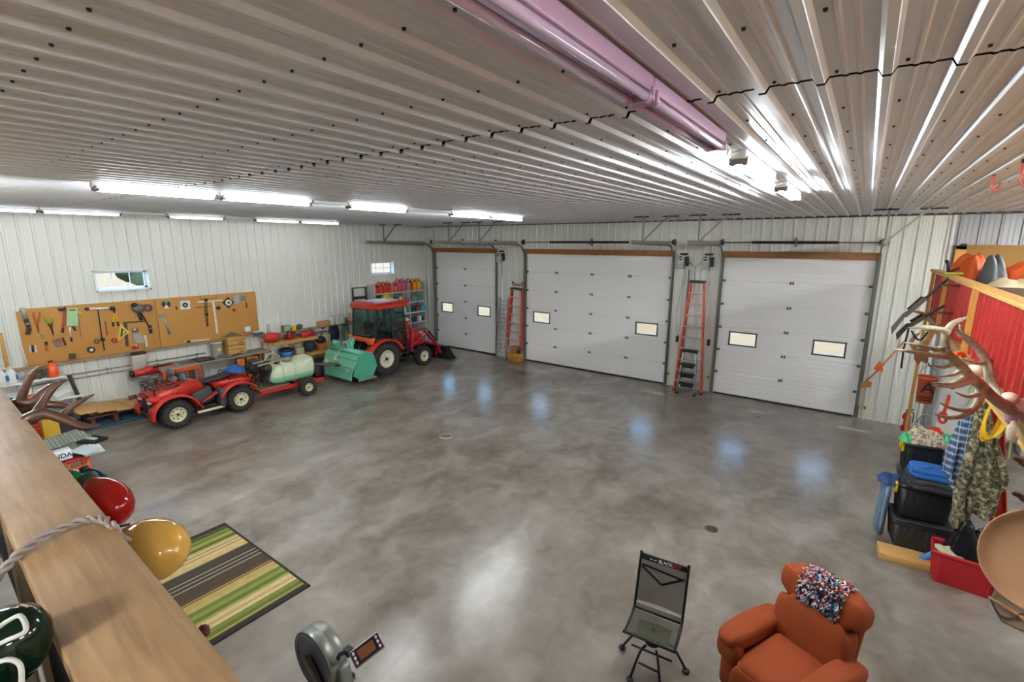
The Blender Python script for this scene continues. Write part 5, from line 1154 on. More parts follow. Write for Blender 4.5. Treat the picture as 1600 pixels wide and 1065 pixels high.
opener(-10.2, 3.50, 'grey door opener with oval badge right of the narrow garage door'); opener(-4.02, 3.50, 'grey door opener with oval badge right of the widest garage door'); opener(-3.38, 3.50, 'grey door opener with oval badge left of the rightmost garage door')
def cable(name, label, pts, r=.006, mat=None):
    b = MB(); b.tube(spline(pts, 6), r, mat or M('wire_pale', 'a59d92', .6), 6); return b.build(name, label=label, cat='cable')
yw = FW-.05
cable('door_cable', 'thin red cable drooping between the two neighbouring door openers', [(-3.9, yw, 3.55), (-3.78, yw, 3.45), (-3.66, yw, 3.38), (-3.52, yw, 3.5), (-3.45, yw, 3.56)], .007, M('wire_red', '6e3b30', .6))
cable('power_cord', 'dark cord hanging straight down to the tall ladder\'s top', [(-3.66, yw, 3.38), (-3.66, yw, 3.2), (-3.65, yw, 2.9), (-3.66, yw, 2.5)], .007, M('wire_red', '6e3b30', .6))
cable('door_cable', 'pale cable looping down left of the tall ladder to a black box', [(-3.93, yw, 3.2), (-4.0, yw, 2.7), (-4.06, yw, 2.2), (-4.05, yw, 1.7), (-3.98, yw, 1.45)])
for x, z, lb in ((-4.0, 1.38, 'small black switch on the wall left of the tall ladder'), (-3.16, 1.38, 'small black switch on the wall right of the tall ladder')):
    b = MB(); b.box((x, FW-.05, z), (.07, .06, .17), blk, bev=.008); b.build('wall_switch', label=lb, cat='switch')
for x, z, lb in ((-4.17, .36, 'yellow door sensor low by the widest garage door'), (-3.08, .45, 'yellow door sensor low beside the rightmost garage door, left side'), (.38, .30, 'yellow door sensor right of the rightmost garage door')):
    b = MB(); b.box((x, FW-.07, z), (.06, .08, .07), yellow_plastic, bev=.01); b.cyl((x, FW-.11, z), (x, FW-.13, z), .02, blk, n=10); b.build('door_sensor', label=lb, cat='sensor')
b = MB(); b.cyl((-3.82, FW-.04, .1), (-3.82, FW-.04, 3.3), .016, grey_metal, n=8); b.build('conduit', label='vertical metal conduit behind the tall orange ladder', cat='conduit')
b = MB(); b.cyl((-10.12, FW-.05, 1.0), (-10.12, FW-.05, 3.3), .045, white_metal, n=12); b.build('white_pipe', label='white vertical pipe above the aluminium extension ladder', cat='pipe')
# tall orange stepladder (feet near the wall, folded)
def ladder(name, label, x, y, Hh, w0, w1, n, rail, group=None, tilt=.16, topm=None, rear=True, first=None):
    t = thing(name, label, 'ladder', (x, y, 0))
    def P(s, z, dy=0): k_ = z/Hh; return Vector((s*(w0+(w1-w0)*k_)/2, tilt*k_+dy, z))
    for s in (-1, 1):
        b = MB(); b.beam(P(s, .02), P(s, Hh-.04), .045, .075, rail, up=(0, 1, 0), bev=.004); b.build('front_rail', t)
        if rear:
            b = MB(); b.beam(P(s*.92, .02, .09), P(s*.9, Hh-.1, .05), .025, .04, rail, up=(0, 1, 0)); b.build('rear_rail', t)
        b = MB(); b.box(P(s, .02), (.06, .1, .05), blk, bev=.01); b.build('foot', t)
    for i in range(1, n+1):
        z = Hh*i/(n+1); w = (w0+(w1-w0)*z/Hh); b = MB(); b.box((0, tilt*z/Hh-.02, z), (w, .085, .028), alu, bev=.004)
        for s in (-1, 1): b.beam((s*w*.42, tilt*z/Hh, z-.02), (s*w*.49, tilt*z/Hh, z-.1), .012, .012, alu)
        b.build('step', t)
    b = MB(); b.box((0, tilt+.0, Hh), (w1+.06, .16, .06), topm or M('ladder_top', '3d3f3c', .5), bev=.02); b.build('top_cap', t)
    return t
fib = M('fibreglass_orange', 'd8552b', .5, 0, .08); fibr = M('fibreglass_red', 'cf3a28', .5, 0, .08)
ladder('stepladder', 'tall orange stepladder between the two larger garage doors', -3.53, 13.03, 3.0, .74, .34, 9, fib)
t = ladder('small_stepladder', 'short grey three-step ladder with black treads before the tall ladder', -3.52, 12.80, 1.16, .46, .34, 0, grey_metal, rear=False, topm=blk)
for z in (.28, .55, .82): b = MB(); b.box((0, .05, z), (.40, .20, .04), M('tread_black', '232425', .35, .2), bev=.01); b.box((0, .05, z-.06), (.3, .1, .07), M('tread_black', '232425', .35, .2)); b.build('tread', t)
b = MB(); b.tube([(-.17, .12, 1.1), (-.17, .14, 1.2), (.17, .14, 1.2), (.17, .12, 1.1)], .014, blk, 8); b.build('handle', t)
# red ladder hung on hooks beside door 1
t = ladder('stepladder', 'red stepladder hung on the wall between the narrow and widest doors', -9.50, 13.12, 2.06, .64, .42, 6, fibr, tilt=.06); t.location.z = .42; t.rotation_euler = (0, math.radians(3), 0)
b = MB(); b.beam((-9.26, FW-.06, .75), (-9.24, FW-.06, 2.62), .03, .06, alu, up=(0, 1, 0)); b.box((-9.45, FW-.08, 2.60), (.42, .05, .07), M('shelf_brown', 'a98264', .6), bev=.008)
b.build('ladder_rack', label='brown capped wall bracket above the red hung ladder', cat='rack')
for x, lb in ((-9.64, 'left black wall hook above the red ladder'), (-9.24, 'right black wall hook above the red ladder')):
    b = MB(); b.tube([(x, FW-.03, 2.66), (x, FW-.12, 2.66), (x, FW-.14, 2.72)], .016, blk, 8); b.build('wall_hook', label=lb, cat='hook')
# aluminium extension ladder
t = thing('extension_ladder', 'narrow aluminium extension ladder standing right of the narrow garage door', 'ladder', (-9.98, 13.08, 0))
for s in (-1, 1): b = MB(); b.beam((s*.19, 0, 0), (s*.19+.02, .12, 2.15), .03, .08, alu, up=(0, 1, 0)); b.build('rail', t)
for i in range(14):
    z = .08+.15*i; b = MB(); b.cyl((-.18, .0+.055*z, z), (.18, .0+.055*z, z), .018, alu, n=8); b.build('rung', t)
b = MB(); b.tube([(-.2, .0, .2), (-.24, -.02, 1.0), (-.2, .05, 1.9)], .014, grey_metal, 8); b.build('rope', t)
# wooden blocks under the red ladder
b = MB(); b.box((-9.35, 13.08, .14), (.46, .26, .28), M('block_yellow', 'b9822e', .6), bev=.01); b.build('wood_block', label='low ochre wooden block on the floor under the red ladder', cat='block')
b = MB(); b.box((-9.42, 13.10, .40), (.26, .2, .24), M('block_brown', '9c6a38', .6), bev=.01); b.build('wood_block', label='smaller brown block stacked on the ochre wooden block', cat='block')
b = MB(); b.ball((-9.2, 13.05, .34), (.07, .06, .06), blk); b.build('black_fitting', label='black lump resting on the ochre block', cat='fitting')
# ice auger like pole with orange cap right of the last door
t = thing('hand_auger', 'wooden-shafted tool with an orange triangle leaning by the rightmost door', 'tool', tuple(ony(1350, 612, 13.15)))
pm_ = M('shaft_tan', 'b98a5c', .6)
b = MB(); b.tube([ony(1348, 600, 13.2), ony(1372, 578, 13.2), ony(1416, 530, 13.2)], .022, pm_, 8); b.build('shaft', t, local=False)
b = MB(); q = ony(1374, 572, 13.15); b.prism([ony(1365, 577, 13.1), ony(1374, 566, 13.1), ony(1378, 568, 13.1), ony(1380, 580, 13.1)], (0, 1, 0), .12, orange_plastic); b.build('flag', t, local=False)
b = MB(); b.prism([ony(1345, 597, 13.1), ony(1362, 598, 13.1), ony(1361, 604, 13.1), ony(1350, 606, 13.1), ony(1345, 606, 13.1)], (0, 1, 0), .1, M('shaft_ochre', 'a8702f', .6)); b.build('bracket', t, local=False)
b = MB(); b.beam(ony(1347, 606, 13.15), ony(1343, 632, 13.15), .06, .05, M('shaft_pale', 'b3a48a', .6)); b.build('foot', t, local=False)
# shelf panel on the far wall behind the bags (right loft)
b = MB(); p0 = ony(1493, 384, FW-.08); b.box((p0.x+1.05, FW-.06, p0.z-.34), (2.1, .03, .72), brown_card); b.box((p0.x+.09, FW-.09, p0.z-.34), (.16, .03, .72), pine_z); b.box((p0.x+1.05, FW-.09, p0.z-.03), (2.1, .03, .07), M('shelf_ochre', '9b7434', .7))
b.build('brown_board', label='brown hardboard panel on the wall behind the orange bag', cat='board')
for dx, lb in ((.12, 'left black clip on the brown panel\'s top edge'), (1.75, 'right black clip on the brown panel\'s top edge')):
    b = MB(); b.box((p0.x+dx, FW-.11, p0.z+.02), (.09, .05, .05), blk, bev=.01); b.build('clip', label=lb, cat='clip')
# floor drains
dr = M('drain_steel', 'b7b3a9', .35, .7); dd = M('drain_dark', '4c4743', .5, .4)
for (x, y, r_, m_, lb) in ((-6.69, 6.85, .16, dr, 'round pale floor drain in the middle of the floor'), (-1.32, 6.65, .09, dd, 'small dark round floor drain nearer the recliner'), (-1.6, 12.05, .05, dd, 'tiny floor drain in front of the rightmost garage door')):
    t = thing('floor_drain', lb, 'drain', (x, y, 0)); b = MB(); b.lathe([(r_*.55, .001), (r_*.6, .004), (r_, .004), (r_, 0)], m_, n=28); b.build('rim', t)
    b = MB(); b.lathe([(0, .002), (r_*.58, .002), (r_*.58, 0)], dd, n=20, smooth=False)
    for i in range(6): a = PI*i/6; b.beam((r_*.5*math.cos(a), r_*.5*math.sin(a), .004), (-r_*.5*math.cos(a), -r_*.5*math.sin(a), .004), .008, .003, m_)
    b.build('grate', t)
# red hooks screwed in the ceiling
for (px_, py_, s_, lb) in ((1554, 283, .13, 'small red hook hanging from the ceiling above the orange bags'), (1600, 262, .16, 'larger red hook in the ceiling cut by the right frame edge')):
    p_ = onz(px_, py_-14, H); b = MB(); rm = M('hook_red', 'c9504a', .4)
    b.cyl(p_, p_-Vector((0, 0, .03)), .012, blk); b.tube([p_-Vector((0, 0, .02)), p_-Vector((0, 0, s_)), p_+Vector((.02, .01, -s_-.03)), p_+Vector((.05, .02, -s_-.01)), p_+Vector((.055, .02, -s_+.04))], .009, rm, 8)
    b.build('ceiling_hook', label=lb, cat='hook')
# ============================================================ FOREGROUND FLOOR: rug, recliner, mesh chair, rower
STR = [(0, '2f2a24'), (.035, '2f2a24'), (.036, '55592a'), (.06, '3f4a1f'), (.075, '7b8a3e'), (.10, '5f7a2c'), (.125, 'a9a45c'), (.15, '6e8433'), (.17, '4f5c26'), (.19, 'b3a865'), (.21, 'cbb98a'), (.23, '7d6c4a'), (.24, 'd4c39a'), (.26, '9a8759'), (.27, 'd0bf90'), (.33, 'bfae6c'), (.345, '3f3a33'), (.42, '474038'),
       (.43, 'c9c2b4'), (.436, '433c34'), (.465, 'c9c2b4'), (.471, '433c34'), (.50, 'c9c2b4'), (.506, '4a3e30'), (.60, '55452f'), (.62, 'c2a877'), (.627, '7c5f3c'), (.64, 'b9a765'), (.69, 'c0b070'), (.71, '6c8233'), (.74, '8d9a4d'), (.77, '5e7a2e'), (.80, 'a7a65a'), (.82, 'd6c79c'), (.85, 'bfa877'), (.87, 'd9caa2'), (.89, '7f8c40'), (.92, '66752f'), (.945, 'a79f58'), (.96, '49512a'), (.965, '2f2a24'), (1, '2f2a24')]
rx0, rx1, ry0, ry1 = -7.01, -4.83, -.6, 2.62
b = MB(); rug = thing('striped_rug', 'green, cream and dark brown striped rug with dark border', 'rug', (rx0, ry0, 0))
pile = {}
def rmat(c_):
    if c_ not in pile: pile[c_] = M('rug_'+c_, tuple(int(c_[i:i+2], 16)/255*f_ for i, f_ in ((0, .88), (2, .84), (4, .80))), .95, 0, .22, 14, .5, 90)
    return pile[c_]
W_ = rx1-rx0
for (a_, c_), (a2, c2) in zip(STR, STR[1:]):
    n_ = max(1, int((a2-a_)/.012)); rr_ = random.Random(int(a_*1000))
    for q in range(n_):
        x0_ = a_+(a2-a_)*q/n_; x1_ = a_+(a2-a_)*(q+1)/n_; col_ = c_ if (q % 3 or n_ < 3) else c2
        b.box((W_*(x0_+x1_)/2, (ry1-ry0)/2, .006+.0004*rr_.random()), (W_*(x1_-x0_), ry1-ry0-.06, .012), rmat(col_))
b.build('pile', rug)
b = MB(); db = rmat('2f2a24'); b.box((W_/2, .015, .007), (W_, .03, .014), db); b.box((W_/2, ry1-ry0-.015, .007), (W_, .03, .014), db); b.box((.01, (ry1-ry0)/2, .007), (.02, ry1-ry0, .014), db); b.box((W_-.01, (ry1-ry0)/2, .007), (.02, ry1-ry0, .014), db); b.build('border', rug)

# ---- recliner (local: -y is forward, x is width)
k = NT('terracotta_velour'); v = k.mapv((1, 1, 1)); wv = k.noise(90, 2, .5, v); n_ = k.noise(3, 5, .6, v)
k.l(k.mix(n_, lin('85330a'), lin('9f4612')), k.b.inputs['Base Color']); k.b.inputs['Roughness'].default_value = .85; k.b.inputs['Sheen Weight'].default_value = .0
k.bump(wv, .25, .004); velour = k.m
RC = thing('recliner', 'terracotta velour recliner armchair at the bottom of the frame', 'armchair', (-.10, 4.27, 0), math.radians(-25)); RC.scale = (.95, .95, .98)
def cushion(nm, c, s, rot=(0, 0, 0), puff=.3, wr=.0, seed=0, parent=None, e=.45, nu=40, nv=24, sag=0):
    rnd = random.Random(seed); ph = [rnd.uniform(0, 6) for _ in range(6)]
    mt = Matrix.Translation(c) @ Euler(rot).to_matrix().to_4x4(); vs = []; fs = []
    def sg(v_, p_): return math.copysign(abs(v_)**p_, v_)
    for j in range(nv+1):
        t = PI*j/nv
        for i in range(nu):
            a = 2*PI*i/nu; x = sg(math.sin(t), e)*sg(math.cos(a), e); y = sg(math.sin(t), e)*sg(math.sin(a), e); z = sg(math.cos(t), .8)
            w = wr*1.5*(math.sin(9*x+ph[0]+2*z)*math.sin(5*y+ph[1])+.6*math.sin(15*x+3*y+ph[2]))
            z2 = z*(1-puff*.35*(x*x+y*y)/2)+w
            vs.append(mt @ Vector((s[0]*x, s[1]*y*(1), s[2]*z2-sag*(1-x*x)*(1-y*y)*(z > 0))))
    for j in range(nv):
        for i in range(nu): fs.append((j*nu+i, j*nu+(i+1) % nu, (j+1)*nu+(i+1) % nu, (j+1)*nu+i))
    b = MB(); b.add(vs, fs, velour, True); return b.build(nm, parent)
b = MB(); b.box((0, .02, .20), (.86, .80, .34), velour, bev=.05); b.build('base', RC)
for s in (-1, 1):
    b = MB(); b.box((s*.36, -.02, .30), (.17, .80, .50), velour, bev=.06, seg=3); b.build('side_panel', RC)
    cushion('armrest', (s*.36, -.06, .56), (.125, .43, .10), (math.radians(-3), 0, 0), .3, .02, 5+s, RC, .55)
    cushion('arm_pad', (s*.35, -.40, .48), (.115, .07, .12), (0, 0, 0), .3, .03, 8+s, RC, .6)
cushion('seat_cushion', (0, -.10, .42), (.27, .38, .11), (math.radians(2), 0, 0), .3, .012, 2, RC, .35)
cushion('footrest', (0, -.44, .25), (.28, .06, .19), (0, 0, 0), .2, .02, 3, RC, .35)
cushion('lumbar_cushion', (0, .27, .66), (.34, .13, .25), (math.radians(-16), 0, 0), .25, .085, 11, RC, .5)
cushion('head_cushion', (0, .40, .95), (.38, .135, .17), (math.radians(-14), 0, 0), .25, .07, 12, RC, .5)
b = MB(); b.box((0, .40, .62), (.66, .10, .74), velour, rot=(math.radians(-14), 0, 0), bev=.05, seg=3); b.build('back_shell', RC)
# rag throw on the headrest
rag_cols = [M('rag_'+n__, c__, .9, 0, .1) for n__, c__ in (('navy', '1e2747'), ('white', 'e6e1dc'), ('red', 'b42a30'), ('blue', '3b6fb0'), ('pink', 'd79aa8'), ('black', '1b1b20'), ('teal', '3b93a3'), ('yellow', 'd9b13a'), ('grey', '8b8f99'))]
rag = thing('rag_throw', 'shaggy multicoloured rag mat draped over the recliner\'s head cushion', 'throw', (-.10, 4.27, 0), math.radians(-25)); rag.scale = (.95, .95, .98)
rnd = random.Random(11); wts = [5, 7, 4, 3, 3, 5, 1, .5, 2]
def headpt(u, v):
    """u across, v from the front bottom over the top to the back of the head cushion"""
    th = math.radians(-32+v*140); X = -.17+u*.36
    yy = -.128*math.cos(th); zz = .172*math.sin(th)
    q = Matrix.Translation((0, .40, .95)) @ Matrix.Rotation(math.radians(-14), 4, 'X')
    nrm = Vector((0, yy/.0164, zz/.0296)).normalized()
    return q @ Vector((X, yy, zz)), (q.to_3x3() @ nrm).normalized()
b = MB(); b.grid(lambda u, v: (lambda P: P[0]+P[1]*.012)(headpt(u, v)), 12, 18, rag_cols[8]); b.build('backing', rag)
shag = MB()
for i in range(30):
    for j in range(28):
        u = (i+rnd.random())/30; v = (j+rnd.random())/28
        if not (0 <= v <= 1): continue
        P, N = headpt(u, v); P = P+N*.008; d = (N+Vector((rnd.uniform(-.9, .9), rnd.uniform(-.6, .6), rnd.uniform(-.8, .2)))).normalized()
        mt_ = rnd.choices(rag_cols, wts)[0]; L_ = rnd.uniform(.03, .05)
        if u > .8 and v < .35 and rnd.random() < .3: mt_ = rag_cols[6]
        shag.tube([P, P+d*L_*.6, P+d*L_+Vector((0, 0, -.008))], [.0085, .008, .004], mt_, 5)
shag.build('shag', rag, kind='stuff')

# ---- black mesh swivel chair (local -y forward)
k = NT('black_mesh'); ch = k.n('ShaderNodeTexChecker'); ch.inputs['Scale'].default_value = 260; k.l(k.coord(), ch.inputs[0])
k.b.inputs['Base Color'].default_value = (*lin('3d3d33'), 1); k.b.inputs['Roughness'].default_value = .8
mm_ = k.n('ShaderNodeMath', operation='MULTIPLY_ADD', i_1=.35, i_2=.55); k.l(ch.outputs[1], mm_.inputs[0]); k.l(mm_.outputs[0], k.b.inputs['Alpha']); mesh_m = k.m
tube_m = M('chair_tube', '17171a', .4, .3)
MC = thing('mesh_chair', 'black mesh folding swivel chair left of the recliner', 'chair', (-1.20, 3.93, 0), math.radians(6))
def S_(s, y, z): return Vector((s*.225, y, z))
side = [(-.20, .44), (-.10, .42), (.06, .43), (.14, .47), (.17, .56), (.24, .80), (.29, .97)]
for s in (-1, 1):
    b = MB(); b.tube(spline([S_(s, y, z) for y, z in side], 5), .013, tube_m, 8); b.ball(S_(s, .29, .975), .017, tube_m, 8, 6); b.build('side_tube', MC)
b = MB(); b.grid(lambda u, v: Vector((-.215+.43*u, -.19+.31*v, .435-.03*math.sin(PI*u)*math.sin(PI*v)+.02*v)), 12, 10, mesh_m); b.build('seat', MC)
def bk_(u, v): return Vector((-.215+.43*u, .165+.115*v+.02*math.sin(PI*u), .53+.40*v))
b = MB(); b.grid(bk_, 12, 10, mesh_m); b.build('backrest', MC)
pp = bk_(0, 1); b = MB(); b.box((0, .285, .94), (.44, .03, .055), tube_m, rot=(math.radians(-16), 0, 0), bev=.006)
fr_ = frame(Vector((.045, .2665, .943)), (1, 0, 0), (0, .28, .96))
tx = text_mb('BLACK', .042, M('print_white', 'dadada', .6), frame(Vector((.015, .2665, .943)), (1, 0, 0), (0, .28, .96)), .001, bold=.0008); b.add(tx.v, tx.f, tx.mats[0])
tx = text_mb('OUT', .042, M('print_red', 'c8352c', .6), frame(Vector((.118, .2665, .943)), (1, 0, 0), (0, .28, .96)), .001, bold=.0008); b.add(tx.v, tx.f, tx.mats[0])
for s in (-1, 1): b.prism([(-.10+s*.0, .264, .943), (-.10+s*.035, .266, .953), (-.10+s*.028, .264, .938)], (0, -1, .2), .002, MATS['print_white'])
b.build('top_band', MC, label='black head band with white and red lettering')
b = MB()
for a_, c_ in (((.03, .80), (.5, .50)), ((.97, .80), (.5, .50)), ((.03, .84), (.97, .78))): b.beam(bk_(*a_)+Vector((0, -.006, 0)), bk_(*c_)+Vector((0, -.012, 0)), .022, .004, tube_m, up=(0, 1, 0))
b.build('strap', MC)
b = MB(); b.cyl(S_(-1, -.195, .44), S_(1, -.195, .44), .012, tube_m); b.build('crossbar', MC); b = MB(); b.cyl((-.22, .145, .46), (.22, .145, .46), .012, tube_m); b.box((0, .145, .50), (.42, .012, .05), M('chair_band_grey', '8f8c84', .6)); b.build('crossbar', MC)
b = MB(); b.cyl((0, 0, .26), (0, 0, .41), .022, tube_m); b.cyl((0, 0, .27), (0, 0, .30), .07, tube_m, n=20); b.box((0, -.02, .40), (.3, .2, .015), M('chair_plate', '8a8656', .5)); b.build('swivel', MC)
for (x_, y_) in ((-.30, .06), (.30, .10), (-.13, -.26), (.16, -.30)):
    b = MB(); b.tube(spline([(x_*.35, y_*.3, .28), (x_*.6, y_*.6, .25), (x_, y_, .03)], 4), .012, tube_m, 8); b.build('leg', MC)
    b = MB(); b.ball((x_, y_, .02), (.035, .035, .02), blk, 14, 8); b.build('foot', MC)
b = MB(); b.cyl((-.19, -.02, .17), (.19, -.02, .17), .01, tube_m); b.cyl((-.08, -.17, .15), (.10, -.18, .15), .01, tube_m); b.build('brace', MC)

# ---- rowing machine
RW_ = thing('rowing_machine', 'rowing machine flywheel and angled monitor at the bottom edge', 'rowing machine', (-3.36, 1.86, 0))
sil = M('rower_silver', '8c9089', .35, .5, .08); rdk = M('rower_dark', '3c3640', .45, .2)
FZ = .50
b = MB(); b.lathe([(.235, -.085), (.262, -.085), (.27, -.07), (.27, -.005), (.265, 0), (.27, .005), (.27, .07), (.262, .085), (.2, .09), (.0, .09)], sil, (0, 0, FZ), (0, 1, 0), 48); b.build('flywheel_cover', RW_, label='silver flywheel rim')
b = MB(); b.lathe([(.0, -.075), (.15, -.078), (.238, -.082), (.252, -.09), (.262, -.086)], rdk, (0, 0, FZ), (0, 1, 0), 48); b.build('side_cover', RW_, label='dark plum side cover')
b = MB()
b.prism([(-.10, -.088, FZ+.02), (.0, -.088, FZ+.07), (.24, -.088, FZ-.18), (.12, -.088, FZ-.26)], (0, -1, 0), .012, M('rower_inset', '221c26', .35))
b.beam((-.09, -.105, FZ+.04), (.22, -.105, FZ-.22), .008, .03, M('rower_trim', '6f6a52', .4, .3), up=(0, 1, 0)); b.box((.07, -.11, FZ-.16), (.03, .006, .10), sil, rot=(0, .9, 0)); b.build('emblem', RW_)
b = MB(); b.box((.26, .03, .30), (.16, .11, .5), sil, rot=(0, -.15, 0), bev=.02); b.box((.2, .0, .60), (.12, .13, .12), sil, bev=.02, rot=(0, .3, 0)); b.build('frame_front', RW_)
b = MB(); b.beam((.2, .03, .34), (1.75, .03, .36), .06, .10, alu); b.build('monorail', RW_)
b = MB(); b.box((1.1, .03, .44), (.26, .3, .06), blk, bev=.025); b.build('seat', RW_)
b = MB(); b.box((1.7, .03, .17), (.06, .3, .34), dgrey_plastic, bev=.015); b.build('rear_leg', RW_)
b = MB(); b.box((-.05, .03, .02), (.06, .6, .04), blk, bev=.01); b.box((.08, .03, .12), (.1, .1, .24), sil); b.build('front_foot', RW_)
b = MB(); b.tube(spline([(.24, .0, .60), (.30, .0, .70), (.40, .02, .76)], 4), .018, blk, 8); b.box((.38, .02, .755), (.07, .06, .06), blk, bev=.01); b.build('monitor_arm', RW_)
mo = MB(); _a, _c = onz(557, 1027, .86), onz(590, 1003, .90); _m = (_a+_c)/2; _n = (Vector((.75, -.9, 1.15))).normalized(); _x = (_c-_a).normalized(); _x = (_x-_n*_x.dot(_n)).normalized(); mm2 = WM[RW_.name].inverted() @ frame(_m, _x, _n.cross(_x))
RARM = WM[RW_.name].inverted() @ _m
q = MB(); q.box((0, 0, 0), (.25, .13, .03), M('monitor_shell', 'b9a9a8', .4), bev=.012); mo.add([mm2 @ p for p in q.v], q.f, q.mats[0], True)
q = MB(); q.box((0, 0, .016), (.235, .115, .006), blk, bev=.002); mo.add([mm2 @ p for p in q.v], q.f, blk)
mon = mo.build('monitor', RW_)
q = MB(); q.box((.0, .0, .020), (.13, .075, .003), M('screen_brown', '8b5a34', .3), bev=.001); mo = MB(); mo.add([mm2 @ p for p in q.v], q.f, q.mats[0]); mo.build('screen', RW_, label='dull brown screen')
mo = MB()
for i in range(3):
    for x_ in (-.095, .095): q = MB(); q.ball((x_, -.035+.035*i, .021), (.010, .014, .004), M('button_pale', 'd3c4cc', .4), 10, 6); mo.add([mm2 @ p for p in q.v], q.f, q.mats[0], True)
mo.build('button', RW_)

# ============================================================ NEAR THE CAMERA: string of large bulbs, antlers on the left
def bulb(px_, py_, d, r, label, col, dirv, group='oversized bulbs strung on the rail', rough=.12, over=None):
    c = ond(px_, py_, d); t = thing('holiday_bulb', label, 'bulb', tuple(c), 0, group)
    dv = Vector(dirv).normalized()
    b = MB(); prof = [(.0, r*1.25), (r*.35, r*1.17), (r*.66, r*.98), (r*.9, r*.6), (r, r*.1), (r*.96, -r*.35), (r*.8, -r*.8), (r*.55, -r*1.15), (r*.38, -r*1.35)]
    b.lathe(prof, col, (0, 0, 0), dv, 32); b.build('glass', t)
    b = MB(); b.lathe([(r*.40, -r*1.3), (r*.42, -r*1.7), (r*.3, -r*1.8), (0, -r*1.8)], M('socket_green', '2f4a36', .5), (0, 0, 0), dv, 20); b.build('socket', t)
    return t
def bulbmat(name, a_, c_, tr=.0):
    k = NT(name); k.l(k.mix(k.noise(7, 3), lin(a_), lin(c_)), k.b.inputs['Base Color']); k.b.inputs['Roughness'].default_value = .12; k.b.inputs['Coat Weight'].default_value = .6; k.b.inputs['Coat Roughness'].default_value = .04
    k.b.inputs['Transmission Weight'].default_value = tr; k.b.inputs['IOR'].default_value = 1.15; return k.m
bred = bulbmat('bulb_red', '8e0f0c', 'b01a12', .1); byel = bulbmat('bulb_amber', 'd29a35', 'e3bb66', .2); bgrn = bulbmat('bulb_green', '2f7a4a', '48935e', .1); bgrn_shaded = bulbmat('bulb_green_shaded', '06170d', '0c2515', .1); bblu = bulbmat('bulb_navy', '1b2a3c', '24384e', .1)  # the dark green has the corner's shade put into its colour
bulb(166, 786, 1.24, .056, 'glossy red oversized bulb beside the rail, above the amber one', bred, (.5, .1, -.35))
bulb(236, 858, 1.10, .069, 'amber translucent oversized bulb in front of the striped rug', byel, (.75, .25, .1))
bulb(105, 757, 1.42, .042, 'green oversized bulb peeking over the rail above the red one', bgrn, (.6, .3, .5))
bulb(12, 641, 1.95, .047, 'green oversized bulb near the left frame edge by the antler', bgrn, (.5, .3, .5))
bulb(16, 1008, .66, .044, 'green oversized bulb in the bottom left corner, coloured darker for shade', bgrn_shaded, (.1, .2, 1))
bulb(148, 750, 1.38, .028, 'tiny dark navy bulb tucked behind the red one', bblu, (.3, .2, -.5))
# twisted cord over the rail
cm_ = M('twisted_cord', '8d8078', .6, 0, .1)
path = spline([onz(-14, 912, 3.38), onz(18, 876, 3.405), onz(48, 850, 3.412), onz(95, 825, 3.413), onz(135, 812, 3.413), onz(160, 811, 3.412), onz(176, 822, 3.407), onz(186, 838, 3.37), onz(198, 845, 3.34)], 10)
b = MB()
for ph in (0, PI):
    pts = []
    for i, p_ in enumerate(path):
        d_ = (path[min(i+1, len(path)-1)]-path[max(i-1, 0)]).normalized(); x_, y_, _ = basis(d_); a = i*.55+ph; pts.append(p_+x_*(.0045*math.cos(a))+y_*(.0045*math.sin(a)))
    b.tube(pts, .0045, cm_, 8)
b.build('light_string_cord', label='twisted taupe cord looped over the worn plank rail', cat='cord')
b = MB(); b.tube(spline([ond(178, 828, 1.10), ond(186, 845, 1.12), ond(196, 826, 1.12), ond(206, 832, 1.12)], 5), .004, M('twist_tie', 'c9a5a2', .6), 6); b.tube([ond(180, 824, 1.1), ond(203, 818, 1.12)], .003, M('twist_purple', '5b3a5c', .5), 6); b.build('twist_tie', label='pinkish tie knotted where the cord meets the amber bulb', cat='tie')
CL = thing('cord_loop', 'white cord looped around the shade-darkened green bulb', 'cord', tuple(ond(20, 1000, .6)))
for pts in (((-10, 985, .60), (12, 970, .60), (32, 962, .60), (40, 985, .58), (10, 1000, .58), (-10, 1010, .58)), ((-10, 1036, .56), (15, 1030, .56), (32, 1040, .56), (34, 1075, .56)), ((58, 1010, .68), (62, 1040, .68), (70, 1075, .68)), ((36, 960, .68), (46, 975, .68), (60, 1010, .68))):
    b = MB(); b.tube(spline([ond(*q) for q in pts], 6), .0028, M('white_cord', 'b9b6ae', .6), 8); b.build('loop', CL, local=False)
b = MB(); b.tube(spline([ond(30, 955, .66), ond(46, 962, .68), ond(52, 985, .7)], 5), .010, M('tan_knob', 'a98d70', .6), 8); b.build('cord_end', label='tan cord end above the shade-darkened green bulb', cat='cord')
# dark stuff stored inside, below the rail on the loft
b = MB(); b.box((-1.25, -.42, 2.86), (1.6, .7, .72), M('tote_navy', '141a26', .5), bev=.04); b.box((-1.25, -.42, 3.24), (1.66, .76, .05), M('tote_lid', '1b2029', .5), bev=.02); b.build('storage_tote', label='dark navy storage tote on the loft in the bottom left corner', cat='tote')
b = MB(); b.box((-2.9, -.4, 2.8), (1.2, .6, .6), M('tote_black', '15161a', .5), bev=.04); b.build('storage_tote', label='black storage tote on the loft beyond the navy one', cat='tote')
b = MB(); b.ball(ond(319, 985, 1.0), (.014, .010, .012), M('maroon_bud', '5d1a26', .6), jit=.15); b.tube([ond(306, 990, 1.0), ond(319, 985, 1.0)], .006, M('maroon_bud', '5d1a26', .6), 6); b.build('maroon_tip', label='small maroon tip poking past the rail over the rug', cat='bulb tip')
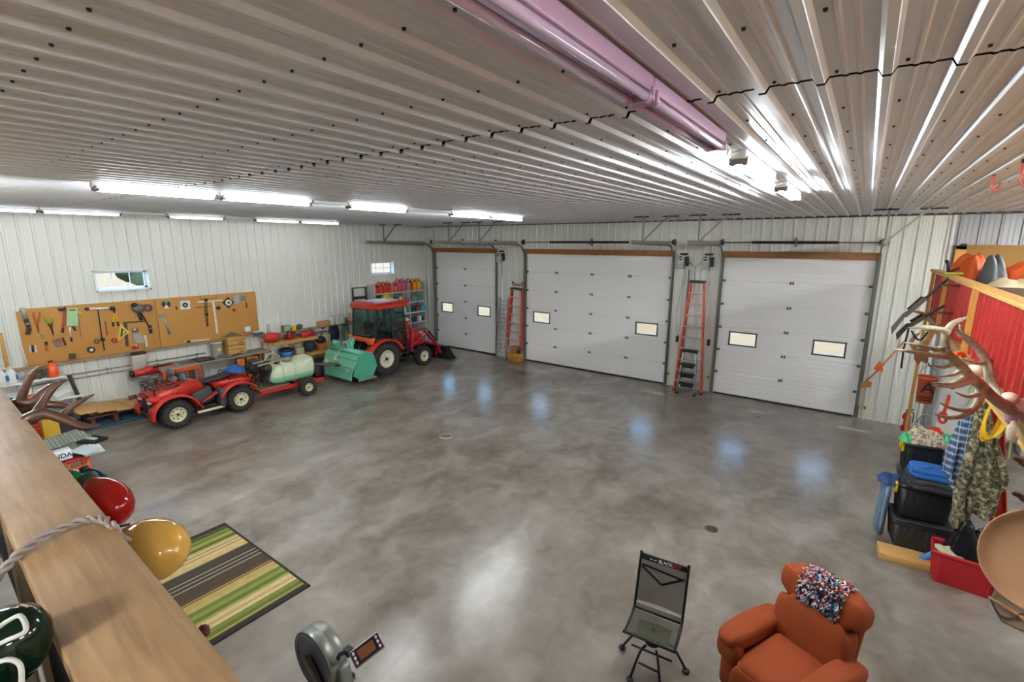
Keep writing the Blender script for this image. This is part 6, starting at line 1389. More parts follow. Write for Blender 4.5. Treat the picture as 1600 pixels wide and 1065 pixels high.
# antlers
def antler(name, label, chains, mat, parent=None):
    b = MB()
    for pts, rs in chains:
        P = spline([ond(*q) for q in pts], 6); R_ = lerpr(rs, 6); b.tube(P, R_, mat, 12)
        b.ball(P[-1], R_[-1], mat, 8, 6); b.ball(P[0], R_[0], mat, 10, 8)
    return b.build(name, parent, local=False) if parent else b.build(name, label=label, cat='antler')
k = NT('antler_brown'); k.l(k.ramp(k.noise(5, 4, .6, k.mapv((1, 1, 1)), .5), [(.35, '3a2418'), (.55, '5c3d2a'), (.75, '8a6a50')]), k.b.inputs['Base Color']); k.b.inputs['Roughness'].default_value = .4; k.bump(k.noise(60, 3), .2, .003); antb = k.m
antler('antler', 'dark brown forked antler beside the rail, the nearer and larger one', [
    ([(20, 672, 1.55), (45, 655, 1.56), (70, 646, 1.58), (100, 655, 1.6), (130, 667, 1.62), (153, 664, 1.64)], [.018, .021, .018, .015, .013, .006]),
    ([(52, 655, 1.57), (66, 630, 1.6), (82, 608, 1.62), (103, 594, 1.64)], [.017, .013, .010, .002]),
    ([(92, 653, 1.6), (105, 641, 1.62), (125, 627, 1.64), (147, 616, 1.66)], [.014, .010, .008, .002])], antb)
antler('antler', 'second brown antler behind, with the tall blunt tine', [
    ([(12, 650, 1.75), (30, 628, 1.75), (42, 600, 1.75), (58, 578, 1.75), (72, 575, 1.75)], [.020, .015, .012, .010, .007]),
    ([(28, 630, 1.75), (50, 628, 1.76), (66, 614, 1.78), (82, 602, 1.8), (98, 597, 1.82)], [.020, .017, .014, .010, .003]),
    ([(30, 640, 1.75), (60, 632, 1.78), (90, 632, 1.8), (110, 636, 1.82)], [.020, .016, .013, .010])], antb)
# ============================================================ RIGHT SIDE: totes, clothes and trophies under the loft
tote_k = M('tote_charcoal', '2c2b2a', .4, 0, .15, 6); tote_b = M('tote_black2', '1f2022', .4, 0, .15, 6)
def tote(name, label, c, w, d, h, mat, rz=0.0, lid=None, ribs=7, handles=None, rim=True, open_=False):
    """c = centre of the base, w along local x"""
    t = thing(name, label, 'tote', c, rz); b = MB(); tp = 1.08
    def ring(z, k_, n=28):
        e = .22; return [Vector((w/2*k_*math.copysign(abs(math.cos(a))**e, math.cos(a)), d/2*k_*math.copysign(abs(math.sin(a))**e, math.sin(a)), z)) for a in [2*PI*(i+.5)/n for i in range(n)]]
    if open_: b.loft([ring(0, .86), ring(.01, .88), ring(h-.03, .98), ring(h, .98), ring(h, .94), ring(h-.03, .93), ring(.03, .84), ring(.025, .5)], mat)
    else: b.loft([ring(0, .86), ring(.01, .88), ring(h, .98)], mat)
    for i in range(ribs):
        x = -w*.36+w*.72*i/(ribs-1)
        b.beam((x, -d/2*.88, .03), (x, -d/2*.985, h-.05), .025, .018, mat, up=(0, 1, 0))
    for i in range(3): y = -d*.25+d*.25*i; b.beam((-w/2*.88, y, .03), (-w/2*.985, y, h-.05), .025, .018, mat, up=(1, 0, 0))
    b.build('body', t)
    if rim: b = MB(); b.loft([ring(h-.045, 1.0), ring(h-.045, 1.03), ring(h, 1.03), ring(h, .96)], mat, caps=False); b.build('rim', t)
    if lid: b = MB(); b.loft([ring(h, 1.02), ring(h, 1.05), ring(h+.025, 1.05), ring(h+.035, .98), ring(h+.02, .9), ring(h+.022, .2)], lid); b.build('lid', t)
    if handles:
        for s in handles: b = MB(); b.box((s*w/2*1.03, 0, h-.05), (.05, d*.42, .05), yellow_plastic, bev=.012); b.box((s*w/2*1.05, -d*.17, h-.11), (.03, .03, .12), yellow_plastic, bev=.008); b.box((s*w/2*1.05, d*.17, h-.11), (.03, .03, .12), yellow_plastic, bev=.008); b.build('latch_handle', t, label='bright yellow latch handle')
    return t
b = MB(); b.box((.95, 7.42, .045), (.74, .30, .09), pine, rot=(0, 0, .08), bev=.005); b.build('wood_plank', label='short pine plank on the floor under the totes', cat='plank')
tote('storage_tote', 'charcoal lidded tote at the bottom of the right stack', (.97, 7.78, .09), .60, .46, .36, tote_k, .12, lid=tote_k)
tote('storage_tote', 'black ribbed tote with yellow handles, second in the stack', (.97, 7.83, .49), .56, .44, .44, tote_b, .12, handles=(-1, 1))
tote('storage_tote', 'uppermost black tote with yellow handle, full of clothes', (.96, 8.12, .95), .50, .42, .45, tote_b, .12, handles=(-1,), open_=True)
b = MB(); b.box((.97, 8.13, .925), (.58, .5, .03), tote_k, bev=.01); b.build('tote_lid', label='flat dark lid beneath the uppermost black tote', cat='lid')
lb_m = M('blue_grey_plastic', '71869c', .35, 0, .15, 6)
b = MB(); b.loft([[Vector((.585+.05*math.cos(a)+.02*z, 7.85+.2*math.sin(a)*(1+.05*math.sin(6*a)), .12+.72*z)) for a in [2*PI*i/20 for i in range(20)]] for z in (0, .25, .5, .75, 1)], lb_m)
for i in range(4): b.beam((.535, 7.70+.1*i, .15), (.56, 7.70+.1*i, .84), .02, .03, lb_m)
b.build('blue_grey_bag', label='ribbed blue grey plastic bag squeezed beside the tote stack', cat='bag')
heap('navy_cushion', 'navy cushion sticking out left of the tote stack', 'cushion', (.60, 7.82, .86), .16, .19, .12, M('navy_cloth', '2b3f72', .8, 0, .15, 8, .4, 30), 4)
b = MB(); b.box((.60, 7.82, .85), (.10, .26, .02), lb_m); b.build('bag_top', label='folded top of the ribbed blue grey bag', cat='bag top')
def folded(name, label, cat, c, w, d, h, mat, seed, rz=0):
    rnd = random.Random(seed); ph = [rnd.uniform(0, 6) for _ in range(6)]; b = MB(); n = 60; rings = []
    for z, k_ in ((0, .90), (.06, .98), (.3, 1.0), (.48, .97), (.52, .95), (.56, .98), (.8, 1.0), (.95, .96), (1.0, .86), (1.02, .55), (1.0, .2)):
        ring = []
        for i in range(n):
            a = 2*PI*(i+.5)/n; f = k_*(1+.035*math.sin(4*a+ph[0]+3*z)+.02*math.sin(9*a+ph[1]-2*z))
            x = w/2*f*math.copysign(abs(math.cos(a))**.4, math.cos(a)); y = d/2*f*math.copysign(abs(math.sin(a))**.4, math.sin(a))
            zz = h*z*(1+.10*math.sin(7*x/w*2+ph[2])*math.sin(5*y/d*2+ph[3])-.10*(k_ < .6)*math.sin(6*a+ph[4]))
            ring.append(Vector((c[0]+x*math.cos(rz)-y*math.sin(rz), c[1]+x*math.sin(rz)+y*math.cos(rz), c[2]+zz)))
        rings.append(ring)
    b.loft(rings, mat); return b.build(name, label=label, cat=cat)
slate = M('slate_cloth', '34363a', .85, 0, .15, 8, .5, 25)
folded('dark_jacket', 'dark slate jacket folded on the black tote under the blue fleece', 'jacket', (1.06, 7.74, .935), .62, .44, .13, slate, 7, .1)
folded('blue_fleece', 'bright blue fleece folded on the dark jacket', 'fleece', (1.03, 7.72, 1.075), .52, .34, .12, M('fleece_blue', '2a66b0', .95, 0, .12, 10, .6, 30), 9, .05)
# camouflage and plaid cloth
def camo(name, cols, sc):
    k = NT(name); v = k.coord(); n1 = k.noise(sc, 3, .55, v, .4); n2 = k.noise(sc*1.35, 3, .55, k.mapv((1, 1, 1), (1, 2, .5)), .4)
    c = k.ramp(n1, [(0, cols[0]), (.44, cols[1]), (.56, cols[2])], 'CONSTANT'); c2 = k.ramp(n2, [(0, 0.0), (.58, 1.0)], 'CONSTANT')
    k.l(k.mix(c2, c, lin(cols[3])), k.b.inputs['Base Color']); k.b.inputs['Roughness'].default_value = .9; k.bump(k.noise(40, 2), .25, .004); MATS[name] = k.m; return k.m
camo_g = camo('camo_green', ('3a3d30', '6f6d52', 'b09f7c', '4a3c30'), 17); camo_d = camo('camo_desert', ('8a7b66', 'c9bda8', 'b3a48c', '6e5f50'), 22)
k = NT('plaid_blue'); v = k.coord(); sp = k.n('ShaderNodeSeparateXYZ'); k.l(v, sp.inputs[0])
def band(axis, f, th):
    m_ = k.n('ShaderNodeMath', operation='MULTIPLY', i_1=f); k.l(sp.outputs[axis], m_.inputs[0]); s_ = k.n('ShaderNodeMath', operation='SINE'); k.l(m_.outputs[0], s_.inputs[0])
    g = k.n('ShaderNodeMath', operation='GREATER_THAN', i_1=th); k.l(s_.outputs[0], g.inputs[0]); h_ = k.n('ShaderNodeMath', operation='MULTIPLY', i_1=.5); k.l(g.outputs[0], h_.inputs[0]); return h_.outputs[0]
c_ = k.mix(band(2, 75, .1), lin('3f5576'), lin('9fb0c4')); c_ = k.mix(band(0, 85, .1), c_, lin('26303f')); c_ = k.mix(band(2, 75, .92), c_, lin('d5d9da')); c_ = k.mix(band(0, 85, .93), c_, lin('b8c2cc'))
k.l(k.mix(k.noise(3), c_, lin('46566a')), k.b.inputs['Base Color']) if False else k.l(c_, k.b.inputs['Base Color']); k.b.inputs['Roughness'].default_value = .9; plaid = k.m
heap('camo_clothes', 'pale desert camouflage clothes heaped on the uppermost tote', 'clothes', (.90, 8.08, 1.39), .27, .21, .24, camo_d, 12, .2, amp=.55, fr=6)
grn_b = M('green_plastic_bag', '3fae72', .35, 0, .15, 8, .5, 18)
heap('green_bag', 'bright green plastic bag right of the camouflage clothes', 'bag', (1.16, 8.14, 1.39), .15, .16, .19, grn_b, 14, amp=.4)
heap('green_bag', 'smaller green plastic bag left of the camouflage clothes', 'bag', (.73, 8.0, 1.40), .09, .13, .13, grn_b, 15, amp=.4)
heap('pink_cloth', 'dull pink cloth edge under the right green bag', 'cloth', (1.15, 7.97, 1.39), .13, .07, .05, M('dusty_pink', '9a5f52', .9), 16)
# coat post
b = MB(); p0 = ony(1562, 522, 7.75); b.box((p0.x, 7.80, p0.z/2), (.10, .045, p0.z), old_wood, bev=.003); b.box((p0.x+.065, 7.80, p0.z/2), (.03, .10, p0.z), M('post_dark', '5b4c36', .7)); b.build('coat_post', label='upright weathered timber post behind the hanging jackets', cat='post')
def garment(name, label, cat, rows, y, mat, dep=.09, folds=7, seed=0, amp=.16, slant=0.0, extra=None):
    rnd = random.Random(seed); ph = [rnd.uniform(0, 6) for _ in range(5)]; b = MB(); rings = []; n = 64
    R_ = []
    for (a_, c_) in zip(rows, rows[1:]):
        for q in range(5): R_.append(tuple(a_[i]+(c_[i]-a_[i])*q/5 for i in range(3)))
    R_.append(rows[-1])
    for i, (xl, xr, py) in enumerate(R_):
        l_ = ony(xl, py, y); r_ = ony(xr, py, y); c = (l_+r_)/2; hw = (r_.x-l_.x)/2; t_ = i/(len(R_)-1); ring = []
        for j in range(n):
            a = 2*PI*j/n; f = 1+amp*(min(1, t_*2.5)+.15)*(math.sin(folds*a+ph[0]+1.2*t_)+.5*math.sin((folds*2+1)*a+ph[1]-2*t_))*(.6+.4*math.sin(9*t_+ph[2]))
            ring.append(Vector((c.x+hw*math.cos(a)*(1+.03*math.sin(folds*a)), y+slant*t_+dep*(.45+.55*min(1, t_*2.2))*math.sin(a)*f*1.0, c.z+.012*math.sin(5*a+ph[3]+6*t_)*(t_ > .8))))
        rings.append(ring)
    b.loft(rings, mat); o = b.build(name, label=label, cat=cat); return o
garment('plaid_shirt', 'blue plaid shirt hanging from the timber post', 'shirt', [(1512, 1524, 640), (1500, 1530, 652), (1486, 1530, 685), (1474, 1526, 712), (1470, 1520, 735), (1484, 1512, 770), (1490, 1506, 780)], 7.62, plaid, .10, 6, 3, .28)
t = thing('camo_jacket', 'green camouflage jacket with hanging sleeves on the post', 'jacket', (1.42, 7.4, .9))
o = garment('body', None, None, [(1527, 1545, 612), (1523, 1548, 640), (1518, 1556, 675), (1508, 1568, 715), (1500, 1572, 745), (1494, 1562, 775), (1500, 1556, 800)], 7.42, camo_g, .13, 7, 5, .26)
def adopt(o, t): 
    mw = WM[o.name]; iv = WM[t.name].inverted() @ mw; o.parent = t; o.location = iv.to_translation()
    for k_ in ('label', 'category'):
        if k_ in o: del o[k_]
adopt(o, t)
o = garment('sleeve', None, None, [(1514, 1530, 690), (1500, 1522, 730), (1488, 1510, 775), (1486, 1506, 812), (1486, 1502, 822)], 7.30, camo_g, .07, 4, 8, .2); adopt(o, t)
o = garment('sleeve', None, None, [(1546, 1560, 690), (1556, 1573, 720), (1562, 1577, 745), (1564, 1574, 762)], 7.34, camo_g, .06, 4, 9, .2); adopt(o, t)
# slim red sled leaning behind the jacket
t = thing('red_sled', 'narrow red plastic sled standing upright behind the camouflage jacket', 'sled', tuple(ony(1560, 838, 7.95)))
b = MB(); A_ = ony(1553, 612, 7.95); B_ = ony(1560, 842, 7.95)
b.beam(A_, B_, .15, .04, red_plastic, up=(0, 1, 0), bev=.015)
for s in (-1, 1): b.beam(A_+Vector((s*.07, -.03, 0)), B_+Vector((s*.07, -.03, 0)), .02, .05, red_plastic, up=(0, 1, 0), bev=.008)
b.build('hull', t, local=False)
b = MB(); q_ = (A_*.35+B_*.65); b.box(q_+Vector((0, -.03, 0)), (.11, .02, .02), white_plastic); q_ = (A_*.6+B_*.4); b.box(q_+Vector((-.02, -.04, .25)), (.08, .01, .12), white_plastic, rot=(0, .4, 0)); b.build('decal', t, local=False)
# coil of yellow rope
b = MB(); rnd = random.Random(2); c0 = ony(1553, 655, 7.22)
for i in range(7):
    dx = .012*(i-3); pts = [c0+Vector((.055*math.sin(a)*(1+.1*i % 3)+dx*.6+.03*math.cos(a), -.01*i, .27*math.cos(a)+.012*i)) for a in [2*PI*q/28 for q in range(28)]]
    b.tube(pts, .009, yellow_plastic if i != 2 else orange_plastic, 6, closed=True)
b.build('yellow_rope', label='long hank of yellow rope hanging beside the camouflage jacket', cat='rope')
# red tote with trash bag and canvas, pool noodle
tote('storage_tote', 'bright red open tote holding the black trash bag', (1.37, 7.27, 0), .60, .38, .40, M('tote_red', 'b5202a', .4, 0, .06, 4), -.06, ribs=2, open_=True)
trash = M('bin_liner', '17171a', .18, 0, .1, 10, .9, 14)
heap('trash_bag', 'shiny black bin liner stuffed in the red tote', 'trash bag', (1.40, 7.29, .30), .32, .20, .56, trash, 21, .0, nu=64, amp=.35, fr=7)
heap('canvas_cloth', 'folded pale canvas lying over the red tote\'s left rim', 'cloth', (1.20, 7.19, .385), .17, .10, .07, M('canvas_pale', 'b5ab8c', .9, 0, .1, 8, .4, 20), 22, -.5, amp=.5)
b = MB(); b.tube([ony(1429, 878, 7.40), ony(1502, 846, 7.56), ony(1600, 800, 7.84), ony(1640, 782, 7.95)], .038, M('noodle_blue', '3f83c9', .6), 14); b.build('pool_noodle', label='long light blue pool noodle slanting behind the red tote', cat='noodle')
# mat with sticks on the floor at the right edge
b = MB(); b.prism([onz(1549, 936, 0), onz(1566, 972, 0), onz(1600, 988, 0), onz(1640, 1000, 0), onz(1640, 930, 0), onz(1565, 925, 0)], (0, 0, 1), .02, M('mat_brown', '6b5a44', .8)); b.build('brown_mat', label='stiff brown mat lying on the floor at the right frame edge', cat='mat')
for i, (a_, c_, m_, r_, lb) in enumerate((((1545, 932), (1600, 965), pm_, .010, 'thin tan stick across the brown mat, upper one'), ((1556, 925), (1605, 948), yellow_plastic, .008, 'yellow stick lying on the brown mat'), ((1566, 945), (1610, 975), M('stick_red', 'a0583a', .6), .014, 'reddish stick lying on the brown mat'))):
    b = MB(); b.cyl(onz(*a_, .05), onz(*c_, .05), r_, m_, n=8); b.build('stick', label=lb, cat='stick')
b = MB(); b.tube(spline([onz(1549, 938, .05), onz(1560, 958, .05), onz(1578, 966, .05), onz(1598, 958, .05)], 5), .012, blk, 8); b.build('black_hoop', label='bent black rod on the brown mat', cat='rod')
# straw hat hanging at the right edge
hc = ond(1640, 882, 2.85); hat = thing('straw_hat', 'wide straw hat hanging on edge at the right frame edge', 'hat', tuple(hc))
k = NT('straw'); wv = k.n('ShaderNodeTexWave', wave_type='RINGS'); wv.inputs['Scale'].default_value = 28; wv.inputs['Distortion'].default_value = 1.5; k.l(k.coord(), wv.inputs[0])
k.l(k.mix(k.noise(6, 4), lin('96694a'), lin('ad825a')), k.b.inputs['Base Color']); k.b.inputs['Roughness'].default_value = .75; k.bump(wv.outputs[1], .12, .003); straw = k.m
dn = (CAM-hc).normalized()+Vector((-.35, .1, .05)); dn.normalize()
b = MB(); b.lathe([(.0, -.15), (.05, -.145), (.085, -.12), (.10, -.05), (.105, 0), (.17, .012), (.24, .02), (.285, .045), (.30, .075), (.303, .08), (.296, .08), (.28, .052), (.24, .028), (.105, .008)], straw, (0, 0, 0), dn, 56); b.build('brim_and_crown', hat)
b = MB(); b.tube([hc+Vector((0, 0, .28)), Vector((1.08, hc.y+.35, 2.62))], .003, blk, 5); b.build('cord', hat, local=False)
# fridge-like white cabinet with drawings
x0_ = ony(1466, 640, 11.0).x; 
t = thing('white_cabinet', 'white cabinet with coloured scribbles standing behind the antlers', 'cabinet', (x0_+.36, 11.3, 0))
b = MB(); b.box((0, 0, .95), (.72, .6, 1.9), M('cabinet_white', 'd5d8d6', .4), bev=.02); b.build('body', t)
b = MB(); b.box((0, -.315, .62), (.70, .03, 1.18), white_plastic, bev=.01); b.build('lower_door', t); b = MB(); b.box((0, -.315, 1.56), (.70, .03, .64), white_plastic, bev=.01); b.build('upper_door', t)
b = MB(); b.box((.3, -.345, 1.1), (.03, .04, .3), alu, bev=.01); b.build('handle', t)
b = MB(); b.box((.14, -.334, 1.46), (.36, .004, .5), M('sheet_cream', 'd9dcc0', .8))
for i in range(5):
    b.tube(spline([(-.02+.07*i, -.338, 1.25), (.01+.07*i, -.338, 1.4), (-.03+.07*i, -.338, 1.52), (.01+.07*i, -.338, 1.68)], 5), .008, M(('drawn_teal', 'drawn_yellow')[i % 2], ('7fc4c4', 'd6c470')[i % 2], .8), 5)
b.build('drawing_sheet', t, label='cream sheet with teal and yellow wavy lines')
b = MB(); b.lathe([(0, 0), (.035, 0), (.03, .015), (0, .015)], blk, (-.24, -.33, 1.55), (0, -1, 0), 16); b.build('magnet', t)
def extinguisher(c, label):
    t = thing('fire_extinguisher', label, 'fire extinguisher', c)
    b = MB(); b.lathe([(0, 0), (.07, 0), (.075, .04), (.075, .32), (.05, .38), (.025, .4), (0, .4)], red_paint, n=20); b.build('cylinder', t)
    b = MB(); b.box((0, 0, .43), (.04, .03, .06), blk); b.box((.03, 0, .46), (.12, .025, .02), blk, rot=(0, -.3, 0)); b.tube(spline([(.02, 0, .43), (.10, -.02, .4), (.10, -.04, .2)], 4), .010, blk, 6); b.build('valve', t)
    b = MB(); b.lathe([(.0765, .12), (.0765, .26)], white_plastic, n=20, a0=PI*1.2, a1=PI*1.8); b.build('label', t)
p_ = ony(1413, 672, 12.6); extinguisher((p_.x, 12.6, max(0, p_.z)), 'fire extinguisher by the wall left of the pine post')
p_ = ony(1444, 690, 10.6); extinguisher((p_.x, 10.6, max(0, p_.z-.3)), 'fire extinguisher on a stand right of the pine post'); b = MB(); b.box((p_.x, 10.6, max(0.02, p_.z-.3)/2), (.26, .26, max(.04, p_.z-.3)), dgrey_plastic); b.build('stand_box', label='dark grey box under the fire extinguisher', cat='box')
# red strap hanging from the white cabinet
t = thing('ratchet_strap', 'red strap with a looped end hanging by the blue plaid shirt', 'strap', tuple(ony(1468, 668, 9.3)))
b = MB(); b.beam(ony(1483, 618, 9.3), ony(1473, 650, 9.3), .03, .09, red_plastic, up=(0, 1, 0)); b.tube([ony(1473+6*math.cos(a), 652+8*math.sin(a), 9.3) for a in [2*PI*i/16 for i in range(16)]], .022, red_plastic, 6, closed=True); b.build('strap', t, local=False)
b = MB(); b.ball(ony(1461, 676, 9.3), (.10, .06, .09), red_plastic, jit=.1); b.build('bundle', t, local=False)
b = MB(); p_ = ony(1420, 662, 9.8); b.tube(spline([ony(1432, 660, 9.9), ony(1440, 650, 9.9), ony(1450, 648, 9.9), ony(1454, 662, 9.9), ony(1447, 676, 9.9)], 5), .014, grey_metal, 8); b.build('metal_loop', label='bent metal loop beside the red strap bundle', cat='loop')
# orange bucket on the pine post
hc = ony(1443, 628, 11.5); t = thing('orange_bucket', 'orange bucket with black emblem hanging on the pine post', 'bucket', (hc.x, 11.5, hc.z))
b = MB(); R0 = (ony(1459, 600, 11.5).x-ony(1427, 600, 11.5).x)/2
b.lathe([(0, 0), (R0*.84, 0), (R0*.97, .46), (R0, .46), (R0, .50), (R0*.93, .50), (R0*.8, .02), (0, .02)], M('bucket_orange', 'e0663a', .5), n=28); b.build('body', t)
tx = text_mb('A', .30, blk, frame(Vector((.01, -R0*.95, .30)), (1, 0, 0), (0, -.12, 1)), .01)
for i in range(2): tx.box((.0, -R0*.90, .12-.05*i), (.22-.05*i, .02, .02), blk)
tx.build('emblem', t, label='black letter A and two short lines')
b = MB(); b.tube([(R0*math.cos(a), 0, .47+.22*math.sin(a)) for a in [PI*i/12 for i in range(13)]], .006, grey_metal, 6); b.cyl((0, .0, .69), (0, .3, .69), .012, dark_metal); b.build('handle', t)
# brown roof-like bracket and small antlers on the pine post
t = thing('small_antlers', 'small honey-coloured antlers mounted on the pine post', 'antlers', tuple(ony(1436, 575, 11.4)))
hon = M('antler_honey', 'b5833f', .5, 0, .15, 8, .2, 40); yy = 11.3
b = MB()
for pts, rs in (([(1440, 545, yy), (1452, 528, yy), (1458, 512, yy), (1452, 498, yy), (1440, 489, yy), (1425, 486, yy)], [.05, .045, .04, .035, .03, .012]), ([(1430, 545, yy), (1424, 535, yy), (1430, 525, yy), (1438, 520, yy)], [.04, .035, .03, .01]), ([(1455, 520, yy), (1466, 505, yy), (1463, 492, yy)], [.04, .03, .01]), ([(1452, 498, yy), (1456, 488, yy), (1459, 480, yy)], [.03, .02, .008])):
    b.tube(spline([ony(*q) for q in pts], 5), lerpr(rs, 5), hon, 8)
b.build('antlers', t, local=False)
b = MB(); b.prism([ony(1428, 548, yy), ony(1452, 546, yy), ony(1450, 566, yy), ony(1446, 568, yy), ony(1440, 564, yy), ony(1434, 570, yy), ony(1429, 562, yy)], (0, 1, 0), .15, M('plaque_brown', '8f5f34', .7)); b.build('plaque', t, local=False)
# rifles resting on the red wall
def rifle(label, A_, B_, y, th, strap=None):
    t = thing('rifle', label, 'rifle', tuple(ony(*A_, y))); P = ony(*A_, y); Q = ony(*B_, y-.1); d = Q-P
    b = MB(); b.prism([P, P+Vector((.02, 0, -.10)), P+d*.27+Vector((0, 0, -.02)), P+d*.27+Vector((0, 0, .05)), P+d*.2+Vector((0, 0, .06))], (0, 1, 0), .05, M('stock_grey', '5d564b', .6)); b.beam(P+d*.25, P+d*.62, .05, .06, M('stock_grey', '5d564b', .6)); b.build('stock', t, local=False)
    b = MB(); b.cyl(P+d*.5, Q, .018, M('gun_metal', '4a4640', .4, .6), n=10); b.beam(P+d*.28, P+d*.45, .045, .05, blk); b.cyl(P+d*.3+Vector((0, 0, .06)), P+d*.55+Vector((0, 0, .06)), .022, blk, n=10); b.build('barrel', t, local=False)
    if strap:
        b = MB(); b.tube(spline([ony(*q, y) for q in strap], 5), .014, blk, 6); b.build('sling', t, local=False)
        b = MB(); b.tube([ony(1420, 512, y-.05), ony(1412, 545, y-.05), ony(1408, 575, y-.05)], .014, blk, 6); b.build('strap', t, local=False)
    w_ = ony(B_[0]-8, B_[1]+8, y-.1); b = MB(); b.cyl(w_-Vector((.03, 0, .03)), Vector((1.075, w_.y, w_.z-.03)), .014, rst, n=8); b.build('wall_bracket', t, local=False)
rifle('long grey rifle slanting up to the red wall\'s top rail', (1392, 512), (1483, 434), 8.9, .05, None)
rifle('second darker rifle below, with a drooping black sling', (1400, 521), (1476, 477), 9.1, .05, [(1424, 516), (1431, 528), (1440, 530), (1450, 518)])

# big caribou antlers on a skull fixed to the red wall
k = NT('antler_tan'); k.l(k.ramp(k.noise(4, 4, .6, k.mapv((1, 1, 1)), .5), [(.35, '7a6d58'), (.5, '9e957c'), (.65, 'bfb79c')]), k.b.inputs['Base Color']); k.b.inputs['Roughness'].default_value = .5; k.bump(k.noise(50, 3), .2, .003); ant = k.m
AN = thing('caribou_antlers', 'huge pale many-tined antlers on a skull before the red wall', 'antlers', tuple(ond(1585, 660, 3.5)))
D = 3.4
def ch(parent, nm, chains):
    b = MB()
    for pts, rs in chains:
        pts = [(p_[0], p_[1], p_[2] if len(p_) > 2 else D) for p_ in pts]
        P = spline([ond(*q) for q in pts], 6); b.tube(P, lerpr(rs, 6), ant, 10); b.ball(P[-1], rs[-1], ant, 8, 6); b.ball(P[0], rs[0], ant, 10, 8)
    return b.build(nm, parent, local=False)
ch(AN, 'left_antler', [
    ([(1578, 640, 3.5), (1553, 622, 3.45), (1533, 602, 3.4), (1515, 588, 3.35), (1503, 572, 3.3), (1490, 561, 3.3), (1479, 550, 3.3)], [.040, .036, .034, .034, .030, .028, .026]),
    ([(1479, 552, 3.3), (1476, 535, 3.3), (1479, 518, 3.3), (1488, 506, 3.3), (1500, 500, 3.3), (1509, 496, 3.3)], [.028, .024, .024, .020, .016, .009]),
    ([(1480, 518, 3.3), (1465, 513, 3.25), (1442, 511, 3.2), (1419, 512, 3.15)], [.022, .016, .014, .004]),
    ([(1477, 524, 3.3), (1470, 516, 3.35), (1455, 514, 3.4), (1437, 516, 3.45)], [.020, .014, .012, .004]),
    ([(1476, 543, 3.3), (1460, 545, 3.3), (1435, 539, 3.25), (1413, 535, 3.2)], [.022, .016, .013, .004]),
    ([(1479, 556, 3.3), (1460, 555, 3.25), (1428, 550, 3.2), (1396, 545, 3.15)], [.024, .018, .014, .004]),
    ([(1492, 566, 3.3), (1475, 573, 3.25), (1454, 571, 3.2)], [.018, .012, .003]),
    ([(1505, 576, 3.3), (1490, 585, 3.3), (1468, 588, 3.25)], [.018, .012, .003]),
    ([(1511, 586, 3.35), (1500, 594, 3.3), (1482, 599, 3.3), (1457, 598, 3.25)], [.022, .016, .013, .004]),
    ([(1520, 593, 3.35), (1500, 601, 3.3), (1480, 603, 3.3), (1458, 602, 3.2)], [.024, .018, .014, .004]),
    ([(1532, 606, 3.4), (1530, 625, 3.35), (1518, 641, 3.3), (1500, 650, 3.25), (1480, 652, 3.2), (1461, 647, 3.15)], [.030, .025, .022, .018, .014, .004]),
    ([(1520, 640, 3.3), (1505, 641, 3.25), (1485, 637, 3.2), (1468, 629, 3.15)], [.018, .014, .011, .003]),
    ([(1528, 616, 3.35), (1510, 619, 3.3), (1492, 612, 3.25)], [.018, .012, .003])])
ch(AN, 'right_antler', [
    ([(1570, 632, 3.5), (1556, 612, 3.6), (1547, 590, 3.65), (1541, 566, 3.7), (1530, 546, 3.7), (1515, 532, 3.7), (1503, 522, 3.7), (1500, 508, 3.7)], [.038, .034, .032, .030, .028, .026, .020, .008]),
    ([(1502, 524, 3.7), (1494, 515, 3.7), (1488, 512, 3.65)], [.02, .012, .004]),
    ([(1540, 566, 3.7), (1525, 567, 3.65), (1502, 561, 3.6)], [.018, .013, .004])])
b = MB(); bone_m = M('skull_bone', 'd6c3ad', .6, 0, .15, 9, .3, 30)
b.ball(ond(1577, 622, 3.52), (.055, .06, .045), bone_m, 14, 10, jit=.06); b.ball(ond(1592, 634, 3.52), (.08, .07, .06), bone_m, 14, 10, jit=.06); b.build('skull', AN, local=False)
b = MB(); b.ball(ond(1588, 652, 3.52), (.06, .06, .07), M('hide_mauve', '8a6470', .8), 14, 10, jit=.15); b.ball(ond(1584, 675, 3.5), (.04, .04, .09), M('hide_pale', 'b8a48e', .9), 12, 10, jit=.15); b.ball(ond(1596, 668, 3.5), (.05, .04, .09), M('hide_pale', 'b8a48e', .9), 12, 10, jit=.15); b.build('hide', AN, local=False)
b = MB(); b.beam(ond(1580, 690, 3.48), ond(1577, 716, 3.48), .005, .035, M('strap_olive', '6f6c4f', .7)); b.build('strap', AN, local=False)
b = MB(); b.cyl(ond(1590, 640, 3.55), Vector((1.08, ond(1590, 640, 3.55).y+.05, 2.76)), .02, dark_metal); b.build('mount', AN, local=False)
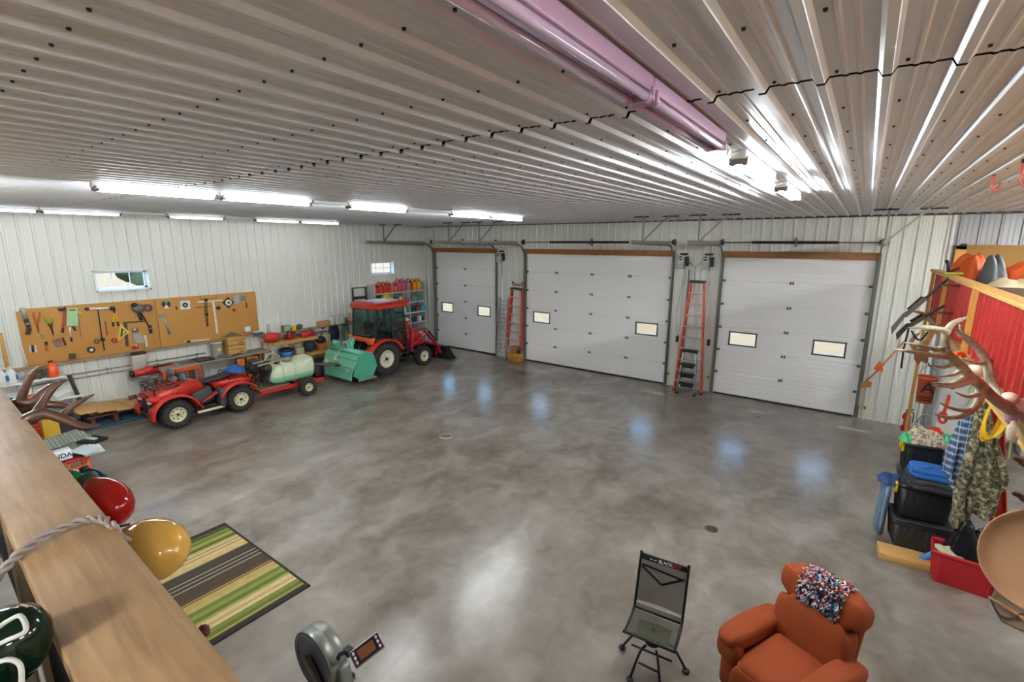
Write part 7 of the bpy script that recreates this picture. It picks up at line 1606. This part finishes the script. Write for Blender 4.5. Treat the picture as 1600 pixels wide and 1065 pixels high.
# second skull bone pieces
b = MB(); b.ball(ond(1524, 580, 3.95), (.06, .05, .06), bone_m, 12, 8, jit=.1); b.cyl(ond(1524, 580, 3.95), Vector((1.07, ond(1524, 580, 3.95).y+.9, 2.9)), .012, dark_metal); b.build('pale_bone', label='pale rounded bone between the big antlers', cat='bone')
b = MB(); b.tube(spline([ond(1489, 560, 4.6), ond(1494, 553, 4.6), ond(1503, 552, 4.6), ond(1507, 557, 4.6)], 5), .022, orange_plastic, 8); b.build('orange_ring', label='orange ring partly hidden behind the big antlers', cat='ring')
for (a_, c_, lb) in (((1583, 714), (1606, 726), 'dark pointed tine entering at the right frame edge, upper one'), ((1581, 769), (1606, 781), 'dark pointed tine entering at the right frame edge, lower one')):
    b = MB(); P = spline([ond(*a_, 2.6), ond((a_[0]+c_[0])/2, (a_[1]+c_[1])/2-1, 2.6), ond(*c_, 2.6), ond(c_[0]+60, c_[1]+10, 2.7)], 4); b.tube(P, [.002]+[.012+.001*i for i in range(len(P)-1)], antb, 8); b.build('antler_tine', label=lb, cat='antler tine')
# bags on the loft behind the red wall
b = MB(); b.box((2.02, 9.75, 3.02), (1.72, 1.5, .78), M('crate_dark', '57483a', .8), bev=.02); b.build('storage_crate', label='brown crate on the loft under the orange bags', cat='crate')
ob = M('orange_nylon', 'e8662a', .55, 0, .12, 5, .6, 10)
heap('orange_bag', 'big crumpled orange bag above the red wall, left one', 'bag', (ony(1518, 420, 10.3).x, 10.3, 3.40), .34, .36, .52, ob, 31, nu=48, amp=.35)
heap('orange_bag', 'second orange bag, right of the grey strap', 'bag', (ony(1600, 420, 9.9).x+.1, 9.9, 3.40), .5, .5, .36, ob, 32, nu=48, amp=.4)
heap('grey_tarp', 'dark grey stiff cover lying between the orange bags', 'cover', (ony(1551, 420, 9.8).x, 9.8, 3.42), .16, .4, .47, M('tarp_grey', '5c6166', .6, 0, .1, 4, .4, 10), 33, .2, amp=.3)
heap('cream_cloth', 'cream cloth lying along the red wall top before the bags', 'cloth', (ony(1590, 440, 9.3).x, 9.3, 3.41), .34, .24, .14, M('cream_cloth', 'c8bb9a', .9, 0, .1, 6, .4, 16), 34, amp=.5)
b = MB(); p_ = ony(1482, 424, 10.0); b.box((p_.x+.06, 10.0, 3.545), (.22, .1, .03), M('lime_tool', 'b8c42e', .5), bev=.008); b.tube([(p_.x, 10.0, 3.55), (p_.x-.02, 10.0, 3.68), (p_.x-.05, 10.0, 3.74)], .022, blk, 8); b.tube([(p_.x+.02, 10.0, 3.57), (p_.x+.12, 10.0, 3.62)], .018, blk, 8); b.build('hand_pruner', label='lime and black tool on the red wall\'s top rail', cat='pruner')
b = MB(); p_ = ony(1596, 706, 12.9); b.box((p_.x+.2, 12.9, .24), (.5, .4, .48), white_plastic, bev=.01)
for i in range(3): b.box((p_.x+.2, 12.695, .12+.1*i), (.42, .006, .02), green_plastic)
b.build('white_carton', label='white carton with green lines at the right frame edge', cat='carton')
